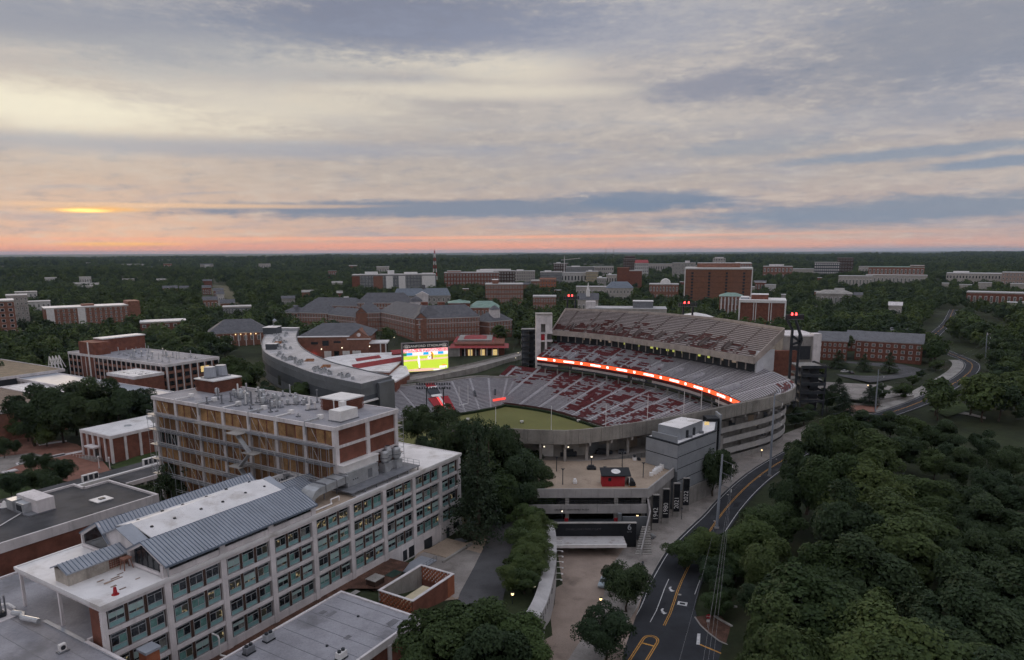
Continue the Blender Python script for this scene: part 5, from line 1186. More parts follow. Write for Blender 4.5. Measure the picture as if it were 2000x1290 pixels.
# net poles in front of the stands
for px, pt, pb, zb in ((968, 795, 838, -2), (1077, 793, 838, -2), (1184, 790, 813, 0), (1266, 770, 814, 2), (1337, 765, 812, 4), (1371, 765, 803, 6), (1405, 765, 797, 10)):
    t = G(px, 838, -2); Yd = {968: 275, 1077: 268, 1184: 262, 1266: 258, 1337: 256, 1371: 255, 1405: 258}[px]
    a = D(px, pt, Yd); o, W_ = wthing('net_pole', 'thin white net pole standing before the stands, %s' % {968: 'leftmost over the field', 1077: 'over the middle of the field', 1184: 'third from the left', 1266: 'fourth from the left', 1337: 'at the sign under the ribbon', 1371: 'left of the ribbon end', 1405: 'rightmost below the ribbon end'}[px], 'pole', (a[0], a[1], 8), 'net poles behind the east goal')
    W_.mb('shaft', MB().cyl((a[0], a[1], 8), a, .14, .10, 6), M_WHITE); W_.mb('foot', MB().box(a[0] - .3, a[0] + .3, a[1] - .3, a[1] + .3, 7.8, 8.3), M_STEELG)
# goal post at the west end
g = G(906, 803, -2); ed = np.array([.678, .735])
o, W_ = wthing('goal_post', 'white goal post at the far west end of the field', 'goal post', (g[0], g[1], -2)); W_.mb('stem', MB().cyl((g[0], g[1], -2), (g[0], g[1], 1.6), .16, .16, 6), M_WHITE)
e = [(g[0] + ed[0] * s * 3.2, g[1] + ed[1] * s * 3.2) for s in (-1, 1)]; W_.mb('crossbar', MB().cyl((*e[0], 1.6), (*e[1], 1.6), .13, .13, 6), M_WHITE)
for q in e: W_.mb('upright', MB().cyl((*q, 1.6), (*q, 11.5), .11, .11, 6), M_WHITE)
for px, py in ((914, 822), (1019, 827), (1130, 825)):
    g = G(px, py, -2); o, W_ = wthing('field_cart', {914: 'small white cart at the left of the field', 1019: 'small white cart in the middle of the field', 1130: 'small white cart by the hedge'}[px], 'cart', (g[0], g[1], -2))
    W_.mb('body', MB().box(g[0] - .8, g[0] + .8, g[1] - .5, g[1] + .5, -1.6, -.7), M_WHITE); W_.mb('wheel', MB().cyl((g[0] - .6, g[1] - .55, -1.7), (g[0] - .6, g[1] + .55, -1.7), .3, .3, 8), M_STEEL); W_.mb('wheel', MB().cyl((g[0] + .6, g[1] - .55, -1.7), (g[0] + .6, g[1] + .55, -1.7), .3, .3, 8), M_STEEL)

# ---------------------------------------------------------------- scoreboard
def scoreboard():
    A, B = np.array(G(787, 731, 8.0)), np.array(G(877.5, 725, 8.0)); B = A + (B - A); ux = (B - A)[:2]; Wd = np.linalg.norm(ux); ux /= Wd; nv = np.array([ux[1], -ux[0]])
    rz = math.atan2(ux[1], ux[0]); hgt = D(785, 671.5, A[1])[2] - 8.0
    t = thing('scoreboard', 'large stadium scoreboard with a bright baseball picture on its screen', 'scoreboard', tuple(A), rz)
    def bx(n, m, x0, x1, y0, y1, z0, z1, p=None): return PB(n, m, p or t, x0, x1, y0, y1, z0, z1)
    M_SB = mat('scoreboard_frame', (.17, .155, .165), .7, .08); bx('cabinet', M_STEEL, .3, Wd - .3, .3, 3.0, .3, hgt - .3)
    for a in ((0, Wd, 0, 3.2, hgt - .55, hgt), (0, Wd, 0, 3.2, 0, .5), (0, .5, 0, 3.2, .5, hgt - .55), (Wd - .5, Wd, 0, 3.2, .5, hgt - .55)): bx('frame', M_SB, *a)
    hb = hgt * .80
    bx('header', M_BLACK, .5, Wd - .5, .10, .3, hb, hgt - .55)
    text_mesh('header_letters', 'SANFORD STADIUM', 2.15, mat('header_letter', (.45, .43, .42), .6, .05, emit=(.5, .47, .45), es=.5), t, (Wd / 2, .06, (hb + hgt - .55) / 2), (math.pi / 2, 0, 0), .03, sx=1.08)
    ml = mat('header_letter', (.45, .43, .42))
    for cx in (2.7, Wd - 2.7):
        b = MB(); cz = (hb + hgt - .55) / 2
        ring = lambda rx, rzv, a0=0, a1=2 * math.pi, n=28: [(cx + math.cos(a) * rx, .05, cz + math.sin(a) * rzv) for a in np.linspace(a0, a1, n)]
        b.strip(ring(1.75, 1.22), ring(1.6, 1.08)); b.strip(ring(1.1, .75, .55, 5.9), ring(.72, .42, .55, 5.9)); b.face([(cx + .1, .05, cz + .12), (cx + .95, .05, cz + .12), (cx + .95, .05, cz - .25), (cx + .1, .05, cz - .25)])
        b.obj('oval_emblem', ml, t)
    # the picture on the screen: flat lit shapes
    z0, z1 = .9, hb; x0, x1 = .75, Wd - .6; Hh = z1 - z0; Ws = x1 - x0
    def em(n, c, k=1.0): return mat('screen_' + n, tuple(min(.8, v) for v in lin(c)), .6, .03, 1, 3, emit=lin(c), es=k)
    def rect(n, m, u0, u1, v0, v1, d, sl=0): 
        b = MB().face([(x0 + u0 * Ws, d, z0 + (v0 + sl * u0) * Hh), (x0 + u1 * Ws, d, z0 + (v0 + sl * u1) * Hh), (x0 + u1 * Ws, d, z0 + (v1 + sl * u1) * Hh), (x0 + u0 * Ws, d, z0 + (v1 + sl * u0) * Hh)]); return b.obj(n, m, t)
    def blob(n, m, cu, cv, ru, rv, d): b = MB(); b.face([(x0 + (cu + math.cos(a) * ru) * Ws, d, z0 + (cv + math.sin(a) * rv) * Hh) for a in np.linspace(0, 2 * math.pi, 14)[:-1]]); return b.obj(n, m, t)
    G1, PK, WH_, BL = em('grass', (200, 226, 70), .80), em('clay', (250, 196, 178), .8), em('white', (255, 250, 245), .92), em('blue', (30, 160, 215))
    rect('screen_grass', G1, 0, 1, 0, 1, .20); rect('screen_crowd', em('crowd', (235, 160, 165)), 0, 1, .845, 1, .17)
    rr = random.Random(4); cs = [em('c%d' % i, c) for i, c in enumerate(((225, 90, 105), (250, 240, 240), (170, 150, 200), (240, 205, 140), (60, 60, 90), (205, 60, 80)))]
    for k in range(95):
        u, v = rr.uniform(0, .98), rr.uniform(.85, .985); blob('screen_fan', cs[rr.choice((0, 0, 1, 1, 2, 3, 4, 5))], u, v, rr.uniform(.006, .014), rr.uniform(.012, .03), .145 - k * .0006)
    rect('screen_wall', WH_, .03, 1, .72, .845, .16); rect('screen_hedge', em('dkgreen', (50, 120, 60)), 0, .07, .70, .84, .15)
    for u0, u1 in ((.07, .20), (.44, .56), (.77, .90)): rect('screen_banner', BL, u0, u1, .725, .84, .14)
    rect('screen_track', PK, 0, 1, .685, .72, .16); rect('screen_infield', PK, 0, 1, .46, .535, .16, .05); b = blob('screen_mound', PK, .42, .07, .42, .065, .16)
    for nme, m_, cu, cv, ru, rv in (('torso', WH_, .335, .50, .026, .16), ('head', WH_, .335, .68, .018, .035), ('legs', WH_, .345, .30, .020, .17)): blob('screen_player_' + nme, m_, cu, cv, ru, rv, .11)
    rect('screen_player_feet', em('dark', (70, 60, 60)), .325, .37, .125, .15, .10)
    blob('screen_catcher', WH_, .58, .60, .048, .07, .11); rect('screen_catcher_gear', em('dark', (70, 60, 60)), .56, .60, .60, .64, .10)
    blob('screen_batter', em('gold', (250, 190, 50)), .645, .70, .03, .12, .11); blob('screen_batter_cap', em('rust', (215, 110, 40)), .625, .80, .022, .035, .10); rect('screen_batter_leg', em('brown', (110, 50, 40)), .62, .65, .52, .74, .095)
    rect('screen_score', WH_, .80, .97, .10, .20, .11); rect('screen_score', em('orange', (240, 120, 40)), .86, .95, .20, .25, .10); rect('screen_score', WH_, .66, .92, .01, .06, .10); blob('screen_logo', em('grey', (190, 190, 190)), .94, .13, .02, .035, .09)
    for x in (-1.6, Wd - .2): bx('speaker_box', M_SB, x, x + 1.8, -.2, 1.6, -1.2, 1.2); bx('speaker_face', M_BLACK, x + .4, x + 1.4, -.25, -.2, -.7, .7)
    for x in (4, 9.5, 15.5, 21): bx('support_leg', M_CONC2, x, x + 1.8, .5, 2.6, -6, .0)
    for x in (5.5, 11, 17): bx('lower_bay', M_TAN, x, x + 4.2, .2, 3, -4.4, -1.0); bx('lower_bay_light', mat('amber_bay', (.5, .33, .12), .6, .3, 2, 5, emit=(.8, .5, .18), es=.22), x + .4, x + 3.8, .12, .2, -4.0, -2.0)
    return t
scoreboard()
# floodlight masts before the west stand
for k, (px, pyb, pyt) in enumerate(((833, 862, 757), (866, 858, 757))):
    Yd = 262 + 2 * k; a, b = D(px, pyb, Yd), D(px, pyt, Yd)
    t, W_ = wthing('floodlight_mast', ('left', 'right')[k] + ' dark floodlight mast with two rows of lamps before the west stand', 'floodlight', (a[0], a[1], 2), 'floodlight masts by the trees'); W_.mb('mast', MB().cyl((a[0], a[1], 2), b, .28, .2, 8), M_STEEL)
    for r_ in range(2):
        z = b[2] + 1.0 - r_ * 1.6; W_.mb('crossarm', MB().bar((a[0] - 3.2, a[1], z), (a[0] + 3.2, a[1], z), .15), M_STEEL)
        for j in range(7): W_.mb('lamp_head', MB().hexa([(a[0] - 3.3 + j + dx, a[1] + dy, z + .15 + dz) for dx, dy, dz in ((0, -.2, 0), (.5, -.2, 0), (.5, .2, .1), (0, .2, .1), (0, -.2, .55), (.5, -.2, .55), (.5, .15, .6), (0, .15, .6))]), M_STEEL)
# big light towers of the north stand
def light_rack(px, py, Yd, w_, label, legs):
    c = D(px, py, Yd); t, W_ = wthing('light_tower', label, 'light tower', (c[0], c[1], 10.0), 'light towers of the north stand')
    for r_ in range(3): W_.mb('rack_beam', MB().bar((c[0] - w_ / 2, c[1], c[2] - 1 + r_), (c[0] + w_ / 2, c[1], c[2] - 1 + r_), .25, .3), M_STEELG)
    for j in range(9): x = c[0] - w_ / 2 + w_ * (j + .5) / 9; W_.mb('lamp_bank', MB().box(x - .4, x + .4, c[1] - .4, c[1] + .3, c[2] - .8, c[2] + 1.0), M_STEEL)
    for x in (c[0] - w_ * .18, c[0] + w_ * .04): W_.mb('red_beacon', MB().cyl((x, c[1] - .7, c[2] + .9), (x, c[1] - .7, c[2] + 2.0), .42, .3, 8), M_REDL)
    for (x0, y0, z0), (x1, y1, z1) in legs(c): W_.mb('leg', MB().bar((x0, y0, z0), (x1, y1, z1), .95), M_STEEL)
    return c
light_rack(1343, 596, 405, 11, 'middle light tower with red beacons rising behind the upper deck', lambda c: [((c[0] - 2.5, c[1], 20), (c[0] - 2.5, c[1], c[2] - 1)), ((c[0] + 3, c[1], 20), (c[0] + 3, c[1], c[2] - 1))])
light_rack(1116, 582, 440, 10, 'left light tower with red beacons behind the upper deck', lambda c: [((c[0] - 2.5, c[1], 20), (c[0] - 2.5, c[1], c[2] - 1)), ((c[0] + 2.5, c[1], 20), (c[0] + 2.5, c[1], c[2] - 1))])
light_rack(1552, 620, 300, 8.0, 'right light tower on two black bent legs beside the ramp tower', lambda c: [((c[0] - 3.4, c[1], c[2] - .6), (c[0] - .6, c[1], c[2] - 5.5)), ((c[0] - .6, c[1], c[2] - 5.5), (c[0] - .4, c[1], 12)), ((c[0] + 1.5, c[1] + 3, c[2] - .6), (c[0] + 3.2, c[1] + 1, c[2] - 7)), ((c[0] + 3.2, c[1] + 1, c[2] - 7), (c[0] + 2.6, c[1], 10)), ((c[0] - .6, c[1], c[2] - 8), (c[0] + 3, c[1], c[2] - 10.5)), ((c[0] - .6, c[1], c[2] - 12), (c[0] + 3, c[1], c[2] - 10.5)), ((c[0] + 3.2, c[1] + 1, c[2] - 7), (c[0] + 4.6, c[1] + 2, c[2] - 10)), ((c[0] + 4.6, c[1] + 2, c[2] - 10), (c[0] + 3.2, c[1] + 1, c[2] - 13))])
# stair tower and ramp towers beside the stands
def ramp_tower(px0, px1, pyt, pyb, Yd, levels, label, top=True):
    a, b = D(px0, pyt, Yd), D(px1, pyb, Yd); w_ = b[0] - a[0]; z0 = min(b[2], 8); dep = 14
    t, W_ = wthing('ramp_tower', label, 'ramp tower', (a[0], a[1], z0), 'steel ramp towers of the stadium')
    lh = (a[2] - b[2]) / levels
    for k in range(levels + 1):
        z = b[2] + k * lh; W_.mb('ramp_slab', MB().box(a[0], b[0], a[1], a[1] + dep, z - .5, z), M_CONC2)
        W_.mb('guard', MB().box(a[0], b[0], a[1] - .15, a[1], z - .6, z + .75), M_STEEL)
        W_.mb('side_guard', MB().box(b[0], b[0] + .15, a[1], a[1] + dep, z - .5, z + .8), M_STEEL)
        if k < levels: W_.mb('ramp_slope', MB().bar((a[0] + w_ * .3, a[1] + 4, z), (a[0] + w_ * .3, a[1] + dep - 2, z + lh), w_ * .45, .4), M_STEELG)
    for x in (a[0] + .3, b[0] - .3):
        for y in (a[1] + .3, a[1] + dep - .3): W_.mb('post', MB().box(x - .3, x + .3, y - .3, y + .3, z0, a[2] + .6), M_STEEL)
    W_.mb('core', MB().box(a[0] + w_ * .55, a[0] + w_ * .9, a[1] + 5, a[1] + dep - 1, z0, a[2] - .4), M_STEEL)
ramp_tower(1019, 1046, 646, 712, 425, 6, 'dark steel ramp tower left of the stadium stair tower')
ramp_tower(1566, 1610, 718, 784, 300, 4, 'dark steel ramp tower right of the north stand under the light tower')
a, b = D(1047, 615, 402), D(1078, 740, 402); t, W_ = wthing('stair_tower', 'pale concrete stair tower at the left end of the north stand', 'tower', (a[0], a[1], 4)); w_ = b[0] - a[0]
W_.mb('left_wall', MB().box(a[0], a[0] + w_ * .3, 402, 412, 4, a[2] - .4), M_CONC); W_.mb('back_wall', MB().box(a[0] + w_ * .3, b[0], 408, 412, 4, a[2]), M_CONC2)
W_.mb('top_block', MB().box(a[0] + w_ * .3, b[0], 402.5, 408, a[2] - 5.5, a[2]), M_CONC); W_.mb('roof', MB().box(a[0] - .2, b[0] + .2, 401.8, 412.2, a[2], a[2] + .4), M_CONC2); W_.mb('right_wall', MB().box(b[0] - w_ * .42, b[0], 402.6, 404, a[2] - 10.5, a[2] - 5.5), M_CONC); W_.mb('corner_post', MB().box(a[0] + w_ * .55, a[0] + w_ * .68, 402.4, 403.4, 4, a[2] - 10.5), M_CONC)
W_.mb('landing', MB().box(a[0] + w_ * .3, b[0] + .3, 402.2, 408, a[2] - 15.8, a[2] - 15.0), M_CONC); W_.mb('landing', MB().box(a[0] + w_ * .3, b[0] + .3, 402.2, 408, a[2] - 11.2, a[2] - 10.5), M_CONC)
W_.mb('banner', MB().box(a[0] + w_ * .32, a[0] + w_ * .55, 402.6, 402.8, a[2] - 15, a[2] - 11.5), M_RED)
a, b = D(1530, 658, 330), D(1597, 705, 330); t, W_ = wthing('stand_end_block', 'grey concrete block at the right end of the north stand', 'building', (a[0], a[1], 9))
W_.mb('wall', MB().box(a[0], b[0], 330, 352, 9, a[2]), M_CONC2); W_.mb('roof_edge', MB().box(a[0] - .3, b[0] + .3, 329.7, 352.3, a[2], a[2] + .6), M_CONC); W_.mb('corner_shaft', MB().box(b[0] - 3.2, b[0] + .5, 328.8, 334, 9, a[2] + 1.4), M_CONC); W_.mb('brick_front', MB().box(a[0] - 6, a[0] + 6, 327, 330, 9, a[2] - 6.5), M_BRICK); W_.mb('dark_bay', MB().box(a[0] + 4, b[0] - 4, 329.6, 330, a[2] - 11, a[2] - 4.5), M_STEEL); W_.mb('bridge', MB().box(a[0] - 10, a[0] + 14, 316, 327, 20, 21.2), M_CONC2); W_.mb('bridge_pier', MB().box(a[0] + 11, a[0] + 12.6, 316.5, 318, 8, 20), M_CONC); W_.mb('bridge_pier', MB().box(a[0] + 2, a[0] + 3.4, 316.5, 318, 8, 20), M_CONC); W_.mb('glass_front', MB().box(a[0] - 2, a[0] + 11, 317.5, 318, 12, 19.5), M_GLASSW)
# ---------------------------------------------------------------- gate deck in front of the stadium
def gate():
    O = (10, 172, 7.0); t, q = wthing('gate_deck', 'three storey concrete gate deck with tan roof terrace below the stadium rim', 'building', O)
    dk = [(-8, 171.6), (35.1, 171.6), (44.4, 186.9), (49.2, 194.6), (44.5, 203.5), (20, 199.2), (-8, 203)]
    q.mb('terrace', MB().prism(dk, 17.7, 18.5, 1, 0), [M_DECK, M_CONC2])
    def par(name, a, b, z0, z1, m, th=.4):
        d = np.array([b[0] - a[0], b[1] - a[1]]); L_ = np.linalg.norm(d); d /= L_; nn = np.array([-d[1], d[0]]) * th; n_ = max(1, round(L_ / 4.5))
        for k in range(n_):
            p0, p1 = np.array(a) + d * (L_ * k / n_ + .03), np.array(a) + d * (L_ * (k + 1) / n_ - .03)
            q.mb(name, MB().prism([tuple(p0), tuple(p1), tuple(p1 + nn), tuple(p0 + nn)], z0, z1), m)
    MP = mat('parapet_concrete', (.40, .385, .38), .9, .10, .3, 5, streak=.35)
    par('parapet_panel', (-8, 171.2), (35.1, 171.2), 17.3, 19.7, MP); par('parapet_panel', (35.1, 171.2), (49.4, 194.4), 17.0, 19.7, MP)
    q.mb('upper_floor', MB().box(-8, 34.6, 170.6, 195, 13.3, 13.8), M_CONC2); par('upper_parapet', (-8, 170.2), (34.8, 170.2), 13.4, 15.8, MP)
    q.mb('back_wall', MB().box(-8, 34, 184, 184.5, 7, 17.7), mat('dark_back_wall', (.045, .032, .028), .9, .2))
    for px in (1020, 1108, 1204, 1258): x = D(px, 978, 171)[0]; q.mb('column', MB().box(x - .5, x + .5, 171.4, 172.4, 7, 17.7), M_CONC2)
    b = MB()
    for x in np.arange(-8, 34.6, 1.2): b.bar((x, 170.4, 15.8), (x, 170.4, 16.9), .06)
    for z in (16.3, 16.9): b.bar((-8, 170.4, z), (34.6, 170.4, z), .07)
    q.mb('railing', b, M_STEEL)
    text_mesh('plaza_letters', 'DELOACH DEAN FAMILY PLAZA', .62, M_STEEL, t, (D(1117, 994, 170)[0] - O[0], 170.16 - O[1], 14.45 - O[2]), (math.pi / 2, 0, 0), .02)
    for px, sx in ((1106, 1), (1203, 1.25)): x = D(px, 1012, 168)[0]; q.mb('red_banner', MB().box(x - .45 * sx, x + .45 * sx, 167.4, 167.6, 10.6, 13.2), M_RED)
    q.mb('grey_wall', MB().box(D(1216, 1010, 168)[0], 34.5, 168, 168.5, 7, 13.3), M_CHAR2); q.mb('grey_post', MB().box(D(1210, 1010, 167)[0] - .4, D(1210, 1010, 167)[0] + .5, 166.8, 167.6, 7, 14.6), M_CHAR2)
    x0, x1 = D(1040, 1030, 163.5)[0], D(1243, 1030, 163.5)[0]
    q.mb('gate_band', MB().box(x0, x1, 163.4, 164.2, 10.1, 13.4), M_BLACK); q.mb('gate_leg', MB().box(x1 - 3.5, x1 - .002, 163.42, 164.18, 6.9, 10.1), M_BLACK); q.mb('band_cap', MB().box(x0, x1 + .05, 163.3, 164.3, 13.4, 13.55), M_CONC2)
    q.mb('landing_floor', MB().box(x0, x1, 164.2, 171, 11.2, 11.6), M_STEEL)
    ML = mat('gate_letter', (.30, .31, .33), .6, .05)
    text_mesh('gate_numeral', '6', 2.2, mat('gate_numeral', (.50, .52, .55), .6, .05), t, (x1 - 1.75 - O[0], 163.36 - O[1], 12.4 - O[2]), (math.pi / 2, 0, 0), .02); text_mesh('gate_word', 'GATE', .5, ML, t, (x1 - 1.75 - O[0], 163.36 - O[1], 11.2 - O[2]), (math.pi / 2, 0, 0), .02)
    text_mesh('gate_letters', 'DANIEL J KING FAMILY GATE', .68, mat('dim_letter', (.10, .10, .11), .6, .05), t, (D(1140, 1030, 163)[0] - O[0], 163.36 - O[1], 11.9 - O[2]), (math.pi / 2, 0, 0), .02)
    xc = D(1222, 1050, 160)[0]
    q.mb('canopy', MB().box(x0, xc, 158.4, 163.4, 9.6, 10.05), mat('stained_white_roof', (.50, .49, .49), .8, .06, .3, 3, stain=((.16, .11, .08), .75, .35)))
    q.mb('canopy_lip', MB().box(x0, xc, 158.1, 158.4, 9.3, 10.15), M_WHITE)
    q.mb('entrance_wall', MB().box(x0, xc, 164.0, 164.3, 6.9, 9.6), M_BRICK2)
    for px in (1117, 1161, 1205): x = D(px, 1065, 163)[0]; q.mb('entrance_column', MB().box(x - .5, x + .5, 162.6, 163.6, 6.9, 9.6), M_CONC2)
    for px in (1140, 1183): x = D(px, 1065, 163)[0]; q.mb('entrance_gate', MB().box(x - 2.0, x + 2.0, 163.7, 163.8, 6.95, 9.2), M_BROWN)
    # stair and its sloping white wall at the right
    a = [(31.0, 158.5, 7.0), (34.9, 171.0, 7.0), (34.9, 171.0, 17.0), (34.9, 167.5, 15.0), (31.2, 158.8, 8.6)]
    q.mb('stair_wall', MB().face(a).face([(p[0] + .35, p[1], p[2]) for p in a][::-1]).strip(a + a[:1], [(p[0] + .35, p[1], p[2]) for p in a + a[:1]]), MP)
    for k in range(12): q.mb('step', MB().box(30.0 + k * .27, 34 + k * .1, 159 + k * .7, 159.7 + k * .7, 7, 7.3 + k * .34), M_CONC2)
    # fins with the year banners
    for (yr, px, Yd, zt, zl) in (('1942', 1281, 174.0, 17.0, 9.2), ('1980', 1300.5, 178.6, 17.0, 8.8), ('2021', 1321, 183.2, 17.0, 8.8), ('2022', 1339, 187.6, 17.0, 9.0)):
        x = D(px, 990, Yd)[0]; f = q.mb('side_fin', MB().box(x - .9, x + .9, Yd, Yd + .8, 7, 17.0), M_CONC2)
        bn = q.mb('year_banner', MB().box(x - .85, x + .85, Yd - .12, Yd - .02, zl, zt - .2), M_BLACK)
        text_mesh('year_numerals', yr, 1.75, M_WHITE, t, (x - O[0], Yd - .15 - O[1], zl + 2.6 - O[2]), (math.pi / 2, -math.pi / 2, 0), .01)
    q.mb('side_wall', MB().prism([(36.5, 174), (47.5, 193.5), (46.8, 194), (35.8, 174.4)], 7, 17.0), M_CONC2)
    q.mb('black_banner', MB().box(46.0, 48.0, 190.4, 190.6, 10, 20.5), M_BLACK)
    return t
gate()
def grey_block():
    O = (46, 190, 7.0); t, q = wthing('grey_panel_block', 'grey metal panelled service block with white roof against the stadium rim', 'building', O)
    P = [(39.5, 197.5), (46.6, 188.2), (61.5, 203.6), (66.5, 219), (56, 212.5)]
    q.mb('core', MB().prism(P, 7, 26.5, 0, 1), [M_CHAR2, M_ROOFW])
    MPn = mat('grey_metal_cladding', (.30, .32, .345), .6, .06, .3, 5)
    def bands(a, b, z0, z1, nz):
        d = np.array(b) - np.array(a); L_ = np.linalg.norm(d); d /= L_; nn = np.array([d[1], -d[0]]) * .2; n_ = max(1, round(L_ / 1.6)); hz_ = (z1 - z0) / nz
        for i in range(nz):
            for k in range(n_):
                p0, p1 = np.array(a) + d * (L_ * k / n_ + .02), np.array(a) + d * (L_ * (k + 1) / n_ - .02)
                q.mb('cladding_panel', MB().prism([tuple(p0 + nn), tuple(p1 + nn), tuple(p1 + nn * .02), tuple(p0 + nn * .02)], z0 + i * hz_ + .12, z0 + (i + 1) * hz_ - .12), MPn)
            q.mb('shadow_gap', MB().prism([tuple(np.array(a) + nn * .9), tuple(np.array(b) + nn * .9), tuple(np.array(b)), tuple(np.array(a))], z0 + (i + 1) * hz_ - .11, z0 + (i + 1) * hz_ + .11), M_BLACK)
    bands(P[1], P[2], 12.5, 26.5, 4); bands(P[2], P[3], 12.5, 26.5, 4); bands(P[0], P[1], 18.5, 26.5, 2)
    q.mb('base_wall', MB().prism([(46.8, 187.6), (61.8, 203.2), (67, 219), (66, 219.5), (61, 204), (46.2, 188.6)], 6.8, 12.4), M_CONC2)
    q.mb('roof_edge', MB().prism([(39.4, 197.6), (46.6, 187.9), (61.8, 203.4), (66.8, 219.2), (66.2, 219), (61.2, 203.8), (46.6, 188.8), (40, 197.6)], 26.5, 26.8), M_STEEL)
    U = [(43, 198.6), (48.2, 193.2), (57.4, 203.2), (52, 207.6)]
    q.mb('penthouse', MB().prism(U, 26.5, 30.0, 0, 1), [MPn, M_ROOFW]); q.mb('screen_wall', MB().prism([(40.8, 196.6), (46.6, 189.8), (46.9, 190.1), (41.1, 196.9)], 26.5, 28.4), MPn)
    for k in (.25, .55): a = np.array(U[1]) + (np.array(U[2]) - np.array(U[1])) * k; q.mb('door', MB().box(a[0], a[0] + .8, a[1] - .05, a[1] + .6, 26.6, 28.8), M_STEEL)
    for x, y in ((52, 196.5), (56.5, 201)): q.mb('roof_unit', MB().box(x - .6, x + .6, y - .4, y + .4, 26.5, 27.2), M_STEELG)
    q.mb('lit_door', MB().box(60.2, 61.6, 211, 211.3, 24, 27.5), M_LIT); q.mb('dark_shaft', MB().box(62, 66, 215, 219.5, 7, 27.6), M_BLACK); q.mb('slanted_wall', MB().box(66.6, 67.2, 216.6, 222, 17, 28.4), MPn)
grey_block()
# things on the tan terrace
g = G(1176, 951, 18.5); t, q = wthing('red_kiosk', 'red kiosk with black roof and white oval emblem on the tan terrace', 'kiosk', (g[0], g[1], 18.5)); x, y = g[0], g[1]
q.mb('wall', MB().box(x, x + 6, y, y + 3.2, 18.5, 21.4), M_RED); q.mb('roof', MB().hexa([(x - .3, y - .4, 21.4), (x + 7.6, y - .4, 21.4), (x + 7.6, y + 3.8, 22.4), (x - .3, y + 3.8, 22.4), (x - .3, y - .4, 21.65), (x + 7.6, y - .4, 21.65), (x + 7.6, y + 3.8, 22.65), (x - .3, y + 3.8, 22.65)]), M_BLACK)
b = MB(); b.face([(x + 3.8 + math.cos(a) * 1.25, y + 1.7 + math.sin(a) * 1.2, 21.70 + (y + 1.7 + math.sin(a) * 1.2 - y + .4) * .238) for a in np.linspace(0, 2 * math.pi, 20)[:-1]]); q.mb('roof_emblem', b, M_WHITE)
q.mb('window', MB().box(x + 1.6, x + 2.4, y - .05, y, 20, 20.9), M_BLACK); q.mb('porch_post', MB().box(x + 7.1, x + 7.3, y - .1, y + .1, 18.5, 21.6), M_WHITE); q.mb('porch_back', MB().box(x + 6, x + 7.4, y + 2.8, y + 3, 18.5, 21.4), M_CONC2)
t, q = wthing('equipment_cover', 'black covered equipment beside the red kiosk', 'cover', (x + 7.6, y, 18.5)); q.mb('cover', MB().cyl((x + 8.0, y - .3, 19.2), (x + 8.0, y + 3, 19.2), .9, .9, 10), M_BLACK); q.mb('pallet', MB().box(x + 7, x + 9, y - .4, y + 3, 18.5, 18.7), M_WOOD)
for k, (px, pyb, pyt, lit) in enumerate(((1087, 921, 893, 0), (1099, 947, 916, 0), (1155, 918, 891, 1), (1181, 930, 912, 0), (1215, 915, 883, 0), (1256, 933, 904, 0))):
    a = G(px, pyb, 18.5); h = D(px, pyt, a[1])[2]
    t, q = wthing('terrace_lamp', ('first', 'second', 'lit third', 'fourth', 'fifth', 'sixth')[k] + ' dark lamp post from the left on the tan terrace', 'lamp post', a, 'lamp posts on the tan terrace')
    q.mb('post', MB().cyl(a, (a[0], a[1], h), .13, .10, 6), M_STEEL); q.mb('arm', MB().bar((a[0] - .5, a[1], h), (a[0] + .5, a[1], h), .15), M_STEEL); q.mb('lantern', MB().box(a[0] - .22, a[0] + .22, a[1] - .2, a[1] + .2, h - .35, h - .08), M_LAMP if lit else M_STEEL)
rr = random.Random(9)
for k in range(14):
    f = k / 13; a = G(1272 + f * 36 + rr.uniform(-4, 4), 930 - f * 28 + rr.uniform(-2, 2), 18.5); t, q = wthing('white_sack', 'white bulk sack in the row along the terrace edge', 'sack', a, 'white sacks on the terrace')
    s = rr.uniform(.5, .75); b = MB().hexa([(a[0] - s, a[1] - s, 18.5), (a[0] + s, a[1] - s, 18.5), (a[0] + s, a[1] + s, 18.5), (a[0] - s, a[1] + s, 18.5), (a[0] - s * .9, a[1] - s * .8, 18.5 + s * 1.7), (a[0] + s * .8, a[1] - s * .9, 18.5 + s * 1.9), (a[0] + s * .9, a[1] + s * .8, 18.5 + s * 1.6), (a[0] - s * .8, a[1] + s * .9, 18.5 + s * 1.8)]); q.mb('sack', b, M_WHITE)
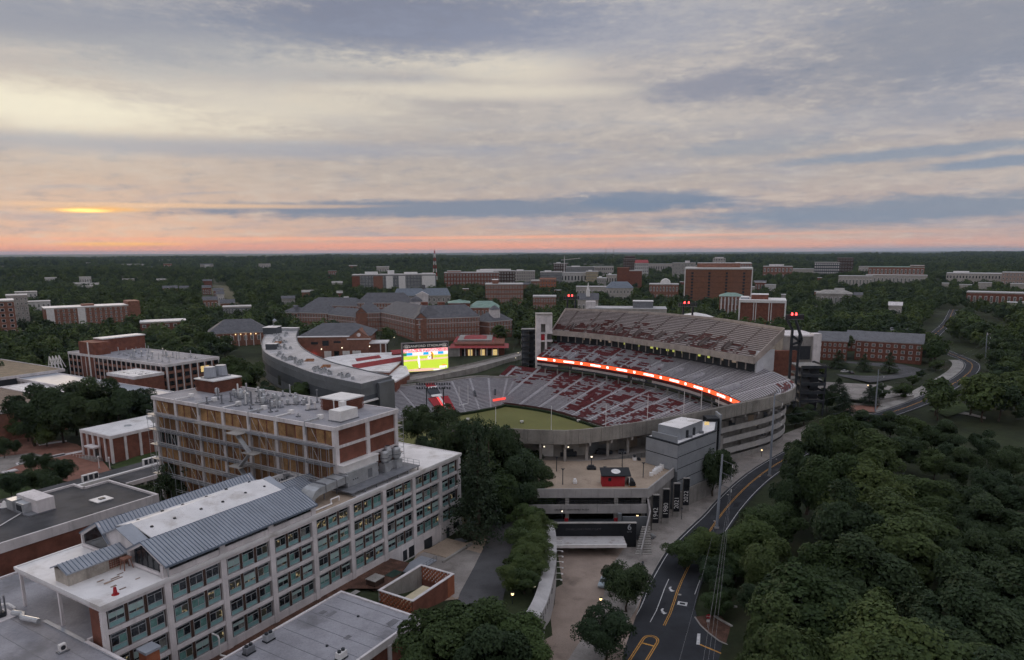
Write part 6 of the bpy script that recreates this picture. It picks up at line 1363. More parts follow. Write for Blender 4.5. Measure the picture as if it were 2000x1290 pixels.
for k, (px, py, w_, h_, m_, l) in enumerate(((1155, 917, 2.6, 1.2, M_STEEL, 'dark pallet stack in the middle of the tan terrace'), (1239, 899, 1.0, 1.6, M_WHITE, 'white bin with black lid at the back of the terrace'), (1275, 893, 2.8, 1.6, M_STEEL, 'black heap of equipment by the grey block'), (1290, 889, 2.2, 2.2, M_STEEL, 'dark generator beside the grey block'), (1280, 900, 1.4, 1.2, M_STEEL, 'small black crate before the grey block'), (1123, 944, 1.0, 1.2, M_WHITE, 'white drum lying on the left of the terrace'), (1248, 899, 1.0, .7, M_STEEL, 'black mat beside the white bin'), (1110, 891, 5.0, 2.2, M_STEEL, 'dark stored machinery under the rim at left'), (1180, 887, 5.0, 1.6, M_STEEL, 'row of stored black carts under the rim'), (1215, 886, 2.4, 1.3, M_STEELG, 'grey cart under the rim at right'))):
    a = G(px, py, 18.5); t, q = wthing('stored_' + ('pallets', 'bin', 'heap', 'generator', 'crate', 'drum', 'mat', 'machinery', 'carts', 'cart')[k], l, 'equipment', a); x, y = a[0], a[1]
    q.mb('body', MB().box(x - w_ / 2, x + w_ / 2, y - .7, y + .7, 18.55, 18.5 + h_ * .6), m_); q.mb('top', MB().box(x - w_ * .36, x + w_ * .3, y - .5, y + .55, 18.5 + h_ * .6, 18.5 + h_), M_STEEL if k != 5 else M_WHITE)
    if w_ > 2: 
        for s in (-.3, .35): q.mb('wheel', MB().cyl((x + s * w_, y - .8, 18.8), (x + s * w_, y + .8, 18.8), .3, .3, 8), M_BLACK)
# curved retaining wall with lettering and its bracket lamps
def ret_wall():
    base = resample([(-12, 92, 0), (-3, 103, 0), (2.5, 113, 0), (6.6, 124.2, 0), (9.5, 142, 0), (10.4, 157.6, 0), (9.9, 163.3, 0)], 60)[:, :2]
    O = (8, 140, 7); t, q = wthing('retaining_wall', 'curved pale retaining wall with black lettering beside the gate plaza', 'wall', O)
    zt = 13.4; P = base; Q = np.array(offs([(*p, 0) for p in P], 2.6)); n = 60
    MWc = mat('pale_wall_concrete', (.50, .49, .49), .9, .08, .3, 5, streak=.25)
    for k in range(0, n, 4): 
        s = slice(k, k + 5); b = MB(); lo = lambda S, z: [(p[0], p[1], z) for p in S]
        b.strip(lo(P[s], 6.8), lo(P[s], zt)); b.strip(lo(P[s], zt), lo(Q[s], zt + .5)); b.strip(lo(Q[s], zt + .5), lo(Q[s], 6.8)); b.face([lo(P[s], 6.8)[0], lo(P[s], zt)[0], lo(Q[s], zt + .5)[0], lo(Q[s], 6.8)[0]]); b.face([lo(P[s], 6.8)[-1], lo(P[s], zt)[-1], lo(Q[s], zt + .5)[-1], lo(Q[s], 6.8)[-1]])
        q.mb('wall_section', b, MWc)
    word = 'UNIVERSITY OF GEORGIA'; s = np.r_[0, np.cumsum(np.linalg.norm(np.diff(P, axis=0), axis=1))]
    for k, ch in enumerate(word):
        if ch == ' ': continue
        u = 22.0 + k * 2.05; p = np.array([np.interp(u, s, P[:, 0]), np.interp(u, s, P[:, 1])]); p2 = np.array([np.interp(u + .5, s, P[:, 0]), np.interp(u + .5, s, P[:, 1])]); d = p2 - p; a = math.atan2(d[1], d[0]); nn = np.array([d[1], -d[0]]) / np.linalg.norm(d) * .05
        text_mesh('wall_letter', ch, 1.7, M_BLACK, t, (p[0] + nn[0] - O[0], p[1] + nn[1] - O[1], 12.0 - O[2]), (math.pi / 2, 0, a), .02)
    for k in range(8):
        u = 52 + k * 2.9; p = np.array([np.interp(u, s, P[:, 0]), np.interp(u, s, P[:, 1])])
        o, w2 = wthing('bracket_lamp', 'white bracket lamp on the retaining wall, number %s from the near end' % ('one', 'two', 'three', 'four', 'five', 'six', 'seven', 'eight')[k], 'lamp', (p[0], p[1], 11), 'bracket lamps on the retaining wall')
        w2.mb('arm', MB().bar((p[0] - .05, p[1], 11), (p[0] + 1.4, p[1], 11), .09), M_WHITE); w2.mb('head', MB().box(p[0] + 1.2, p[0] + 1.6, p[1] - .15, p[1] + .15, 10.7, 10.95), M_WHITE)
ret_wall()

# ---------------------------------------------------------------- charcoal curved building
def charcoal():
    O = (-90, 330, 4); t, q = wthing('charcoal_building', 'curved charcoal panelled building with white roof full of air units left of the scoreboard', 'building', O)
    F = resample([G(525, 645, 25), G(512, 668, 25), G(520, 692, 25), G(590, 723, 25), G(640, 738, 25), G(705, 752, 25)], 40)[:, :2]; Bk = resample([G(583, 642, 25), G(578, 660, 25), G(592, 682, 25), G(640, 706, 25), G(700, 722, 25), G(765, 736.5, 25)], 40)[:, :2]
    zs = [3, 10.5, 15, 19.5, 23, 25.4]; ms = [M_CHAR, M_CHAR2, M_CHAR, M_CHAR2, mat('light_grey_panel', (.19, .205, .22), .7, .08)]
    fn = np.array(offs([(*p, 0) for p in F], 0))
    for k in range(0, 40, 2):
        for i in range(5):
            b = MB(); a0, a1, a2 = F[k], F[k + 1], F[k + 2]
            b.strip([(*p, zs[i] + .03) for p in (a0, a1, a2)], [(*p, zs[i + 1] - .03) for p in (a0, a1, a2)])
            q.mb('cladding_panel', b, ms[i])
    q.mb('back_wall', MB().strip([(*p, 3) for p in Bk], [(*p, 25.4) for p in Bk]), M_CHAR2)
    a, b_ = F[-1], Bk[-1]
    for i in range(5): q.mb('end_panel', MB().strip([(*a, zs[i]), (*b_, zs[i])], [(*a, zs[i + 1]), (*b_, zs[i + 1])]), ms[i])
    q.mb('end_wall', MB().face([(*F[0], 3), (*Bk[0], 3), (*Bk[0], 25.4), (*F[0], 25.4)]), M_CHAR)
    q.mb('roof', MB().strip([(*p, 25.0) for p in F], [(*p, 25.0) for p in Bk]), mat('worn_pale_roof', (.50, .49, .50), .85, .14, .08, 2, stain=((.30, .29, .29), .7, .1)))
    for S in (F, Bk):
        b = MB(); S2 = offs([(*p, 0) for p in S], .4); b.strip([(*p, 25.45) for p in S], [(*p, 25.45) for p in S2]); b.strip([(*p, 25.0) for p in S2], [(*p, 25.45) for p in S2]); q.mb('parapet', b, M_STEELG)
    for k in (18, 25, 32, 36, 38):
        p, p2 = F[k], F[k] + (F[k + 1] - F[k]) * .8; d = p2 - p; nn = np.array([d[1], -d[0]]) / np.linalg.norm(d) * .12
        q.mb('window', MB().strip([(*(p + nn), 12), (*(p2 + nn), 12)], [(*(p + nn), 17), (*(p2 + nn), 17)]), M_GLASS)
    for k in range(1, 12, 2): q.mb('glass_bay', MB().strip([(*(F[k] + (-.3, -.2)), 5), (*(F[k + 1] + (-.3, -.2)), 5)], [(*(F[k] + (-.3, -.2)), 18), (*(F[k + 1] + (-.3, -.2)), 18)]), M_BROWN)
    c = (a * .55 + b_ * .45); q.mb('end_block', MB().prism([tuple(a + (b_ - a) * .5 + (1.5, -2.2)), tuple(b_ + (1.5, -2.2)), tuple(b_), tuple(a + (b_ - a) * .5)], 3, 24.2), M_CHAR2)
    q.mb('end_canopy', MB().prism([tuple(a + (.5, -2.5)), tuple(a + (b_ - a) * .5 + (1, -2.5)), tuple(a + (b_ - a) * .5), tuple(a)], 17.2, 17.6), M_WHITE)
    rr = random.Random(77)
    def onr(u, v): i = min(39, int(u * 40)); return F[i] + (Bk[i] - F[i]) * v
    for (u, v, w_, d_, h_, l) in ((.10, .2, 9, 12, 4.5, 'dark roof plant box at the far end of the charcoal building'), (.45, .25, 6, 5, 3.2, 'small dark penthouse on the bend of the charcoal roof'), (.06, .7, 14, 5, 2.0, 'pale roof screen at the far tip of the charcoal building')):
        p = onr(u, v); o, w2 = wthing('roof_plant_box', l, 'plant box', (*p, 25)); w2.mb('box', MB().box(p[0] - w_ / 2, p[0] + w_ / 2, p[1] - d_ / 2, p[1] + d_ / 2, 25.0, 25 + h_), M_CHAR if h_ > 3 else M_GALV); w2.mb('lid', MB().box(p[0] - w_ / 2 - .2, p[0] + w_ / 2 + .2, p[1] - d_ / 2 - .2, p[1] + d_ / 2 + .2, 25 + h_, 25.2 + h_), M_ROOFW)
    for k in range(84):
        u = rr.choice((rr.uniform(.55, .75), rr.uniform(.80, .96), rr.uniform(.15, .5))); v = rr.uniform(.12, .42) if u > .5 else rr.uniform(.3, .7); p = onr(u, v); h_ = rr.uniform(.9, 1.7)
        o, w2 = wthing('roof_condenser', 'pale condenser among the rows on the charcoal building roof', 'condenser', (*p, 25), 'condensers on the charcoal building'); w2.mb('cabinet', MB().box(p[0] - .7, p[0] + .7, p[1] - .6, p[1] + .6, 25, 25 + h_), M_GALV); w2.mb('fan', MB().cyl((p[0], p[1], 25 + h_), (p[0], p[1], 25.15 + h_), .45, .45, 8), M_STEEL)
    for k, (u, v) in enumerate(((.35, .45), (.70, .62), (.80, .6))):
        p = onr(u, v); o, w2 = wthing('board_pile', 'orange brown pile of boards on the charcoal roof, ' + ('farthest', 'middle', 'nearest the scoreboard')[k], 'boards', (*p, 25)); MO = mat('rust_tarp', (.34, .14, .05), .9, .2)
        for j in range(3): w2.mb('board', MB().box(p[0] - 2.6 + j * .4, p[0] + 2.2, p[1] - 1 + j * .5, p[1] + j * .5 - .4, 25.0 + j * .45, 25.4 + j * .45), MO)
charcoal()
# ---------------------------------------------------------------- campus and town beyond
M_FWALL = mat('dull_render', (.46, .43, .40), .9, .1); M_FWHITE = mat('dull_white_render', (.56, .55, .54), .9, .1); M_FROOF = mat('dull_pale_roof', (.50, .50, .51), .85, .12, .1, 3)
FOOT = []                                     # (x, y, r): no trees here
def win_mesh(m, kind='w'):
    return shared(('fw', m.name), lambda: MB().box(0, 1, -.08, .02, 0, 1, 0).box(.1, .9, -.11, -.08, .08, .92, 1).mesh('window_' + m.name, [M_CONC, m]))
def gable(q, x0, x1, y0, y1, z, rise, m, hip=0.0, name='roof', ov=.6):
    x0 -= ov; x1 += ov; y0 -= ov; y1 += ov; h = hip * (y1 - y0) / 2; ym = (y0 + y1) / 2
    b = MB(); A, B, C, D_ = (x0, y0, z), (x1, y0, z), (x1, y1, z), (x0, y1, z); E_, F_ = (x0 + h, ym, z + rise), (x1 - h, ym, z + rise)
    b.face([A, B, F_, E_]).face([C, D_, E_, F_]).face([D_, A, E_]).face([B, C, F_]).face([D_, C, B, A]); return b.obj(name, m, q)
def bldg(label, x0, x1, yt, yb, zg=12, depth=18, wall=None, roof=None, rows=3, cols=8, yaw=0, pent=None, hip=None, rise=3, name='campus_building', trim=True, wm=None, Y=None, base=None, frame=False, cat='building', group=None, side=True, wfrac=(.5, .55), rt=None, tz=None):
    """box building seen between photo columns x0..x1, its eaves at row yt and its foot at row yb on the level zg"""
    if tz is None: tz = 9 if yb < 648 else 0
    c = G((x0 + x1) / 2, yb, zg + tz) if Y is None else (*D((x0 + x1) / 2, yb, Y)[:2], zg)
    c = (c[0], c[1], zg); Yd = c[1]; a, b = D(x0, yt, Yd), D(x1, yt, Yd); W = (b[0] - a[0]); H = D((x0 + x1) / 2, yt, Yd)[2] - zg
    rz = -math.atan2(c[0], c[1]) + yaw; W = W * (math.cos(yaw) if abs(yaw) < .7 else 1)
    t = thing(name, label, cat, (c[0], c[1], zg - 2), rz, group); FOOT.append((c[0], c[1] + depth * .35, max(W, depth) * .62))
    FOOT.append((c[0] * .97, c[1] * .97, W * .40))
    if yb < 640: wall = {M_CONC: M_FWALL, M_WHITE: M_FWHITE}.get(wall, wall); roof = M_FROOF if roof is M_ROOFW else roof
    wall = wall or M_BRICK2; roof = roof or M_ROOFG; wm = wm or M_GLASSW; h = H + 2
    PB('wall', wall, t, -W / 2, W / 2, 0, depth, 0, h)
    if hip is None:
        PB('roof', roof, t, -W / 2 - .3, W / 2 + .3, -.3, depth + .3, h, h + .5)
        if trim: PB('cornice', M_FWALL, t, -W / 2 - .15, W / 2 + .15, -.2, depth + .2, h - .9, h - .02)
    else:
        gable(t, -W / 2, W / 2, 0, depth, h, rise, rt or M_SHING, hip)
        if trim: PB('eaves_band', M_CONC, t, -W / 2 - .3, W / 2 + .3, -.3, depth + .3, h - .5, h - .02)
    if rows and cols:
        z0 = 3.2; fh = (h - z0 - .8) / rows; fw = W / cols; me = win_mesh(wm)
        for r in range(rows):
            for k in range(cols): link('window', me, t, (-W / 2 + fw * (k + (1 - wfrac[0]) / 2), 0, z0 + fh * (r + (1 - wfrac[1]) / 2)), 0, (fw * wfrac[0], 1, fh * wfrac[1]))
        if side:
            n = max(2, min(5, int(depth / max(fw, 4)))); fd = depth / n
            for r in range(rows):
                for k in range(n):
                    o = link('window', me, t, ((-W / 2 if c[0] > 0 else W / 2), (fd * (k + .75) if c[0] > 0 else fd * (k + .25)), z0 + fh * (r + (1 - wfrac[1]) / 2)), (-math.pi / 2 if c[0] > 0 else math.pi / 2), (fd * wfrac[0], 1, fh * wfrac[1]))
    if frame:
        for x in (-W / 2 - .3, W / 2 - .9): PB('frame_fin', M_WHITE, t, x, x + 1.2, -.9, depth, 0, h + .6)
        PB('frame_beam', M_WHITE, t, -W / 2 - .3, W / 2 + .3, -.92, depth, h - 1.6, h + .62); PB('frame_beam', M_WHITE, t, -W / 2, W / 2, -.5, depth, 1.5, 4.2)
    if pent:
        for (u0, u1, ph, pm) in pent: PB('penthouse', pm, t, -W / 2 + W * u0, -W / 2 + W * u1, depth * .25, depth * .75, h + .3, h + ph); PB('penthouse_roof', M_ROOFW, t, -W / 2 + W * u0 - .2, -W / 2 + W * u1 + .2, depth * .25 - .2, depth * .75 + .2, h + ph, h + ph + .3)
    return t, W, h
# --- left: dormitories and houses in the wood
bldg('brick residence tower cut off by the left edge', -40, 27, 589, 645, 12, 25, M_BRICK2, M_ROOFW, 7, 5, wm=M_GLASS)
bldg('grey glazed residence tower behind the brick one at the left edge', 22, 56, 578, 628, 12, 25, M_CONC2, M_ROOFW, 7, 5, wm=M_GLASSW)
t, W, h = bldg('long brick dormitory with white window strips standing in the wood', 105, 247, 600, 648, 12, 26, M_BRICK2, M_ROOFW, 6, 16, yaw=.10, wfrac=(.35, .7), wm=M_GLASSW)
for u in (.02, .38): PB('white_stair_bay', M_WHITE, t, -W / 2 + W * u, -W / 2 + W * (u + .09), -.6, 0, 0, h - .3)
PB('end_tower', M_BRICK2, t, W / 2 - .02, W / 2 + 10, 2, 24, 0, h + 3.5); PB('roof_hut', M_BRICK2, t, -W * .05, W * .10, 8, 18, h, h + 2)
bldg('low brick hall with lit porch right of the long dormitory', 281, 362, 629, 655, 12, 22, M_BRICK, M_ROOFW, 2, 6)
t, W, h = bldg('wide dining hall with dark hipped roof and a row of lamps', 412, 523, 650, 672, 12, 30, M_BRICK2, M_SHING, 1, 9, hip=.8, rise=9)
for k in range(5): MB().cyl((-W * .05 + k * 3.6, -.8, h - 1.6), (-W * .05 + k * 3.6, -.8, h - 1.0), .35, .35, 6).obj('porch_lamp', M_LAMPW, t)
for k in range(9): PB('porch_post', M_CONC, t, -W / 2 + k * W / 8.2, -W / 2 + k * W / 8.2 + .6, -1.4, -.8, 0, h - 1)
t, W, h = bldg('small blue roofed kiosk with lantern left of the brick college', 526, 550, 641, 652, 12, 10, M_CONC2, M_METALB, 1, 3, hip=1.0, rise=3, rt=M_METALB); MB().cyl((0, 5, h + 2), (0, 5, h + 6), 1.6, 1.6, 8).obj('lantern', M_CONC, t); MB().cyl((0, 5, h + 6), (0, 5, h + 7.5), 2, .2, 8).obj('lantern_roof', M_METALB, t)
for l, a in (('white office block small in the far wood at left', (170, 185, 513, 520)), ('long pale roofed warehouse far off in the wood', (235, 281, 516, 520)), ('short pale warehouse left of the long one', (214, 230, 516, 519)), ('pale sheds in the far distance under the ridge', (313, 332, 508, 512)), ('white sheds far under the ridge, right group', (345, 370, 506, 510)), ('white house roof among trees at far left', (90, 110, 543, 551)), ('pale apartment block half hidden in far left trees', (158, 178, 542, 557)), ('flat pale roof above the trees near the left edge', (34, 70, 571, 582)), ('bluish roofed building among trees behind the dormitory', (57, 96, 590, 602)), ('pale quarry buildings on the far ridge', (695, 722, 503, 506))):
    bldg(l, *a, 13, 20, M_WHITE, M_ROOFW, 2 if a[3] - a[2] > 6 else 0, 5, name='distant_building', trim=False, side=False)
for k, (l, a, wl) in enumerate((('brown roofed house in the clearing, farthest left', (320, 346, 563, 569), M_BRICK2), ('small house beside the brown roofed one', (352, 368, 563, 568), M_WHITE), ('cluster house at the top of the clearing', (396, 412, 562, 568), M_BRICK), ('brick house with dark gable in the clearing', (418, 436, 568, 574), M_BRICK), ('house with tan roof in the middle of the clearing', (398, 424, 586, 592), M_BRICK2), ('house with gable at the foot of the clearing', (432, 458, 592, 600), M_BRICK2), ('tall white gabled house in the clearing', (424, 438, 575, 586), M_WHITE))):
    bldg(l, *a, 13, 12, wl, M_SHING, 1, 4, hip=0.0, rise=3.5, name='house', cat='house', side=False, group='houses in the clearing')
bldg('glass fronted low building at the edge of the clearing', 438, 490, 600, 612, 12, 20, M_CHAR2, M_ROOFW, 2, 9, wm=M_GLASSW)
# --- middle: apartments, halls, mast
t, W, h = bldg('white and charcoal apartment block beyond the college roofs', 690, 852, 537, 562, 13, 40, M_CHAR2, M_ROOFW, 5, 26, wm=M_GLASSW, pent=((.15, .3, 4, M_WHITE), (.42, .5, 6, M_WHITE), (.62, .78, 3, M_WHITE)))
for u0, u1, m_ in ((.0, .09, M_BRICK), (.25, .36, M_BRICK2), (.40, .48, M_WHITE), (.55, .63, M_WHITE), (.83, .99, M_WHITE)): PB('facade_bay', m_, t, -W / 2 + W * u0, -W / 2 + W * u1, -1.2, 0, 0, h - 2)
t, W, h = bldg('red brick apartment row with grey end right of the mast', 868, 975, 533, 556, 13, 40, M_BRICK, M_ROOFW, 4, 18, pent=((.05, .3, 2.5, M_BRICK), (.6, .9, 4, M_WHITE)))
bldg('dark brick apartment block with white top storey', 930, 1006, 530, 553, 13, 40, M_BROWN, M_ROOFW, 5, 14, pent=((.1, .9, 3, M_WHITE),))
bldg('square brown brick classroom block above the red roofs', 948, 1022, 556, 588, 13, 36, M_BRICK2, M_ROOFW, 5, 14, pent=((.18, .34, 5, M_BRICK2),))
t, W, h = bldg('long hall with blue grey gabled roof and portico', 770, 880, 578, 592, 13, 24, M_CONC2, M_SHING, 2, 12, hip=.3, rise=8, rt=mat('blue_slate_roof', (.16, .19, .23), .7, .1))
PB('portico', M_CONC, t, -7, 7, -4, 0, 0, h + 1); MB().face([(-8, -4.2, h + 1), (8, -4.2, h + 1), (0, -4.2, h + 5)]).face([(-8, 0, h + 1), (8, 0, h + 1), (0, 0, h + 5)][::-1]).strip([(-8, -4.2, h + 1), (0, -4.2, h + 5), (8, -4.2, h + 1)], [(-8, 4, h + 1), (0, 4, h + 5), (8, 4, h + 1)]).obj('pediment', M_CONC, t); MB().cyl((2, 12, h + 6), (2, 12, h + 12), 2, 1.8, 8).obj('roof_lantern', M_SHING, t)
# college complex of wings with slate roofs
def wing(label, L_, R_, eave, depth, rise, rows, cols, hip=.6, wall=None, zg=12):
    a, b = np.array(G(*L_, zg)), np.array(G(*R_, zg)); d = (b - a)[:2]; W = np.linalg.norm(d); rz = math.atan2(d[1], d[0])
    t = thing('college_wing', label, 'building', (a[0], a[1], zg - 2), rz, 'wings of the brick college'); m = (a + b) / 2; FOOT.append((m[0], m[1] + 8, W * .6)); FOOT.append((m[0] * .96, m[1] * .96, W * .5))
    h = eave + 2; PB('wall', wall or M_BRICK2, t, 0, W, 0, depth, 0, h); PB('eaves_band', M_CONC, t, -.4, W + .4, -.4, depth + .4, h - .7, h - .02); PB('string_course', M_CONC, t, -.1, W + .1, -.1, depth + .1, h - 4.6, h - 4.2); gable(t, 0, W, 0, depth, h, rise, M_SHING, hip)
    fh = (h - 4) / rows; fw = W / cols; me = win_mesh(M_GLASSW)
    for r in range(rows):
        for k in range(cols): link('window', me, t, (fw * (k + .3), 0, 3.4 + fh * (r + .2)), 0, (fw * .42, 1, fh * .58))
        n = max(2, int(depth / 4.5))
        for k in range(n): link('window', me, t, (W, depth / n * (k + .3), 3.4 + fh * (r + .2)), math.pi / 2, (depth / n * .42, 1, fh * .58))
    return t, W, h
def pediment(t, x, w_, h, ri): 
    b = MB().face([(x - w_, -1.2, h), (x + w_, -1.2, h), (x, -1.2, h + ri)]); b.strip([(x - w_, -1.3, h), (x, -1.3, h + ri), (x + w_, -1.3, h)], [(x - w_, 8, h), (x, 8, h + ri), (x + w_, 8, h)]); b.obj('pediment', M_SHING, t); MB().face([(x - w_ * .8, -1.35, h + .3), (x + w_ * .8, -1.35, h + .3), (x, -1.35, h + ri * .8)]).obj('pediment_face', M_BRICK2, t); PB('gable_bay', M_BRICK2, t, x - w_ * .9, x + w_ * .9, -1.1, 0, 0, h - .1)
t, W, h = wing('main front wing of the brick college with dark slate roof', (815, 667), (937, 661), 17.5, 26, 9, 4, 22)
pediment(t, W * .06, 5, h, 5)
for x, y in ((W * .18, 20), (W * .42, 14)): PB('chimney', M_BRICK, t, x, x + 5, y, y + 4, h + 5, h + 11)
t2, W2, h2 = wing('angled wing of the brick college with the white cupola', (742, 648), (815, 667.5), 17.5, 26, 9, 4, 14)
t, W, h = wing('recessed middle wing of the brick college', (698, 650), (744, 649), 17, 26, 8, 4, 9); pediment(t, W * .2, 5, h, 5)
wing('low link wing of the brick college with white windows', (636, 641), (700, 649), 13, 20, 6, 3, 13)
t, W, h = wing('left wing of the brick college with arched bay', (578, 640), (640, 642), 14, 24, 7, 3, 12)
wing('far left pavilion of the brick college with octagon roof', (552, 640), (580, 641), 14, 22, 6, 3, 4, 1.0)
t, W, h = wing('right end pavilion of the brick college with small cupola', (955, 660), (1000, 655), 13, 20, 7, 3, 8, .9)
MB().cyl((W * .45, 6, h + 2), (W * .45, 6, h + 9), 4.6, 4.6, 10).obj('cupola', M_CONC, t); MB().cyl((W * .45, 6, h + 9), (W * .45, 6, h + 12), 5.2, .6, 10).obj('cupola_roof', M_SHING, t)
wing('rear slate roofed wing of the brick college', (700, 632), (800, 632), 20, 24, 9, 4, 18)
wing('rear left slate roofed wing with pale roof plant', (600, 630), (700, 632), 17, 24, 7, 3, 16)
g = D(813, 606, 600); t, q = wthing('cupola', 'round white cupola with grey dome above the college roofs', 'cupola', g); q.mb('drum', MB().cyl((g[0], g[1], g[2] - 4), (g[0], g[1], g[2] + 7.5), 5.4, 5.2, 14), M_CONC); q.mb('base', MB().box(g[0] - 5, g[0] + 5, g[1] - 5, g[1] + 5, g[2] - 9, g[2] - 2), M_BRICK2)
for k in range(10): a = 2 * math.pi * k / 10; q.mb('window', MB().box(g[0] + math.cos(a) * 5.3 - .6, g[0] + math.cos(a) * 5.3 + .6, g[1] + math.sin(a) * 5.3 - .3, g[1] + math.sin(a) * 5.3 + .3, g[2] + .5, g[2] + 5.5), M_GLASS)
q.mb('dome', MB().cyl((g[0], g[1], g[2] + 7.5), (g[0], g[1], g[2] + 9.6), 5.8, 4.6, 14).cyl((g[0], g[1], g[2] + 9.6), (g[0], g[1], g[2] + 11.2), 4.6, 2.2, 14).cyl((g[0], g[1], g[2] + 11.2), (g[0], g[1], g[2] + 11.8), 2.2, .3, 14), M_SHING)
bldg('red brick cube with green roof behind the college', 876, 918, 592, 622, 13, 22, M_BRICK, M_GREENR, 2, 6, hip=1.0, rise=2.5, rt=M_GREENR)
bldg('long hall with pale green roof right of the red cube', 918, 975, 601, 622, 13, 26, M_BRICK2, M_GREENR, 2, 8, hip=.5, rise=5, rt=M_GREENR)
# gymnasium with garage doors and gable
def gym():
    a, b = np.array(G(584, 702, 10)), np.array(G(722, 700, 10)); t = thing('brick_gymnasium', 'brown brick gymnasium with grey hipped roof, gable and white garage doors', 'building', (a[0], a[1], 9), math.atan2(b[1] - a[1], b[0] - a[0])); W = np.linalg.norm((b - a)[:2]); FOOT.append(((a[0] + b[0]) / 2, a[1] + 16, 32)); FOOT.append(((a[0] + b[0]) / 2, a[1] - 8, 26))
    h = 15.5; PB('wall', mat('pink_brick', (.26, .13, .095), .9, .12, .5, 8), t, 0, W, 0, 40, 0, h); PB('roof_edge', M_ROOFW, t, -.4, W * .72, -.4, 40, h, h + .5); gable(t, 0, W * 1.02, 3, 40, h + .4, 7, M_SHING, .7)
    for x0, x1, m_ in ((.36, .46, M_WHITE), (.50, .57, M_GLASS), (.62, .72, M_WHITE), (.76, .88, M_WHITE)): PB('garage_door', m_, t, W * x0, W * x1, -.15, 0, .8, 6.2)
    for x0, x1, z0, z1 in ((.18, .28, 10.8, 12.4), (.34, .43, 9.8, 13.2), (.50, .60, 11.6, 12.8)): PB('window', M_STEEL, t, W * x0, W * x1, -.12, 0, z0, z1)
    MB().face([(W * .70, -.6, h - 1), (W * 1.02, -.6, h - 1), (W * .86, -.6, h + 4.5)]).strip([(W * .69, -.7, h - 1.2), (W * .86, -.7, h + 4.9), (W * 1.03, -.7, h - 1.2)], [(W * .69, 16, h - 1.2), (W * .86, 16, h + 4.9), (W * 1.03, 16, h - 1.2)]).obj('gable', M_BRICK2, t); PB('gable_band', M_CONC, t, W * .69, W * 1.03, -.8, -.3, h - 1.8, h - 1.1); MB().cyl((W * .86, -.75, h + 1.4), (W * .86, -.6, h + 1.4), 1.3, 1.3, 14).obj('roundel', M_CONC, t)
    PB('portico_roof', M_ROOFW, t, W, W + 12, 1, 16, h - 5, h - 4.2); PB('portico_wall', M_BRICK2, t, W, W + 9, 3, 16, 0, h - 5)
    for x in (W + 7, W + 10.5): PB('portico_post', M_WHITE, t, x, x + .7, 1.3, 2, 0, h - 5)
    for k, x in enumerate((.10, .33, .62, 1.01)): MB().cyl((W * x, -1.5, 6.8 + k * .7), (W * x, -1.5, 7.4 + k * .7), .35, .3, 8).obj('wall_lamp', M_LAMP, t)
    for x in (.19, .23): MB().cyl((W * x, -2.2, 2.6), (W * x, -2.2, 3.4), .6, .6, 8).obj('red_light', M_REDL, t)
gym()
# red roofed student hall and its white flat roofs
def zslab(name, label, px, z, zb, wall, roof, cat='building', edge=None):
    P = [G(x, y, z)[:2] for x, y in px]; c = (sum(p[0] for p in P) / len(P), sum(p[1] for p in P) / len(P)); t, q = wthing(name, label, cat, (*c, zb)); FOOT.append((*c, max(math.dist(p, c) for p in P) * .9)); q.mb('wall', MB().prism(P, zb, z - .8), wall); q.mb('roof', MB().prism(P, z - .8, z, 1, 0), [roof, edge or M_CONC]); return t, q, P
zslab('student_hall', 'student hall with white flat roofs left of the scoreboard', [(600, 712), (640, 698), (705, 690), (790, 688), (790, 700), (760, 726), (700, 724)], 15, 6, M_BRICK, M_ROOFW)
zslab('lower_student_hall', 'lower white roof of the student hall below the scoreboard', [(722, 728), (792, 712), (800, 730), (772, 745), (760, 735)], 13, 5, M_BRICK, M_ROOFW)
def red_fascia(label, A, B, z0, z1, dep):
    a, b = np.array(G(*A, z0)), np.array(G(*B, z0)); d = (b - a)[:2]; L_ = np.linalg.norm(d); t = thing('red_roof', label, 'roof', tuple(a), math.atan2(d[1], d[0])); MB().hexa([(0, 0, -.3), (L_, 0, -.3), (L_, dep, z1 - z0 - .3), (0, dep, z1 - z0 - .3), (0, 0, 0), (L_, 0, 0), (L_, dep, z1 - z0), (0, dep, z1 - z0)]).obj('slope', M_REDROOF, t); PB('soffit_wall', M_BRICK, t, .5, L_ - .5, dep * .5, dep * .9, -7, .2)
    for k in range(int(L_ / 1.6)): PB('seam', M_RED, t, k * 1.6, k * 1.6 + .12, 0, .1, -.3, .05)
red_fascia('long red sloping roof strip of the student hall', (692, 721), (788, 705), 15.1, 17.4, 2.2)
red_fascia('small red roof hump behind the long red strip', (698, 706), (745, 699), 15.1, 16.6, 2.0); red_fascia('red roof corner just left of the scoreboard top', (768, 692), (790, 690), 16, 18, 4)
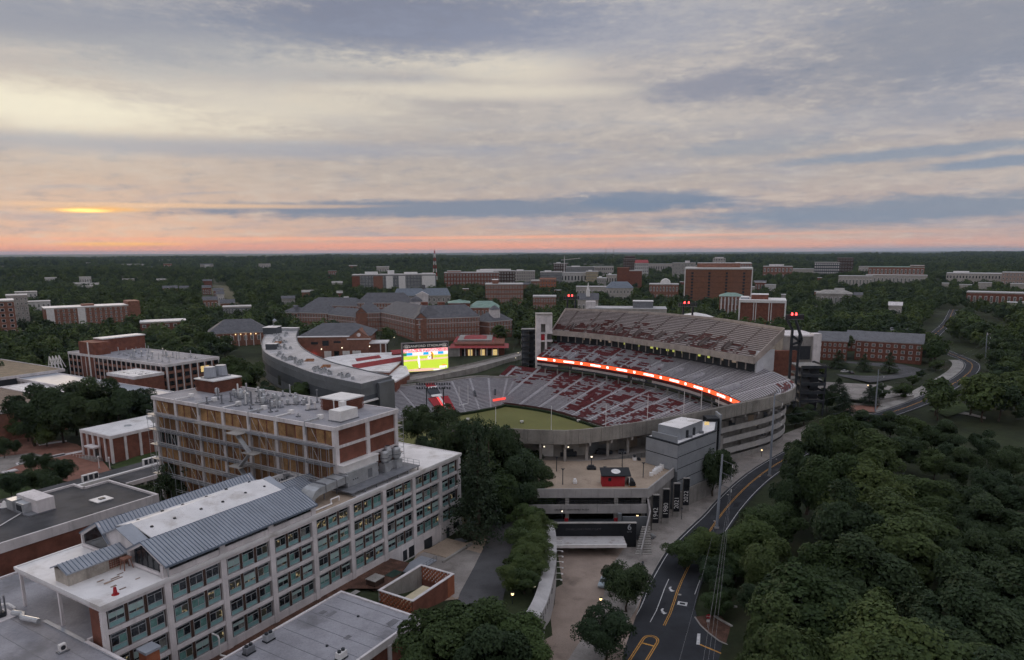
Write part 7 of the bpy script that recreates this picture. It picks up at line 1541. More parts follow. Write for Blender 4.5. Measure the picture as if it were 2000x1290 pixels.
def red_hall():
    a, b = G(888, 686, 12), G(985, 686, 12); t, q = wthing('red_roofed_hall', 'brick hall under broad red hipped roofs right of the scoreboard', 'building', (a[0], a[1], 8)); W = b[0] - a[0]; FOOT.append(((a[0] + b[0]) / 2, a[1] + 10, 26))
    q.mb('wall', MB().box(a[0], b[0], a[1], a[1] + 30, 6, 17), M_BRICK); q.mb('upper_wall', MB().box(a[0] + 1, b[0] - 9, a[1] + 12, a[1] + 43, 16, 18.2), M_CONC2)
    def hipr(n, x0, x1, y0, y1, z, ri, m): ym = (y0 + y1) / 2; h = (y1 - y0) * .32; q.mb(n, MB().face([(x0, y0, z), (x1, y0, z), (x1 - h, y0 + h, z + ri), (x0 + h, y0 + h, z + ri)]).face([(x1, y0, z), (x1, y1, z), (x1 - h, y1 - h, z + ri), (x1 - h, y0 + h, z + ri)]).face([(x0, y1, z), (x0, y0, z), (x0 + h, y0 + h, z + ri), (x0 + h, y1 - h, z + ri)]).face([(x1, y1, z), (x0, y1, z), (x0 + h, y1 - h, z + ri), (x1 - h, y1 - h, z + ri)]).face([(x0 + h, y0 + h, z + ri), (x1 - h, y0 + h, z + ri), (x1 - h, y1 - h, z + ri), (x0 + h, y1 - h, z + ri)]), m)
    hipr('lower_roof', a[0] - 4, b[0] + 3, a[1] - 4, a[1] + 20, 14.5, 2.2, M_REDROOF); hipr('upper_roof', a[0] - 2, b[0] - 6, a[1] + 10, a[1] + 46, 16.6, 2.6, M_REDROOF)
    for k in range(8): q.mb('porch_post', MB().box(a[0] + 3 + k * W / 9, a[0] + 3.6 + k * W / 9, a[1] - 1.5, a[1] - .9, 6, 14.5), M_CONC)
    for k in range(6): q.mb('window', MB().box(a[0] + 5 + k * W / 8, a[0] + 8 + k * W / 8, a[1] - .1, a[1], 8.5, 13), M_LIT if k % 2 else M_GLASS)
    q.mb('flat_link', MB().box(a[0] - 10, a[0] + 3, a[1] - 2, a[1] + 8, 6, 13.5), M_CONC2); q.mb('flat_link_roof', MB().box(a[0] - 10.3, a[0] + 3.3, a[1] - 2.3, a[1] + 8.3, 13.5, 14), M_ROOFW)
red_hall()
# bridge behind the west stand
def bridge():
    A, B = [G(770, 752, 8.6), G(850, 738, 9.2), G(925, 722, 9.8), G(1000, 702, 10.6), G(1030, 694, 11)], [G(770, 742, 8.6), G(850, 728, 9.2), G(925, 712, 9.8), G(1000, 694, 10.6), G(1030, 687, 11)]
    t, q = wthing('road_bridge', 'pale concrete road bridge passing behind the west stand', 'bridge', (A[2][0], A[2][1], 6)); 
    q.mb('deck', MB().strip(A, B), M_PAVE); q.mb('edge_wall', MB().strip([(p[0], p[1], p[2] - 4.5) for p in A], [(p[0], p[1], p[2] + 1.1) for p in A]), M_CONC2); q.mb('edge_cap', MB().strip([(p[0], p[1], p[2] + 1.1) for p in A], [(p[0], p[1] + .6, p[2] + 1.1) for p in A]), M_CONC); q.mb('far_parapet', MB().strip([(p[0], p[1], p[2]) for p in B], [(p[0], p[1], p[2] + 1.2) for p in B]), M_CONC2)
    for k in range(4): p = (np.array(A[k]) + np.array(A[k + 1])) / 2; q.mb('pier', MB().box(p[0] - .8, p[0] + .8, p[1] + .5, p[1] + 4, 0, p[2] - .5), M_CONC2)
bridge()
# --- right centre
t, W, h = bldg('massive brown brick research slab framed in white concrete', 1337, 1464, 524, 580, 13, 40, mat('tan_brick', (.235, .115, .075), .9, .10, .5, 7), M_ROOFW, 0, 0, frame=True, pent=((.18, .82, 6, M_BRICK2),))
for u in (.10, .355, .61, .865):
    for k in range(9): PB('slot_window', M_STEEL, t, -W / 2 + W * u, -W / 2 + W * (u + .032), -.12, 0, 8 + k * (h - 12) / 9, 8 + k * (h - 12) / 9 + 2.6)
for k in range(20): PB('ground_window', M_STEEL, t, -W / 2 + 1.5 + k * W / 20.5, -W / 2 + 3.6 + k * W / 20.5, -.6, -.5, 2.2, 3.8)
for k in range(5): PB('band_joint', M_BROWN, t, -W / 2 + 1, W / 2 - 1, -.06, 0, 8 + k * (h - 12) / 5, 8.25 + k * (h - 12) / 5)
t, W, h = bldg('brick library with white columns and roof plant above the upper deck', 1444, 1530, 588, 626, 13, 34, M_BRICK, M_ROOFG, 0, 0, frame=True, pent=((.25, .62, 4.5, M_BRICK), (.02, .2, 2, M_METALB)))
for u in (.33, .66):
    for d_ in (-.02, .03): PB('fin', M_WHITE, t, -W / 2 + W * (u + d_), -W / 2 + W * (u + d_ + .015), -.7, 0, 0, h)
t, W, h = bldg('classical hall with columns and green roof below the research slab', 1405, 1448, 579, 605, 13, 24, M_BRICK2, M_GREENR, 2, 6, hip=.6, rise=3, rt=M_GREENR)
for k in range(6): MB().cyl((-W / 2 + 2 + k * W / 6.4, -1.8, 0), (-W / 2 + 2 + k * W / 6.4, -1.8, h - 1), .7, .6, 8).obj('column', M_CONC, t)
bldg('three storey brick hall left of the light tower', 1041, 1086, 580, 602, 13, 24, M_BRICK2, M_ROOFW, 3, 9)
bldg('bright orange brick block with square windows', 1054, 1086, 545, 565, 13, 24, M_BRICK3, M_BRICK3, 4, 6, wm=M_GLASS)
t, W, h = bldg('pale hall with slate roof and white pediments', 1183, 1236, 563, 578, 13, 30, M_CONC, M_SHING, 2, 8, hip=.5, rise=8, rt=mat('blue_slate_roof', (.16, .19, .23)))
bldg('long pale concrete hall left of the pedimented one', 1125, 1186, 561, 574, 13, 24, M_CONC, M_ROOFW, 1, 10)
bldg('tall windowless red brick tower slab', 1205, 1228, 524, 556, 13, 30, M_BRICK, M_BRICK, 0, 0, trim=False); bldg('lower red brick slab joined to the tower slab', 1226, 1253, 529, 556, 13, 28, M_BRICK, M_ROOFW, 0, 0)
bldg('dark hotel tower with roof pavilion on the skyline', 1217, 1242, 505, 532, 13, 30, M_BROWN, M_ROOFD, 6, 6, pent=((.1, .9, 6, M_BROWN),), wm=M_GLASS); t, W, h = bldg('white hotel block with red roof beside the dark tower', 1239, 1266, 514, 534, 13, 30, M_WHITE, M_REDROOF, 4, 7, hip=.2, rise=8, rt=M_REDROOF, wm=M_GLASS)
t, W, h = bldg('brick theatre with white barrel roof behind the trees', 1268, 1324, 556, 577, 13, 30, M_BRICK2, M_ROOFW, 2, 9); MB().cyl((2, 6, h), (2, 28, h), 7, 7, 18).obj('barrel_roof', M_WHITE, t)
bldg('pale stone office block on the skyline left of the research slab', 1313, 1357, 514, 536, 13, 30, M_CONC2, M_ROOFW, 4, 8, pent=((.55, .75, 5, M_CONC),)); bldg('beige tower rising behind the research slab', 1392, 1416, 505, 522, 13, 24, M_CONC, M_ROOFW, 4, 5, pent=((.15, .85, 4, M_CONC),), wm=M_GLASS); bldg('white topped block right behind the research slab', 1434, 1467, 515, 530, 13, 30, M_BRICK2, M_WHITE, 2, 7, pent=((.05, .95, 3, M_WHITE),)); bldg('brick block at the right shoulder of the research slab', 1340, 1360, 519, 532, 13, 24, M_BRICK2, M_ROOFW, 2, 4)
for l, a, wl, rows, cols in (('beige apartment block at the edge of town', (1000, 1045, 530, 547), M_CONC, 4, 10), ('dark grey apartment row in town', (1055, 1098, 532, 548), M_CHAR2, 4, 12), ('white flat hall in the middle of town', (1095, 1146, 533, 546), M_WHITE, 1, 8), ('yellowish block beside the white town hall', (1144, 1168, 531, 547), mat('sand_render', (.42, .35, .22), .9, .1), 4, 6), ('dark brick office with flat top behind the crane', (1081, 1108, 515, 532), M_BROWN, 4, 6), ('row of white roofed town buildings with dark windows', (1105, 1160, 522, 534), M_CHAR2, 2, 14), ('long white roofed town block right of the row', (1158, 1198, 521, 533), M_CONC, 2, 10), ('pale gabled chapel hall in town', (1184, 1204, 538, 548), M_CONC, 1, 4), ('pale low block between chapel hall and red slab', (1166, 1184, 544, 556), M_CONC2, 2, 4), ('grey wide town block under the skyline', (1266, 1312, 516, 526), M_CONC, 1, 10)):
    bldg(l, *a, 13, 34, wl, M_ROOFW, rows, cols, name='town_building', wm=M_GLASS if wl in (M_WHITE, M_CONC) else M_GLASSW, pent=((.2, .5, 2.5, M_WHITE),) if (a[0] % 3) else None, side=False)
t, W, h = bldg('long white hall with dark arched windows behind the upper deck', 1150, 1300, 604, 624, 14, 26, M_CONC, M_ROOFW, 1, 15, pent=((.57, .83, 6, M_STEELG),), wm=M_BROWN, wfrac=(.62, .6)); PB('stair_head', M_CONC, t, -W / 2 - 3, -W / 2 + 5, 2, 12, 0, h + 6)
t, W, h = bldg('white porticoed chapel with slender steeple', 1128, 1168, 586, 606, 13, 22, M_CONC, M_SHING, 1, 5, hip=0, rise=6); MB().cyl((0, 6, h + 3), (0, 6, h + 10), 2, 1.8, 8).cyl((0, 6, h + 10), (0, 6, h + 17), 1.4, .15, 8).obj('steeple', M_WHITE, t)
gl = D(1411, 658, 395); t, q = wthing('white_marquee', 'white tent roof peeping over the upper deck', 'tent', (gl[0], 420, 20)); g0, g1 = D(1328, 619, 420), D(1388, 617, 420); mx = (g0[0] + g1[0]) / 2; q.mb('canopy', MB().face([(g0[0], 412, g0[2]), (g1[0], 412, g1[2]), (mx, 420, g0[2] + 2.6)]).face([(g1[0], 412, g1[2]), (g1[0], 430, g1[2]), (mx, 420, g0[2] + 2.6)]).face([(g1[0], 430, g1[2]), (g0[0], 430, g0[2]), (mx, 420, g0[2] + 2.6)]).face([(g0[0], 430, g0[2]), (g0[0], 412, g0[2]), (mx, 420, g0[2] + 2.6)]), M_WHITE)
for x in (g0[0] + .3, g1[0] - .3): q.mb('pole', MB().cyl((x, 412.4, 12), (x, 412.4, g0[2]), .15, .15, 6), M_WHITE)
# --- right
bldg('brick arena with pale roof on the right skyline', 1491, 1545, 521, 540, 13, 50, M_BRICK2, M_ROOFW, 2, 8, pent=((.2, .7, 4, M_CONC),)); bldg('flat pale roofs beside the brick arena', 1545, 1592, 526, 536, 13, 40, M_CONC, M_ROOFW, 1, 8)
t, W, h = bldg('white and charcoal apartment tower on the right skyline', 1591, 1636, 513, 540, 13, 34, M_CHAR, M_ROOFW, 6, 12, wm=M_WHITE); bldg('dark brick tower joined to the white and charcoal one', 1634, 1663, 504, 538, 13, 30, M_BROWN, M_ROOFD, 6, 6, wm=M_GLASS)
bldg('long brick arts centre with green roof', 1700, 1796, 522, 546, 13, 50, M_BRICK2, M_GREENR, 2, 14, pent=((.75, 1.0, 3, M_BRICK),), rt=M_GREENR); bldg('pale low wing left of the arts centre', 1678, 1705, 521, 532, 13, 30, M_CONC, M_ROOFW, 1, 5); bldg('pale stepped terrace building before the arts centre', 1696, 1802, 538, 550, 13, 30, M_CONC, M_ROOFW, 1, 16); bldg('white glass hall under tall white masts', 1640, 1700, 540, 554, 13, 30, M_CONC, M_ROOFW, 1, 10)
for k in range(9):
    a = D(1640 + k * 9, 552, 1560); h_ = D(1640 + k * 9, 534 + (k % 3) * 2, 1560)[2]; t, q = wthing('white_mast', 'slender white mast in the row on the terrace before the arts centre', 'mast', (a[0], a[1], a[2]), 'white masts on the terrace'); q.mb('shaft', MB().cyl(a, (a[0], a[1], h_), .6, .45, 6), M_WHITE); q.mb('foot', MB().box(a[0] - 1, a[0] + 1, a[1] - 1, a[1] + 1, a[2] - 2, a[2] + 1), M_CONC)
bldg('wide pale parking garage far right', 1856, 1962, 535, 551, 13, 60, M_CONC, M_ROOFW, 2, 20, wm=M_GLASS, pent=((.1, .35, 3, M_WHITE),)); bldg('pink apartment block cut off by the right edge', 1961, 2020, 533, 555, 13, 40, mat('pink_render', (.40, .29, .25), .9, .1), M_ROOFW, 4, 10); bldg('long low red brick warehouse at the right edge', 1899, 2030, 573, 586, 13, 30, M_BRICK, M_ROOFW, 1, 14)
bldg('grey roofed low lodge in the trees', 1596, 1660, 574, 585, 13, 30, M_CONC2, M_ROOFG, 1, 8, hip=.6, rise=4, rt=M_CONC2); bldg('small white gabled house in the trees at right', 1736, 1759, 597, 610, 13, 16, M_CONC, M_SHING, 1, 3, hip=0, rise=3, rt=M_CONC, name='house', cat='house')
for l, a in (('pale shed among trees right of the garage trees', (1840, 1852, 554, 560)), ('white van sized shed below the garage', (1912, 1934, 553, 562)), ('white shed right of the van sized shed', (1975, 2000, 555, 563)), ('small pale roof under the warehouse', (1968, 1984, 592, 598)), ('white hall corner at the right edge below the warehouse', (1997, 2012, 592, 606))): bldg(l, *a, 13, 16, M_CONC, M_ROOFW, 0, 0, name='distant_building', trim=False, side=False)
t, W, h = bldg('three storey brick dormitory with white sashes left, beside the stadium block', 1597, 1650, 666, 705, 11, 20, M_BRICK, M_SHING, 3, 6, hip=0, rise=5, rt=mat('grey_slate', (.17, .175, .19), .8, .1))
t, W, h = bldg('long brick dormitory with grey gabled roof and paired white sashes', 1674, 1790, 668, 707, 11, 20, M_BRICK, M_SHING, 3, 9, hip=0, rise=5, rt=mat('grey_slate', (.17, .175, .19)), yaw=-.05)
bldg('small brick dormitory wing set back between the two', 1654, 1680, 662, 686, 11, 18, M_BRICK, M_SHING, 2, 3, hip=0, rise=5, rt=mat('grey_slate', (.17, .175, .19)))
bldg('brick gabled house behind the long dormitory', 1732, 1768, 655, 670, 11, 18, M_BRICK2, M_SHING, 1, 3, hip=0, rise=5, rt=mat('grey_slate', (.17, .175, .19)))
# lattice radio mast with red and white bands, and slimmer masts
def mast(px, pt, pb, Yd, w_, label, bands=True):
    a, b = D(px, pb, Yd), D(px, pt, Yd); t, q = wthing('radio_mast', label, 'mast', (a[0], a[1], a[2] - 6)); n = 9; M1, M2 = M_RED, M_WHITE
    for k in range(n):
        z0, z1 = a[2] - 6 + (b[2] - a[2] + 6) * k / n, a[2] - 6 + (b[2] - a[2] + 6) * (k + 1) / n; f0, f1 = w_ * (1 - .85 * k / n), w_ * (1 - .85 * (k + 1) / n); s = MB()
        for sx, sy in ((-1, -1), (1, -1), (1, 1), (-1, 1)): s.bar((a[0] + sx * f0, a[1] + sy * f0, z0), (a[0] + sx * f1, a[1] + sy * f1, z1), .5 if bands else .35)
        s.bar((a[0] - f0, a[1] - f0, z0), (a[0] + f1, a[1] - f1, z1), .35); s.bar((a[0] + f0, a[1] - f0, z0), (a[0] - f1, a[1] - f1, z1), .35); q.mb('mast_stage', s, (M1 if k % 2 == 0 else M2) if bands else M_STEELG)
    q.mb('tip', MB().cyl((a[0], a[1], b[2]), (a[0], a[1], b[2] + 6), .25, .1, 5), M_RED)
mast(850, 489, 548, 1450, 4.5, 'red and white lattice radio mast on the horizon'); mast(1183, 484, 515, 3200, 2.0, 'left thin mast on the skyline', False); mast(1198, 482, 515, 3200, 2.0, 'right thin mast on the skyline', False)
g = D(1102, 545, 1700); t, q = wthing('tower_crane', 'slim white tower crane over the town', 'crane', (g[0], g[1], g[2])); hh = D(1102, 506, 1700)[2]; q.mb('tower', MB().bar(g, (g[0], g[1], hh), 1.6), M_CONC); q.mb('jib', MB().bar((g[0] - 8, g[1], hh - 3), (g[0] + 38, g[1], hh + 1.5), 1.0), M_CONC); q.mb('peak', MB().bar((g[0], g[1], hh - 3), (g[0] + .5, g[1], hh + 7), .8), M_CONC)
# parking lots at right
gsheet('car_park', [(1600, 712), (1650, 706), (1760, 712), (1800, 722), (1785, 735), (1700, 748), (1640, 735)], 11.2, M_ASPH2, .15); gsheet('car_park', [(1585, 752), (1640, 742), (1740, 755), (1770, 772), (1700, 785), (1600, 772)], 10, M_PAVE, .15); gsheet('brick_forecourt', [(1655, 790), (1720, 790), (1708, 806), (1650, 806)], 8.6, M_BRICKP, .2); gsheet('far_car_park', [(1895, 618), (1925, 620), (1972, 642), (1960, 668), (1915, 650), (1898, 640)], 12.5, M_PAVE, .4); gsheet('clearing', [(395, 566), (440, 562), (448, 600), (400, 610)], 13, M_GRASS, .4); gsheet('clearing', [(1815, 800), (1870, 782), (1900, 800), (1850, 815)], 9, M_GRASS, .15); gsheet('track', [(1820, 802), (1890, 812), (1925, 820), (1925, 816), (1885, 806), (1830, 797)], 8.6, M_PAVE, .25)
for l, P_, z in (('pale retaining wall along the far car park', [(1652, 775), (1720, 782), (1785, 772)], 10.2), ('low pale wall beside the brick forecourt', [(1655, 788), (1718, 790)], 9.6)):
    W_ = [G(x, y, z) for x, y in P_]; o, q = wthing('low_wall', l, 'wall', W_[0]); q.mb('wall', MB().strip([(p[0], p[1], p[2] - 3) for p in W_], [(p[0], p[1], p[2]) for p in W_]).strip([(p[0], p[1], p[2]) for p in W_], [(p[0], p[1] + .5, p[2]) for p in W_]), M_CONC2)

# small roofs half lost in the far trees
rr = random.Random(55)
for k in range(64):
    px = rr.choice((rr.uniform(1000, 1990), rr.uniform(1000, 1990), rr.uniform(560, 1000), rr.uniform(60, 520))); yb = rr.uniform(522, 590) if px > 560 else rr.uniform(516, 575); w_ = rr.uniform(7, 26); hh = rr.uniform(3, 8)
    if any(abs(D(px, yb, 1000)[0] / 1000 - f[0] / max(f[1], 1)) < f[2] / max(f[1], 1) * 1.1 and abs(G(px, yb, 21)[1] - f[1]) < f[2] + 60 for f in FOOT): continue
    gab = rr.random() < .4; wl = rr.choice((M_CONC, M_BRICK2, M_WHITE, M_BRICK, M_CONC2))
    bldg('small %s half hidden among the far trees' % ('gabled house' if gab else 'flat roofed building'), px - w_ / 2, px + w_ / 2, yb - hh, yb, 13, 14, wl, M_ROOFW, 1 if hh > 5 else 0, max(2, int(w_ / 4)), name='distant_house' if gab else 'distant_building', cat='house' if gab else 'building', hip=0.0 if gab else None, rise=3, side=False, trim=False, group='houses lost in the far trees' if gab else 'flat roofs lost in the far trees', rt=rr.choice((M_SHING, M_CONC2)))
# ---------------------------------------------------------------- trees
def leaf_material(name, c0, c1, c2):
    m = bpy.data.materials.new(name); m.use_nodes = True; nt = m.node_tree; b = nt.nodes['Principled BSDF']; lk = nt.links.new
    b.inputs['Roughness'].default_value = .75; b.inputs['Specular IOR Level'].default_value = .25
    geo = nt.nodes.new('ShaderNodeNewGeometry'); oi = nt.nodes.new('ShaderNodeObjectInfo')
    c = mixc(nt, oi.outputs['Random'], (*c0, 1), (*c1, 1))
    r = mth(nt, 'MULTIPLY', geo.outputs['Random Per Island'], .55)
    c = mixc(nt, r, c, (*c2, 1)); lk(c, b.inputs['Base Color'])
    tr = nt.nodes.new('ShaderNodeBsdfTranslucent'); lk(c, tr.inputs[0]); mx = nt.nodes.new('ShaderNodeMixShader'); mx.inputs[0].default_value = .22
    lk(b.outputs[0], mx.inputs[1]); lk(tr.outputs[0], mx.inputs[2]); lk(mx.outputs[0], nt.nodes['Material Output'].inputs[0]); return m
ML_OAK = leaf_material('broad_leaves', (.054, .090, .032), (.106, .148, .050), (.026, .046, .018))
ML_DARK = leaf_material('dark_leaves', (.042, .072, .034), (.074, .110, .046), (.020, .038, .019))
ML_LIGHT = leaf_material('fresh_leaves', (.078, .124, .040), (.122, .162, .052), (.042, .072, .024))
ML_PINE = leaf_material('needle_leaves', (.034, .058, .036), (.054, .082, .044), (.022, .038, .024))
M_BARK = mat('bark', (.075, .058, .045), .95, .25, .8, 5, bump=.6)
def quads(name, C, N, S, m, rng):
    n = len(C); N = N / (np.linalg.norm(N, axis=1)[:, None] + 1e-9); a = np.cross(N, rng.normal(size=(n, 3))); a /= np.linalg.norm(a, axis=1)[:, None] + 1e-9; b = np.cross(N, a)
    S = S[:, None]; asp = rng.uniform(.55, 1.0, (n, 1))
    V = np.stack([C - a * S, C - b * S * asp + N * S * .15, C + a * S, C + b * S * asp + N * S * .15], 1).reshape(-1, 3)
    me = bpy.data.meshes.new(name); me.vertices.add(4 * n); me.vertices.foreach_set('co', V.ravel()); me.loops.add(4 * n); me.loops.foreach_set('vertex_index', np.arange(4 * n, dtype=np.int32))
    me.polygons.add(n); me.polygons.foreach_set('loop_start', np.arange(0, 4 * n, 4, dtype=np.int32)); me.materials.append(m); me.update(calc_edges=True); return me
def crown(name, seed, H, R, nl, per, leaf, m, base=.30, flat=1.0, lobe=(.26, .40)):
    """leaf clumps on lobes set round an uneven crown; unit: metres, trunk foot at the origin"""
    rng = np.random.default_rng(seed); zc = H * (1 + base) / 2; hz_ = H * (1 - base) / 2
    C, N, S = [], [], []
    for k in range(nl):
        u = rng.normal(size=3); u /= np.linalg.norm(u); rad = rng.uniform(.45, .86) if k % 6 else rng.uniform(.0, .45)
        if u[2] < 0: u[:2] *= 1 - .25 * abs(u[2])
        c = np.array([u[0] * R * rad, u[1] * R * rad, zc + u[2] * hz_ * rad * flat]); rl = R * rng.uniform(*lobe)
        n = int(per * rng.uniform(.7, 1.3)); d = rng.normal(size=(n, 3)); d /= np.linalg.norm(d, axis=1)[:, None]; d[:, 2] = np.where(d[:, 2] < -.55, -d[:, 2], d[:, 2])
        rr_ = rl * rng.uniform(.72, 1.08, (n, 1)); p = c + d * rr_ * np.array([1, 1, 1.0])
        C.append(p); gd = (p - np.array([0, 0, zc - hz_ * .25])) / np.array([R, R, hz_]); gd /= np.linalg.norm(gd, axis=1)[:, None] + 1e-6; N.append(d * .45 + gd * .75 + rng.normal(size=(n, 3)) * .42); S.append(rng.uniform(.6, 1.25, n) * leaf)
    return quads(name, np.concatenate(C), np.concatenate(N), np.concatenate(S), m, rng)
def conifer(name, seed, H, R, per, leaf, m, layers=16, open_=.0):
    rng = np.random.default_rng(seed); C, N, S = [], [], []
    for k in range(layers):
        f = k / (layers - 1); z = H * (.14 + .85 * f); r = R * (1 - f) ** .8 * rng.uniform(.75, 1.15) + .3
        for j in range(max(4, int(9 * (1 - f * .6)))):
            a = rng.uniform(0, 6.28); n = int(per * (1 - f * .5)); t = rng.uniform(.15, 1, n) ** .7
            p = np.stack([np.cos(a) * t * r, np.sin(a) * t * r, z - t * t * r * .22 + rng.normal(size=n) * .22], 1) + rng.normal(size=(n, 3)) * [.32, .32, .16] * (r / 3 + .4)
            C.append(p); N.append(rng.normal(size=(n, 3)) * .6 + [np.cos(a) * .3, np.sin(a) * .3, .8]); S.append(rng.uniform(.6, 1.2, n) * leaf)
    return quads(name, np.concatenate(C), np.concatenate(N), np.concatenate(S), m, rng)
def trunk_mesh(name, seed, H, r, limbs=6, top=.62):
    rng = np.random.default_rng(seed); b = MB(); p = np.array([0, 0, -.6]); n = 5; path = [p]
    for k in range(n): p = p + np.array([rng.normal() * .12 * H / 10, rng.normal() * .12 * H / 10, (H * top + .6) / n]); path.append(p)
    for k in range(n): b.cyl(path[k], path[k + 1], r * (1 - .75 * k / n), r * (1 - .75 * (k + 1) / n), 7, 0, False)
    for k in range(limbs):
        f = rng.uniform(.45, .95); q = path[int(f * n)]; a = 2 * math.pi * k / limbs + rng.uniform(-.4, .4); l = H * rng.uniform(.18, .32)
        e = q + np.array([math.cos(a) * l * .75, math.sin(a) * l * .75, l * .75]); mid = (q + e) / 2 + np.array([0, 0, -l * .06]); b.cyl(q, mid, r * .32, r * .2, 5, 0, False); b.cyl(mid, e, r * .2, r * .06, 5, 0, False)
    return b.mesh(name, M_BARK)
# near kinds: full crowns of small leaves; H = 20 m, R = 7.5 m as built, scaled per tree
NEAR = [(crown('oak_crown', 1, 20, 7.6, 38, 500, .31, ML_OAK, .06, 1.0, (.20, .40)), trunk_mesh('oak_trunk', 1, 20, .5)), (crown('oak_crown_b', 2, 20, 7.4, 42, 500, .31, ML_OAK, .14, .95, (.20, .40)), trunk_mesh('oak_trunk_b', 2, 20, .5)),
        (crown('dark_crown', 3, 20, 7.2, 34, 500, .31, ML_DARK, .10, .9, (.20, .40)), trunk_mesh('dark_trunk', 3, 20, .5)), (crown('fresh_crown', 4, 20, 8.6, 38, 500, .31, ML_LIGHT, .06, 1.0, (.20, .40)), trunk_mesh('fresh_trunk', 4, 20, .45)),
        (conifer('pine_crown', 5, 20, 5.2, 62, .27, ML_PINE, 20), trunk_mesh('pine_trunk', 5, 20, .4, 0, .95)), (crown('round_crown', 6, 20, 9.0, 34, 500, .31, ML_DARK, .10, .9, (.20, .40)), trunk_mesh('round_trunk', 6, 20, .4)),
        (crown('tall_crown', 7, 20, 6.4, 38, 500, .31, ML_OAK, .06, 1.0, (.20, .40)), trunk_mesh('tall_trunk', 7, 20, .5)), (conifer('cedar_crown', 8, 20, 6.5, 66, .30, ML_DARK, 17), trunk_mesh('cedar_trunk', 8, 20, .45, 0, .9))]
MIDK = [(crown('mid_oak', 11, 20, 8, 26, 80, .72, ML_OAK), trunk_mesh('mid_trunk', 11, 20, .5, 3)), (crown('mid_dark', 12, 20, 7.6, 26, 80, .70, ML_DARK, .2), trunk_mesh('mid_trunk_b', 12, 20, .5, 3)),
        (crown('mid_fresh', 13, 20, 8.4, 26, 80, .72, ML_LIGHT, .24), trunk_mesh('mid_trunk_c', 13, 20, .5, 3)), (conifer('mid_pine', 14, 20, 5.2, 14, .75, ML_PINE, 14), trunk_mesh('mid_trunk_d', 14, 20, .4, 0, .9)), (crown('mid_oak_b', 15, 20, 8.8, 24, 80, .74, ML_OAK, .2), trunk_mesh('mid_trunk_e', 15, 20, .5, 3))]
TR = random.Random(99); TPOS = []
def tree(kind, x, y, z, H, R, label, group, kinds=None, name='tree'):
    kinds = kinds or NEAR; R = min(R, .56 * H); cr_, tk = kinds[kind]; t = thing(name, label, 'tree', (x, y, z - .1), TR.uniform(0, 6.28), group)
    rx = R / {4: 5.2, 7: 6.5}.get(kind, 7.6) if kinds is NEAR else R / (5.2 if kind == 3 else 8); s = (rx * TR.uniform(.93, 1.07), rx * TR.uniform(.93, 1.07), H / 20)
    link('crown', cr_, t, None, 0, s); link('trunk', tk, t, None, 0, ((rx + H / 20) / 2,) * 2 + (H / 20,)); TPOS.append((x, y, R)); return t
def ptree(kind, px, pyb, zg, pyt, R, label, group=None, name=None):
    g = G(px, pyb, zg); zt = D(px, pyt, g[1])[2]; return tree(kind, g[0], g[1], zg, max(3, zt - zg), R, label, group, name=name or ('pine_tree' if kind in (4, 7) else 'broadleaf_tree'))
def ytree(kind, px, pyt, Y, R, label, group=None, zg=None):
    p = D(px, pyt, Y); zg = hz(p[0], Y) if zg is None else zg; return tree(kind, p[0], Y, zg, max(4, p[2] - zg), R, label, group, name='pine_tree' if kind in (4, 7) else 'broadleaf_tree')
ORD0 = ('first', 'second', 'third', 'fourth', 'fifth', 'sixth')
# by the lab building and the service lane
for k, (px, pyb, pyt, R_, kd) in enumerate(((890, 992, 800, 6.2, 5), (930, 996, 796, 6.6, 5), (972, 1000, 806, 6.4, 5), (905, 930, 845, 7.0, 2), (945, 925, 838, 7.5, 0), (985, 930, 842, 7.5, 2), (1018, 955, 868, 7.0, 2), (1042, 985, 895, 6.6, 2), (1052, 1015, 930, 5.5, 0), (1005, 1035, 890, 7.5, 2), (975, 1040, 905, 6.5, 0), (1030, 1020, 915, 6.0, 2))):
    ptree(kd, px, pyb, 9, pyt, R_, 'tree of the dark clump beside the gate deck, %s' % ('nearest the field at left', 'tallest at the field', 'covering the rim end', 'behind the lab roof end', 'at the left end of the rim', 'right under the rim wall', 'at the back corner of the terrace', 'against the terrace edge', 'lowest at the terrace', 'in its middle', 'in front of the cedar', 'beside the gate deck floors')[k], 'dark clump between lab and gate deck')
ptree(4, 932, 1058, 10.6, 836, 6.6, 'very tall dark pine at the right end of the lab building'); ptree(7, 962, 1010, 9.5, 842, 7.5, 'tall dark cedar behind the pine by the service lane')
ptree(2, 1000, 1000, 9.2, 850, 9.0, 'dense dark tree behind the gate deck end'); ptree(2, 1040, 990, 9.0, 890, 7.0, 'dark tree pressed against the left end of the gate deck'); ptree(0, 905, 985, 9.5, 872, 6.0, 'broad tree half hidden behind the tall pine'); ptree(2, 985, 960, 8.5, 850, 7.0, 'dark tree between rim wall and service lane')
ptree(3, 1030, 1055, 12.2, 985, 4.6, 'small bright tree on top of the retaining wall, farthest one'); ptree(3, 1046, 1092, 12.3, 1035, 4.4, 'small bright tree on top of the retaining wall, middle one'); ptree(3, 1012, 1135, 12.5, 1082, 4.6, 'small bright tree beside the service lane lamp'); ptree(0, 1040, 1130, 12.4, 1078, 3.6, 'leafy shrub tree leaning over the retaining wall')
ptree(0, 850, 1345, 12.6, 1185, 6.4, 'left tree of the big clump at the bottom centre'); ptree(1, 925, 1330, 12.6, 1163, 7.2, 'middle tree of the big clump at the bottom centre'); ptree(3, 1012, 1345, 12.6, 1200, 6.2, 'right tree of the big clump at the bottom centre'); ptree(2, 960, 1400, 12.6, 1215, 6.5, 'front tree of the big clump at the bottom centre')
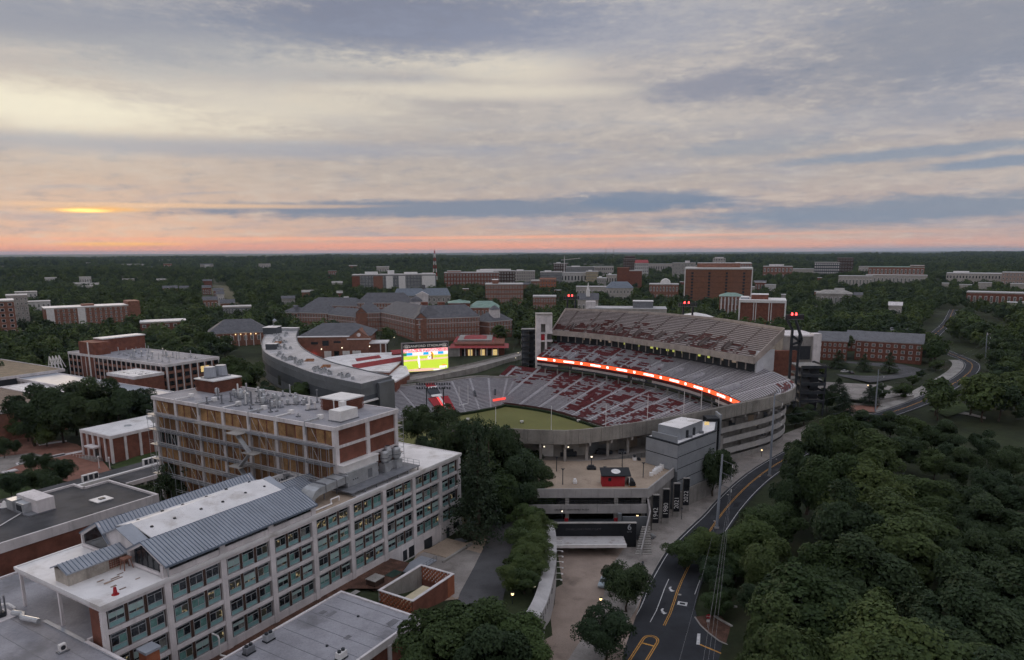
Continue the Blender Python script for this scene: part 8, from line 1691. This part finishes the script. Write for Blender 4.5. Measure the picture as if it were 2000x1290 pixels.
ptree(5, 815, 870, 8, 782, 6.0, 'dark round tree behind the corner of the brick tower'); ptree(5, 868, 885, 8, 782, 6.6, 'dark round tree left of the football field'); ptree(0, 795, 850, 8.5, 818, 5.5, 'low tree at the scaffold tower'); ptree(2, 842, 905, 8, 842, 6.0, 'dark tree behind the white lab roof end'); ptree(0, 900, 900, 8, 862, 6.0, 'tree at the edge of the rim wall')
ptree(5, 1224, 1196, 7, 1088, 4.6, 'round dark tree on the gate plaza beside the car'); ptree(5, 1183, 1290, 7, 1178, 4.7, 'round dark tree on the plaza nearest the camera'); ptree(5, 1392, 970, 7, 864, 5.6, 'dark tree standing against the grey panel block'); ptree(5, 1196, 1158, 7, 1098, 2.6, 'small dark tree between car and stair')
for k, (px, pyb, pyt, R_, kd) in enumerate(((1335, 1112, 1045, 5.2, 0), (1375, 1105, 1032, 6.0, 3), (1418, 1110, 1035, 5.6, 2), (1392, 1150, 1085, 4.6, 2), (1436, 1135, 1070, 4.6, 0), (1398, 1205, 1150, 3.2, 0), (1412, 1185, 1120, 3.4, 2))):
    ptree(kd, px, pyb, 7, pyt, R_, 'roadside tree right of the turn lane, number %s from the left' % ('one', 'two', 'three', 'four', 'five', 'six', 'seven')[k], 'roadside clump by the turn lane')
for k, (px, pyb, pyt, R_, kd) in enumerate(((1048, 1062, 1000, 4.2, 3), (1022, 1085, 1025, 4.4, 0), (1050, 1118, 1062, 3.6, 3), (1026, 1108, 1055, 4.0, 3), (1000, 1150, 1100, 4.0, 3), (1024, 1158, 1105, 3.8, 0))):
    ptree(kd, px, pyb, 12.3, pyt, R_, 'leafy tree in the strip behind the retaining wall, %s from the far end' % ORD0[k], 'strip behind the retaining wall')
# left: plaza oaks and shrubs
for k, (px, pyb, pyt, R_) in enumerate(((70, 872, 752, 9), (125, 866, 738, 9.5), (182, 866, 736, 9.5), (236, 858, 738, 9), (278, 840, 752, 7.5), (150, 850, 745, 9), (215, 846, 742, 8.5))):
    ptree((2, 5, 2, 2, 5, 2, 0)[k], px, pyb, 10.7, pyt, R_, 'big dark oak in the row behind the plaza, %s' % ('leftmost', 'second from left', 'third from left', 'fourth from left', 'rightmost by the pavilion', 'behind the second', 'behind the fourth')[k], 'dark oaks behind the plaza')
for k, (px, pyb, pyt, R_, kd, l) in enumerate(((28, 855, 808, 5.5, 0, 'small tree over the white posts at the left edge'), (92, 872, 822, 6.0, 3, 'fresh green tree before the dark oaks'), (55, 862, 815, 5.0, 0, 'small tree between the white posts'), (8, 895, 862, 4.0, 2, 'round bush at the left edge of the plaza'), (30, 888, 868, 2.6, 0, 'little yellowish tree on the brick plaza'), (62, 922, 894, 3.6, 2, 'left bush of the plaza bed'), (92, 925, 895, 3.4, 0, 'flowering bush in the plaza bed'), (122, 948, 902, 5.0, 2, 'large bush nearest the walkway roof'), (70, 962, 922, 5.0, 2, 'dark shrub on the lawn behind the gravel roof'), (25, 972, 930, 5.2, 2, 'dark shrub on the lawn at the left edge'), (100, 965, 930, 4.4, 0, 'shrub between lawn and walkway roof'), (382, 1022, 866, 6.4, 5, 'dark tree in front of the scaffold'), (300, 1012, 940, 5.0, 5, 'low dark magnolia behind the gravel roof corner'), (335, 1015, 935, 4.5, 5, 'low dark magnolia beside the scaffold tree'), (268, 1005, 942, 4.5, 5, 'low dark hedge tree behind the gravel roof'))):
    sh = R_ < 5.3 and pyb > 880 and px < 200; ptree(5 if sh else kd, px, pyb, 10.8, pyt - (12 if sh else 0), R_ * (.74 if sh else 1), l, None, 'shrub' if sh else None)
for k, (px, pyb, pyt, R_, kd) in enumerate(((590, 790, 745, 6.5, 3), (560, 800, 760, 6, 2), (690, 800, 762, 7, 0), (735, 800, 760, 6.5, 2), (640, 800, 770, 6, 0), (490, 775, 700, 8, 0), (455, 760, 690, 9, 0), (520, 790, 745, 6.5, 2))):
    ptree(kd, px, pyb, 9.5, pyt, R_, 'tree before the charcoal building, %s' % ('bright one at the bend', 'dark one at the left bend', 'large one below its middle', 'dark one at its right end', 'between bend and middle', 'left of its far tip', 'farthest left of it', 'under its left curve')[k], 'trees before the charcoal building')
# right: the tall wood beside the road
ORD = ('first', 'second', 'third', 'fourth', 'fifth', 'sixth', 'seventh', 'eighth', 'ninth', 'tenth', 'eleventh', 'twelfth', 'thirteenth', 'fourteenth', 'fifteenth', 'sixteenth', 'seventeenth', 'eighteenth', 'nineteenth', 'twentieth', 'twenty-first', 'twenty-second', 'twenty-third', 'twenty-fourth')
WOOD = [(1640, 812, 207, 8.5), (1588, 838, 185, 7.5), (1705, 842, 196, 9), (1745, 870, 190, 8.5), (1625, 875, 168, 9), (1690, 890, 165, 9), (1800, 905, 176, 8.5), (1575, 935, 146, 8), (1655, 955, 146, 9), (1735, 958, 150, 9.5), (1815, 985, 152, 8), (1560, 1010, 128, 7.5), (1625, 1040, 126, 8), (1700, 1035, 124, 9), (1775, 1010, 135, 9),
        (1845, 1060, 128, 8), (1500, 1055, 132, 6.5), (1475, 1010, 148, 6), (1512, 965, 160, 6), (1545, 900, 172, 6.5), (1530, 1165, 104, 7), (1600, 1120, 108, 8), (1690, 1130, 105, 8.5), (1780, 1110, 108, 9), (1860, 1140, 104, 8.5), (1940, 1190, 98, 8.5), (1560, 1225, 92, 7), (1650, 1220, 90, 8), (1745, 1195, 94, 9), (1840, 1215, 90, 9), (1925, 1255, 86, 8), (2000, 1230, 92, 8),
        (1880, 930, 175, 7.5), (1945, 985, 152, 7.5), (1995, 1040, 138, 8), (1960, 890, 200, 8), (1502, 1130, 118, 5.5), (1522, 1215, 98, 5.5), (1830, 870, 215, 7.5), (1985, 830, 235, 8), (1905, 1080, 122, 7), (1975, 1120, 112, 7.5)]
WOOD = [w_ for k, w_ in enumerate(WOOD) if k % 4 != 3 or w_[0] < 1560]
for k, (px, pyt, Y_, R_) in enumerate(WOOD):
    row = sum(Y_ >= b for b in (100, 115, 134, 160, 185)); rank = sorted(w_[0] for w_ in WOOD if sum(w_[2] >= b for b in (100, 115, 134, 160, 185)) == row).index(px)
    ytree((0, 2, 6, 1, 3, 0, 2, 6, 1)[k % 9] if px < 1870 else (2, 5, 2)[k % 3], px, pyt + (k * 37 % 31) - 18, Y_, R_ * (.92 + .26 * (k % 3) / 2), 'tall tree in the wood right of the road, %s row, %s from the left' % (('nearest', 'second', 'third', 'fourth', 'fifth', 'farthest')[row], ORD[rank]), 'tall wood right of the road')
for k, (px, pyt, Y_, R_, kd) in enumerate(((1690, 800, 262, 7, 2), (1740, 802, 262, 7.5, 2), (1790, 808, 250, 7, 0), (1845, 818, 240, 7, 2), (1655, 815, 245, 6.5, 2), (1770, 835, 225, 7.5, 2), (1600, 832, 236, 5.5, 0), (1575, 790, 285, 6, 2), (1640, 738, 330, 5.5, 4), (1620, 752, 310, 5.5, 2), (1650, 765, 300, 6, 4), (1690, 690, 395, 5.5, 7), (1740, 688, 390, 5.5, 7), (1640, 684, 405, 6, 7), (1765, 745, 330, 6, 0), (1720, 748, 325, 5.5, 2), (1700, 752, 318, 5, 4), (1800, 722, 375, 7, 2), (1830, 700, 400, 8, 0), (1785, 730, 360, 5.5, 0), (1555, 800, 282, 5, 2), (1815, 745, 345, 5, 0), (1840, 735, 365, 5.5, 2))):
    ytree(kd, px, pyt, Y_, R_, 'tree between stadium ramps and far road bend, %s counted from the front' % ORD[k], 'trees round the right car parks')
for k, (px, pyt, Y_, R_) in enumerate(((1885, 872, 205, 6.5), (1940, 905, 190, 6), (1990, 925, 182, 7), (1915, 955, 168, 6), (1965, 1005, 152, 6.5), (1900, 1030, 140, 6), (1868, 850, 225, 6), (1975, 865, 212, 6), (1925, 840, 232, 5.5))):
    ytree((2, 5, 2)[k % 3], px, pyt, Y_, R_, 'dark tree in the open ground at the right edge, %s of the group' % ORD[k], 'dark trees at the right edge')
# near right bend of the road
for k, (px, pyt, Y_, R_) in enumerate(((1940, 705, 400, 9), (1920, 735, 365, 8), (1970, 725, 380, 9), (1995, 745, 350, 9), (1990, 800, 290, 8), (1915, 690, 440, 8), (1960, 670, 470, 9), (1990, 690, 440, 9), (1995, 790, 300, 8), (1990, 650, 520, 9), (1945, 650, 520, 8))):
    ytree((0, 2, 1)[k % 3], px, pyt, Y_, R_, 'broad tree inside the right bend of the road, %s of the wood' % ORD[k], 'wood inside the right bend')

# ---- scattered wood: nearest as trees, the rest as one far wood
def lrect(x0, x1, y0, y1): return [LW(x0, y0)[:2], LW(x1, y0)[:2], LW(x1, y1)[:2], LW(x0, y1)[:2]]
NO = [lrect(-60, 105, -45, 135), lrect(60, 200, 120, 320), BOWL, [(-190, 560), (-190, 320), (-75, 270), (-30, 300), (-30, 460), (-60, 470), (-120, 480)], [(-70, 360), (60, 420), (60, 500), (-80, 520)],
      [(0, 80), (0, 220), (130, 300), (130, 250), (70, 80)], [(10, 380), (60, 460), (130, 400), (160, 330), (130, 260), (60, 280)], [G(x, y, 11)[:2] for x, y in ((1580, 700), (1680, 698), (1800, 716), (1800, 740), (1760, 785), (1640, 800), (1580, 780))], [G(x, y, 12.5)[:2] for x, y in ((1890, 614), (1975, 640), (1975, 670), (1895, 650))],
      [G(x, y, 13)[:2] for x, y in ((392, 558), (444, 556), (470, 612), (395, 616))]]
def free(X, Y, rad):
    ok = np.ones(X.shape, bool)
    for P_ in NO: ok &= ~in_poly(X, Y, P_)
    d, _, _ = seg_dist(X, Y, ROAD[::3]); ok &= d > 8 + rad
    for fx, fy, fr in FOOT: ok &= (X - fx) ** 2 + (Y - fy) ** 2 > (fr + rad * .5) ** 2
    return ok
rng = np.random.default_rng(5)
def scatter(y0, y1, cell, jit=.42):
    pts = []
    ys = np.arange(y0, y1, cell)
    for y in ys:
        xs = np.arange(-.80 * y - 25, .80 * y + 25, cell); pts.append(np.stack([xs + rng.uniform(-jit, jit, len(xs)) * cell, y + rng.uniform(-jit, jit, len(xs)) * cell], 1))
    return np.concatenate(pts)
A = scatter(285, 720, 12.5); A = A[free(A[:, 0], A[:, 1], 6)]
tp = np.array(TPOS); dd = np.min(np.hypot(A[:, None, 0] - tp[None, :, 0], A[:, None, 1] - tp[None, :, 1]) - tp[None, :, 2] * .9, axis=1); A = A[dd > 4.5]
A = A[np.argsort(np.hypot(A[:, 0], A[:, 1]))]; HA = height(A[:, 0], A[:, 1])
NI = 300
for k in range(min(NI, len(A))):
    x, y = A[k]; H_ = TR.uniform(12, 18); side_ = 'left of the stadium' if x < -40 else ('behind the stadium' if x < 130 else 'right of the stadium')
    kd = TR.choice((0, 0, 1, 1, 2, 3, 4, 4))
    tree(kd, x, y, HA[k], H_, TR.uniform(6.2, 8.5) * (.75 if kd == 3 else 1), 'one of the crowded campus trees ' + side_, 'campus trees ' + side_, MIDK, 'campus_tree')
rest = A[NI:]; hr = HA[NI:]
B_ = scatter(720, 1500, 13.5); C_ = scatter(1500, 2900, 19); E2 = scatter(2900, 7500, 46)
pts, scl = [np.c_[rest, hr]], [rng.uniform(.62, .9, len(rest))]
for Q_, s0, s1 in ((B_, .40, .82), (C_, .48, .92), (E2, 1.0, 1.8)):
    town = (Q_[:, 0] / Q_[:, 1] > .02) & (Q_[:, 0] / Q_[:, 1] < .36) & (Q_[:, 1] > 900) & (Q_[:, 1] < 2600)
    k = free(Q_[:, 0], Q_[:, 1], 6) & (~town | (rng.random(len(Q_)) < .62)) & (rng.random(len(Q_)) < .95); Q_ = Q_[k]; pts.append(np.c_[Q_, height(Q_[:, 0], Q_[:, 1])]); scl.append(rng.uniform(s0, s1, len(Q_)))
pts = np.concatenate(pts); scl = np.concatenate(scl)
def far_wood():
    src = bpy.data.collections.new('wood_crowns')
    defs = [crown('far_crown_%d' % i, 30 + i, 19, 9.0, 16, 26, 1.25, (ML_OAK, ML_DARK, ML_LIGHT, ML_OAK, ML_DARK)[i], .10, .95, (.30, .46)) for i in range(5)]
    for i, me in enumerate(defs): o = bpy.data.objects.new('crown_shape_%d' % i, me); src.objects.link(o)
    me = bpy.data.meshes.new('distant_woods'); me.vertices.add(len(pts)); me.vertices.foreach_set('co', pts.astype(np.float32).ravel())
    at = me.attributes.new('tree_scale', 'FLOAT', 'POINT'); at.data.foreach_set('value', scl.astype(np.float32)); me.update()
    o = link('distant_woods', me); tag(o, 'dense green woods stretching from the campus to the horizon', 'woods', None, 'stuff')
    ng = bpy.data.node_groups.new('woods', 'GeometryNodeTree'); ng.interface.new_socket('Geometry', in_out='INPUT', socket_type='NodeSocketGeometry'); ng.interface.new_socket('Geometry', in_out='OUTPUT', socket_type='NodeSocketGeometry')
    gi, go = ng.nodes.new('NodeGroupInput'), ng.nodes.new('NodeGroupOutput'); ci = ng.nodes.new('GeometryNodeCollectionInfo'); ci.inputs['Collection'].default_value = src; ci.inputs['Separate Children'].default_value = True; ci.inputs['Reset Children'].default_value = True
    ip = ng.nodes.new('GeometryNodeInstanceOnPoints'); ip.inputs['Pick Instance'].default_value = True; ri = ng.nodes.new('FunctionNodeRandomValue'); ri.data_type = 'INT'; ri.inputs['Min'].default_value = 0; ri.inputs['Max'].default_value = 4
    rr_ = ng.nodes.new('FunctionNodeRandomValue'); rr_.data_type = 'FLOAT_VECTOR'; rr_.inputs['Min'].default_value = (0, 0, 0); rr_.inputs['Max'].default_value = (0, 0, 6.28)
    na = ng.nodes.new('GeometryNodeInputNamedAttribute'); na.data_type = 'FLOAT'; na.inputs['Name'].default_value = 'tree_scale'
    lk = ng.links.new; lk(gi.outputs[0], ip.inputs['Points']); lk(ci.outputs[0], ip.inputs['Instance'])
    lk([s for s in ri.outputs if s.type == 'INT'][0], ip.inputs['Instance Index']); lk([s for s in rr_.outputs if s.type == 'VECTOR'][0], ip.inputs['Rotation']); lk(na.outputs[0], ip.inputs['Scale']); lk(ip.outputs[0], go.inputs[0])
    md = o.modifiers.new('woods', 'NODES'); md.node_group = ng
    return o
far_wood()
# ---------------------------------------------------------------- street furniture, vehicles, railway
def car(label, x, y, z, rz, col, name='parked_car', group=None):
    t = thing(name, label, 'car', (x, y, z), rz, group); MP_ = mat('car_paint_' + col[0], col[1], .28, .04, 1, 3, spec=.6)
    prof = [(-2.25, .35), (2.25, .35), (2.3, .75), (2.05, .95), (1.0, 1.02), (-1.55, 1.05), (-2.25, .95), (-2.32, .6)]
    b = MB(); n = len(prof); W2 = .88
    b.face([(p[0], -W2, p[1]) for p in prof][::-1] if False else [(p[0], -W2, p[1]) for p in prof]); b.face([(p[0], W2, p[1]) for p in prof][::-1])
    b.strip([(p[0], W2, p[1]) for p in prof + prof[:1]], [(p[0], -W2, p[1]) for p in prof + prof[:1]]); b.obj('body', MP_, t)
    MB().hexa([(-1.7, -.80, 1.04), (1.05, -.80, 1.02), (1.05, .80, 1.02), (-1.7, .80, 1.04), (-1.15, -.66, 1.48), (.25, -.66, 1.48), (.25, .66, 1.48), (-1.15, .66, 1.48)]).obj('cabin_glass', M_GLASS, t)
    MB().hexa([(-1.15, -.67, 1.47), (.25, -.67, 1.47), (.25, .67, 1.47), (-1.15, .67, 1.47), (-1.08, -.62, 1.53), (.18, -.62, 1.53), (.18, .62, 1.53), (-1.08, .62, 1.53)]).obj('roof', MP_, t)
    for x_ in (-1.4, 1.4):
        for y_ in (-.8, .8):
            w_ = link('wheel', shared('carwheel', lambda: MB().cyl((0, -.11, 0), (0, .11, 0), .33, .33, 14).mesh('tyre', M_BLACK)), t, (x_, y_, .33)); link('rim', shared('carrim', lambda: MB().cyl((0, -.12, 0), (0, .12, 0), .2, .2, 10).mesh('rim', M_GALV)), w_)
    for y_ in (-.62, .62): PB('headlight', M_WHITE, t, 2.2, 2.31, y_ - .18, y_ + .18, .62, .76); PB('tail_light', M_RED, t, -2.33, -2.25, y_ - .18, y_ + .18, .66, .82)
    return t
g = G(1179, 1142, 7.05); car('pale blue car parked beside the round tree on the gate plaza', g[0], g[1], 7.03, -1.9, ('pale_blue', (.42, .50, .55)))
g = G(1264, 1056, 7.1); car('silver car in the shade under the banner wall', g[0], g[1] + 1.2, 7.15, .2, ('silver', (.30, .31, .32)))
cols = [('white', (.62, .62, .62)), ('black', (.02, .02, .024)), ('grey', (.12, .12, .13)), ('dark_blue', (.03, .05, .09))]
for k, (px, py) in enumerate(((1600, 716), (1609, 717), (1618, 720), (1606, 722), (1650, 728), (1662, 730))):
    g = G(px, py, 11.4); car(('white', 'black', 'grey', 'dark blue', 'second white', 'second black')[k] + ' car in the car park before the brick dormitories', g[0], g[1], 11.4, .3 + 1.2 * (k % 2), cols[k % 4], group='cars in the dormitory car park')
def pole(label, px, pyb, pyt, zg, arms, r=.42):
    a = G(px[0], pyb, zg); zt = D(px[1], pyt, a[1])[2]; tx = D(px[1], pyt, a[1])[0]; t, q = wthing('power_pole', label, 'power pole', (a[0], a[1], zg - .3)); q.mb('shaft', MB().cyl((a[0], a[1], zg - .3), (tx, a[1], zt), r, r * .55, 10), mat('pole_steel', (.30, .33, .38), .5, .08)); q.mb('foot', MB().cyl((a[0], a[1], zg - .3), (a[0], a[1], zg + .4), r * 1.6, r * 1.5, 10), M_CONC2)
    tips = []
    for k in range(arms):
        z = zt - 1.5 - k * 3.4; b = (tx + 3.2, a[1] + 1.0, z - 1.6); q.mb('arm', MB().bar((tx, a[1], z), b, .16), M_STEELG); q.mb('insulator', MB().cyl(b, (b[0], b[1], b[2] - .9), .11, .11, 6), M_WHITE); tips.append((b[0], b[1], b[2] - .9))
    return tips
t1 = pole('pale blue steel power pole with three arms at the road bend', (1400, 1411), 1032, 888, 7, 3); t2 = pole('tall steel power pole before the stadium ramps', (1503, 1513), 930, 770, 7, 3); t3 = pole('distant power pole beside the brick forecourt', (1709, 1716), 806, 722, 8, 3, .35); t4 = pole('far power pole above the wood inside the bend', (1925, 1928), 700, 650, 11, 3, .35)
def wire(label, a, b, sag):
    P_ = [(a[0] + (b[0] - a[0]) * t, a[1] + (b[1] - a[1]) * t, a[2] + (b[2] - a[2]) * t - sag * 4 * t * (1 - t)) for t in np.linspace(0, 1, 15)]
    o, q = wthing('power_line', label, 'wire', P_[0], 'power lines along the road'); q.mb('cable', MB().tube(P_, .02, 4), M_STEELG)
for k in range(3):
    n_ = ('top', 'middle', 'lowest')[k]; wire(n_ + ' wire running from the pale blue pole towards the camera', t1[k], D(1352 + 13 * k, 1420, 66), 2.0); wire(n_ + ' wire between the two nearest power poles', t1[k], t2[k], 1.6); wire(n_ + ' wire from the ramp side pole to the forecourt pole', t2[k], t3[k], 2.5); wire(n_ + ' wire from the forecourt pole to the far bend', t3[k], t4[k], 4)
wire('single slack wire crossing the near road lane', (t1[2][0] - 3, t1[2][1], t1[2][2] - 4), D(1290, 1420, 68), 1.5)
for k, (px, pb, pt, zg, lit, l) in enumerate(((1001, 1178, 1158, 12.5, 1, 'lit lantern post beside the service lane'), (1173, 1190, 1168, 7, 1, 'lit lantern post between the two plaza trees'), (1186, 1140, 1122, 7, 1, 'lantern post at the pale blue car'), (1244, 1040, 1006, 7, 1, 'lit lantern post at the gate stair'), (1255, 1112, 1098, 7.1, 0, 'unlit lantern post on the pavement by the stair'), (1331, 1015, 993, 7.1, 0, 'unlit lantern post below the year banners'), (1487, 893, 878, 7, 1, 'lit lantern post below the spiral ramps'), (1694, 768, 752, 9, 1, 'lit amber lamp beside the far crossing'))):
    a = G(px, pb, zg); h = D(px, pt, a[1])[2]; t, q = wthing('lantern_post', l, 'lamp post', (a[0], a[1], zg - .2), 'lantern posts'); q.mb('post', MB().cyl((a[0], a[1], zg - .2), (a[0], a[1], h - .5), .09, .06, 6), M_BLACK); q.mb('lantern', MB().cyl((a[0], a[1], h - .5), (a[0], a[1], h), .24, .30, 6), M_LAMPW if lit else M_STEELG); q.mb('cap', MB().cyl((a[0], a[1], h), (a[0], a[1], h + .2), .34, .05, 6), M_BLACK)
for k, (px, py, Y_) in enumerate(((1056, 1105, 146), (1044, 1147, 130), (1098, 1000, 168), (640, 551, 1500), (672, 556, 1400), (1052, 547, 1500), (775, 655, 520), (770, 660, 520), (660, 645, 620), (1165, 660, 600), (1012, 690, 440), (1007, 700, 430), (1687, 628, 640), (1582, 640, 560), (300, 645, 640), (165, 652, 640), (1852, 655, 600), (545, 651, 600))):
    a = D(px, py, Y_); zg = min(a[2] - 3, hz(a[0], Y_)); t, q = wthing('street_lamp', 'small lit street lamp %s' % ('on the retaining wall trees', 'among the retaining wall trees', 'under the gate deck', 'far in the wood, white', 'far in the wood, amber', 'at the orange block', 'before the college, left', 'before the college, second', 'beside the link wing', 'behind the stair tower', 'left of the ramp tower, upper', 'left of the ramp tower, lower', 'behind the upper deck, right', 'in the trees near the right light tower', 'at the lit porch hall', 'below the long dormitory', 'at the far bend', 'beside the blue kiosk')[k], 'street lamp', (a[0], a[1], zg)); s = max(.16, Y_ / 2200); q.mb('post', MB().cyl((a[0], a[1], zg), a, .1 * max(1, s), .07 * max(1, s), 5), M_STEEL); q.mb('lamp', MB().cyl((a[0], a[1], a[2]), (a[0], a[1], a[2] + s * 1.6), s, s * .8, 6), M_LAMPW if k in (4, 5, 17) else M_LAMP)
# stop sign on the island
a = G(1382, 1226, 7.1); t, q = wthing('stop_sign', 'red stop sign with a white plate on the dirt island', 'sign', a); q.mb('post', MB().cyl(a, (a[0], a[1], 9.7), .05, .05, 6), M_GALV)
oc = [(a[0] + math.cos(math.pi / 8 + k * math.pi / 4) * .5, a[1] - .08, 9.5 + math.sin(math.pi / 8 + k * math.pi / 4) * .5) for k in range(8)]; q.mb('plate', MB().face(oc).face([(p[0], p[1] + .03, p[2]) for p in oc][::-1]), M_RED); q.mb('white_plate', MB().box(a[0] - .3, a[0] + .3, a[1] - .1, a[1] - .06, 8.3, 8.8), M_WHITE)
text_mesh('sign_word', 'STOP', .34, M_WHITE, t, (0, -.1, 9.5 - a[2]), (math.pi / 2, 0, 0), .005)
# railway at the bottom right
def railway():
    C = resample([G(1476, 1120, 6.5), G(1462, 1180, 6.5), G(1448, 1240, 6.5), G(1438, 1320, 6.5)], 60)
    P_ = C[:, :2]; bed = MB(); L_, R_ = offs(C, 2.0), offs(C, -2.0); bed.strip([(*p, 6.75) for p in L_], [(*p, 6.75) for p in R_]); struct(bed.obj('railway_bed', mat('ballast', (.13, .115, .105), .95, .3, 1.5, 6, bump=.6)))
    t = thing('railway_track', 'railway track with pale sleepers running into the wood', 'railway', (C[30][0], C[30][1], 6.7)); q = WL(t, (C[30][0], C[30][1], 6.7))
    s = np.r_[0, np.cumsum(np.linalg.norm(np.diff(P_, axis=0), axis=1))]; n_ = int(s[-1] / .75)
    tie = MB().box(-1.35, 1.35, -.13, .13, 0, .18).mesh('sleeper', mat('sleeper_wood', (.24, .20, .17), .9, .25, 1, 6))
    for k in range(n_):
        u = k * .75; x, y = np.interp(u, s, P_[:, 0]), np.interp(u, s, P_[:, 1]); x2, y2 = np.interp(u + .3, s, P_[:, 0]), np.interp(u + .3, s, P_[:, 1]); q.put('sleeper', tie, (x, y, 6.72), math.atan2(y2 - y, x2 - x) + math.pi / 2 + TR.uniform(-.03, .03))
    for o in (-.72, .72): e = offs(C, o); q.mb('rail', MB().tube([(*p, 6.96) for p in e[::4]], .06, 4), mat('rail_steel', (.10, .085, .08), .5, .2))
railway()
for k, (P_, l) in enumerate((([(1395, 1205), (1412, 1216), (1430, 1226)], 'low stone edging beside the stop sign'), ([(1413, 1170), (1425, 1186), (1440, 1188)], 'pale kerb stones under the roadside trees'))):
    W_ = [G(x, y, 7) for x, y in P_]; o, q = wthing('stone_edging', l, 'edging', W_[0])
    for a, b in zip(W_[:-1], W_[1:]): q.mb('stone', MB().bar((a[0], a[1], 7.15), (b[0], b[1], 7.15), .4, .5), M_CONC2)
# ---------------------------------------------------------------- the evening haze
hm = bpy.data.materials.new('haze'); hm.use_nodes = True; hm.node_tree.nodes.clear(); _o = hm.node_tree.nodes.new('ShaderNodeOutputMaterial'); _v = hm.node_tree.nodes.new('ShaderNodeVolumePrincipled'); _v.inputs['Color'].default_value = (.58, .76, 1.0, 1); _v.inputs['Density'].default_value = 2.2e-5; _v.inputs['Anisotropy'].default_value = .1; hm.node_tree.links.new(_v.outputs[0], _o.inputs['Volume'])
hzb = MB().box(-60000, 60000, -6000, 62000, -60, 190).obj('haze', hm); tag(hzb, 'thin blue evening haze over the far hills', 'haze', None, 'stuff')
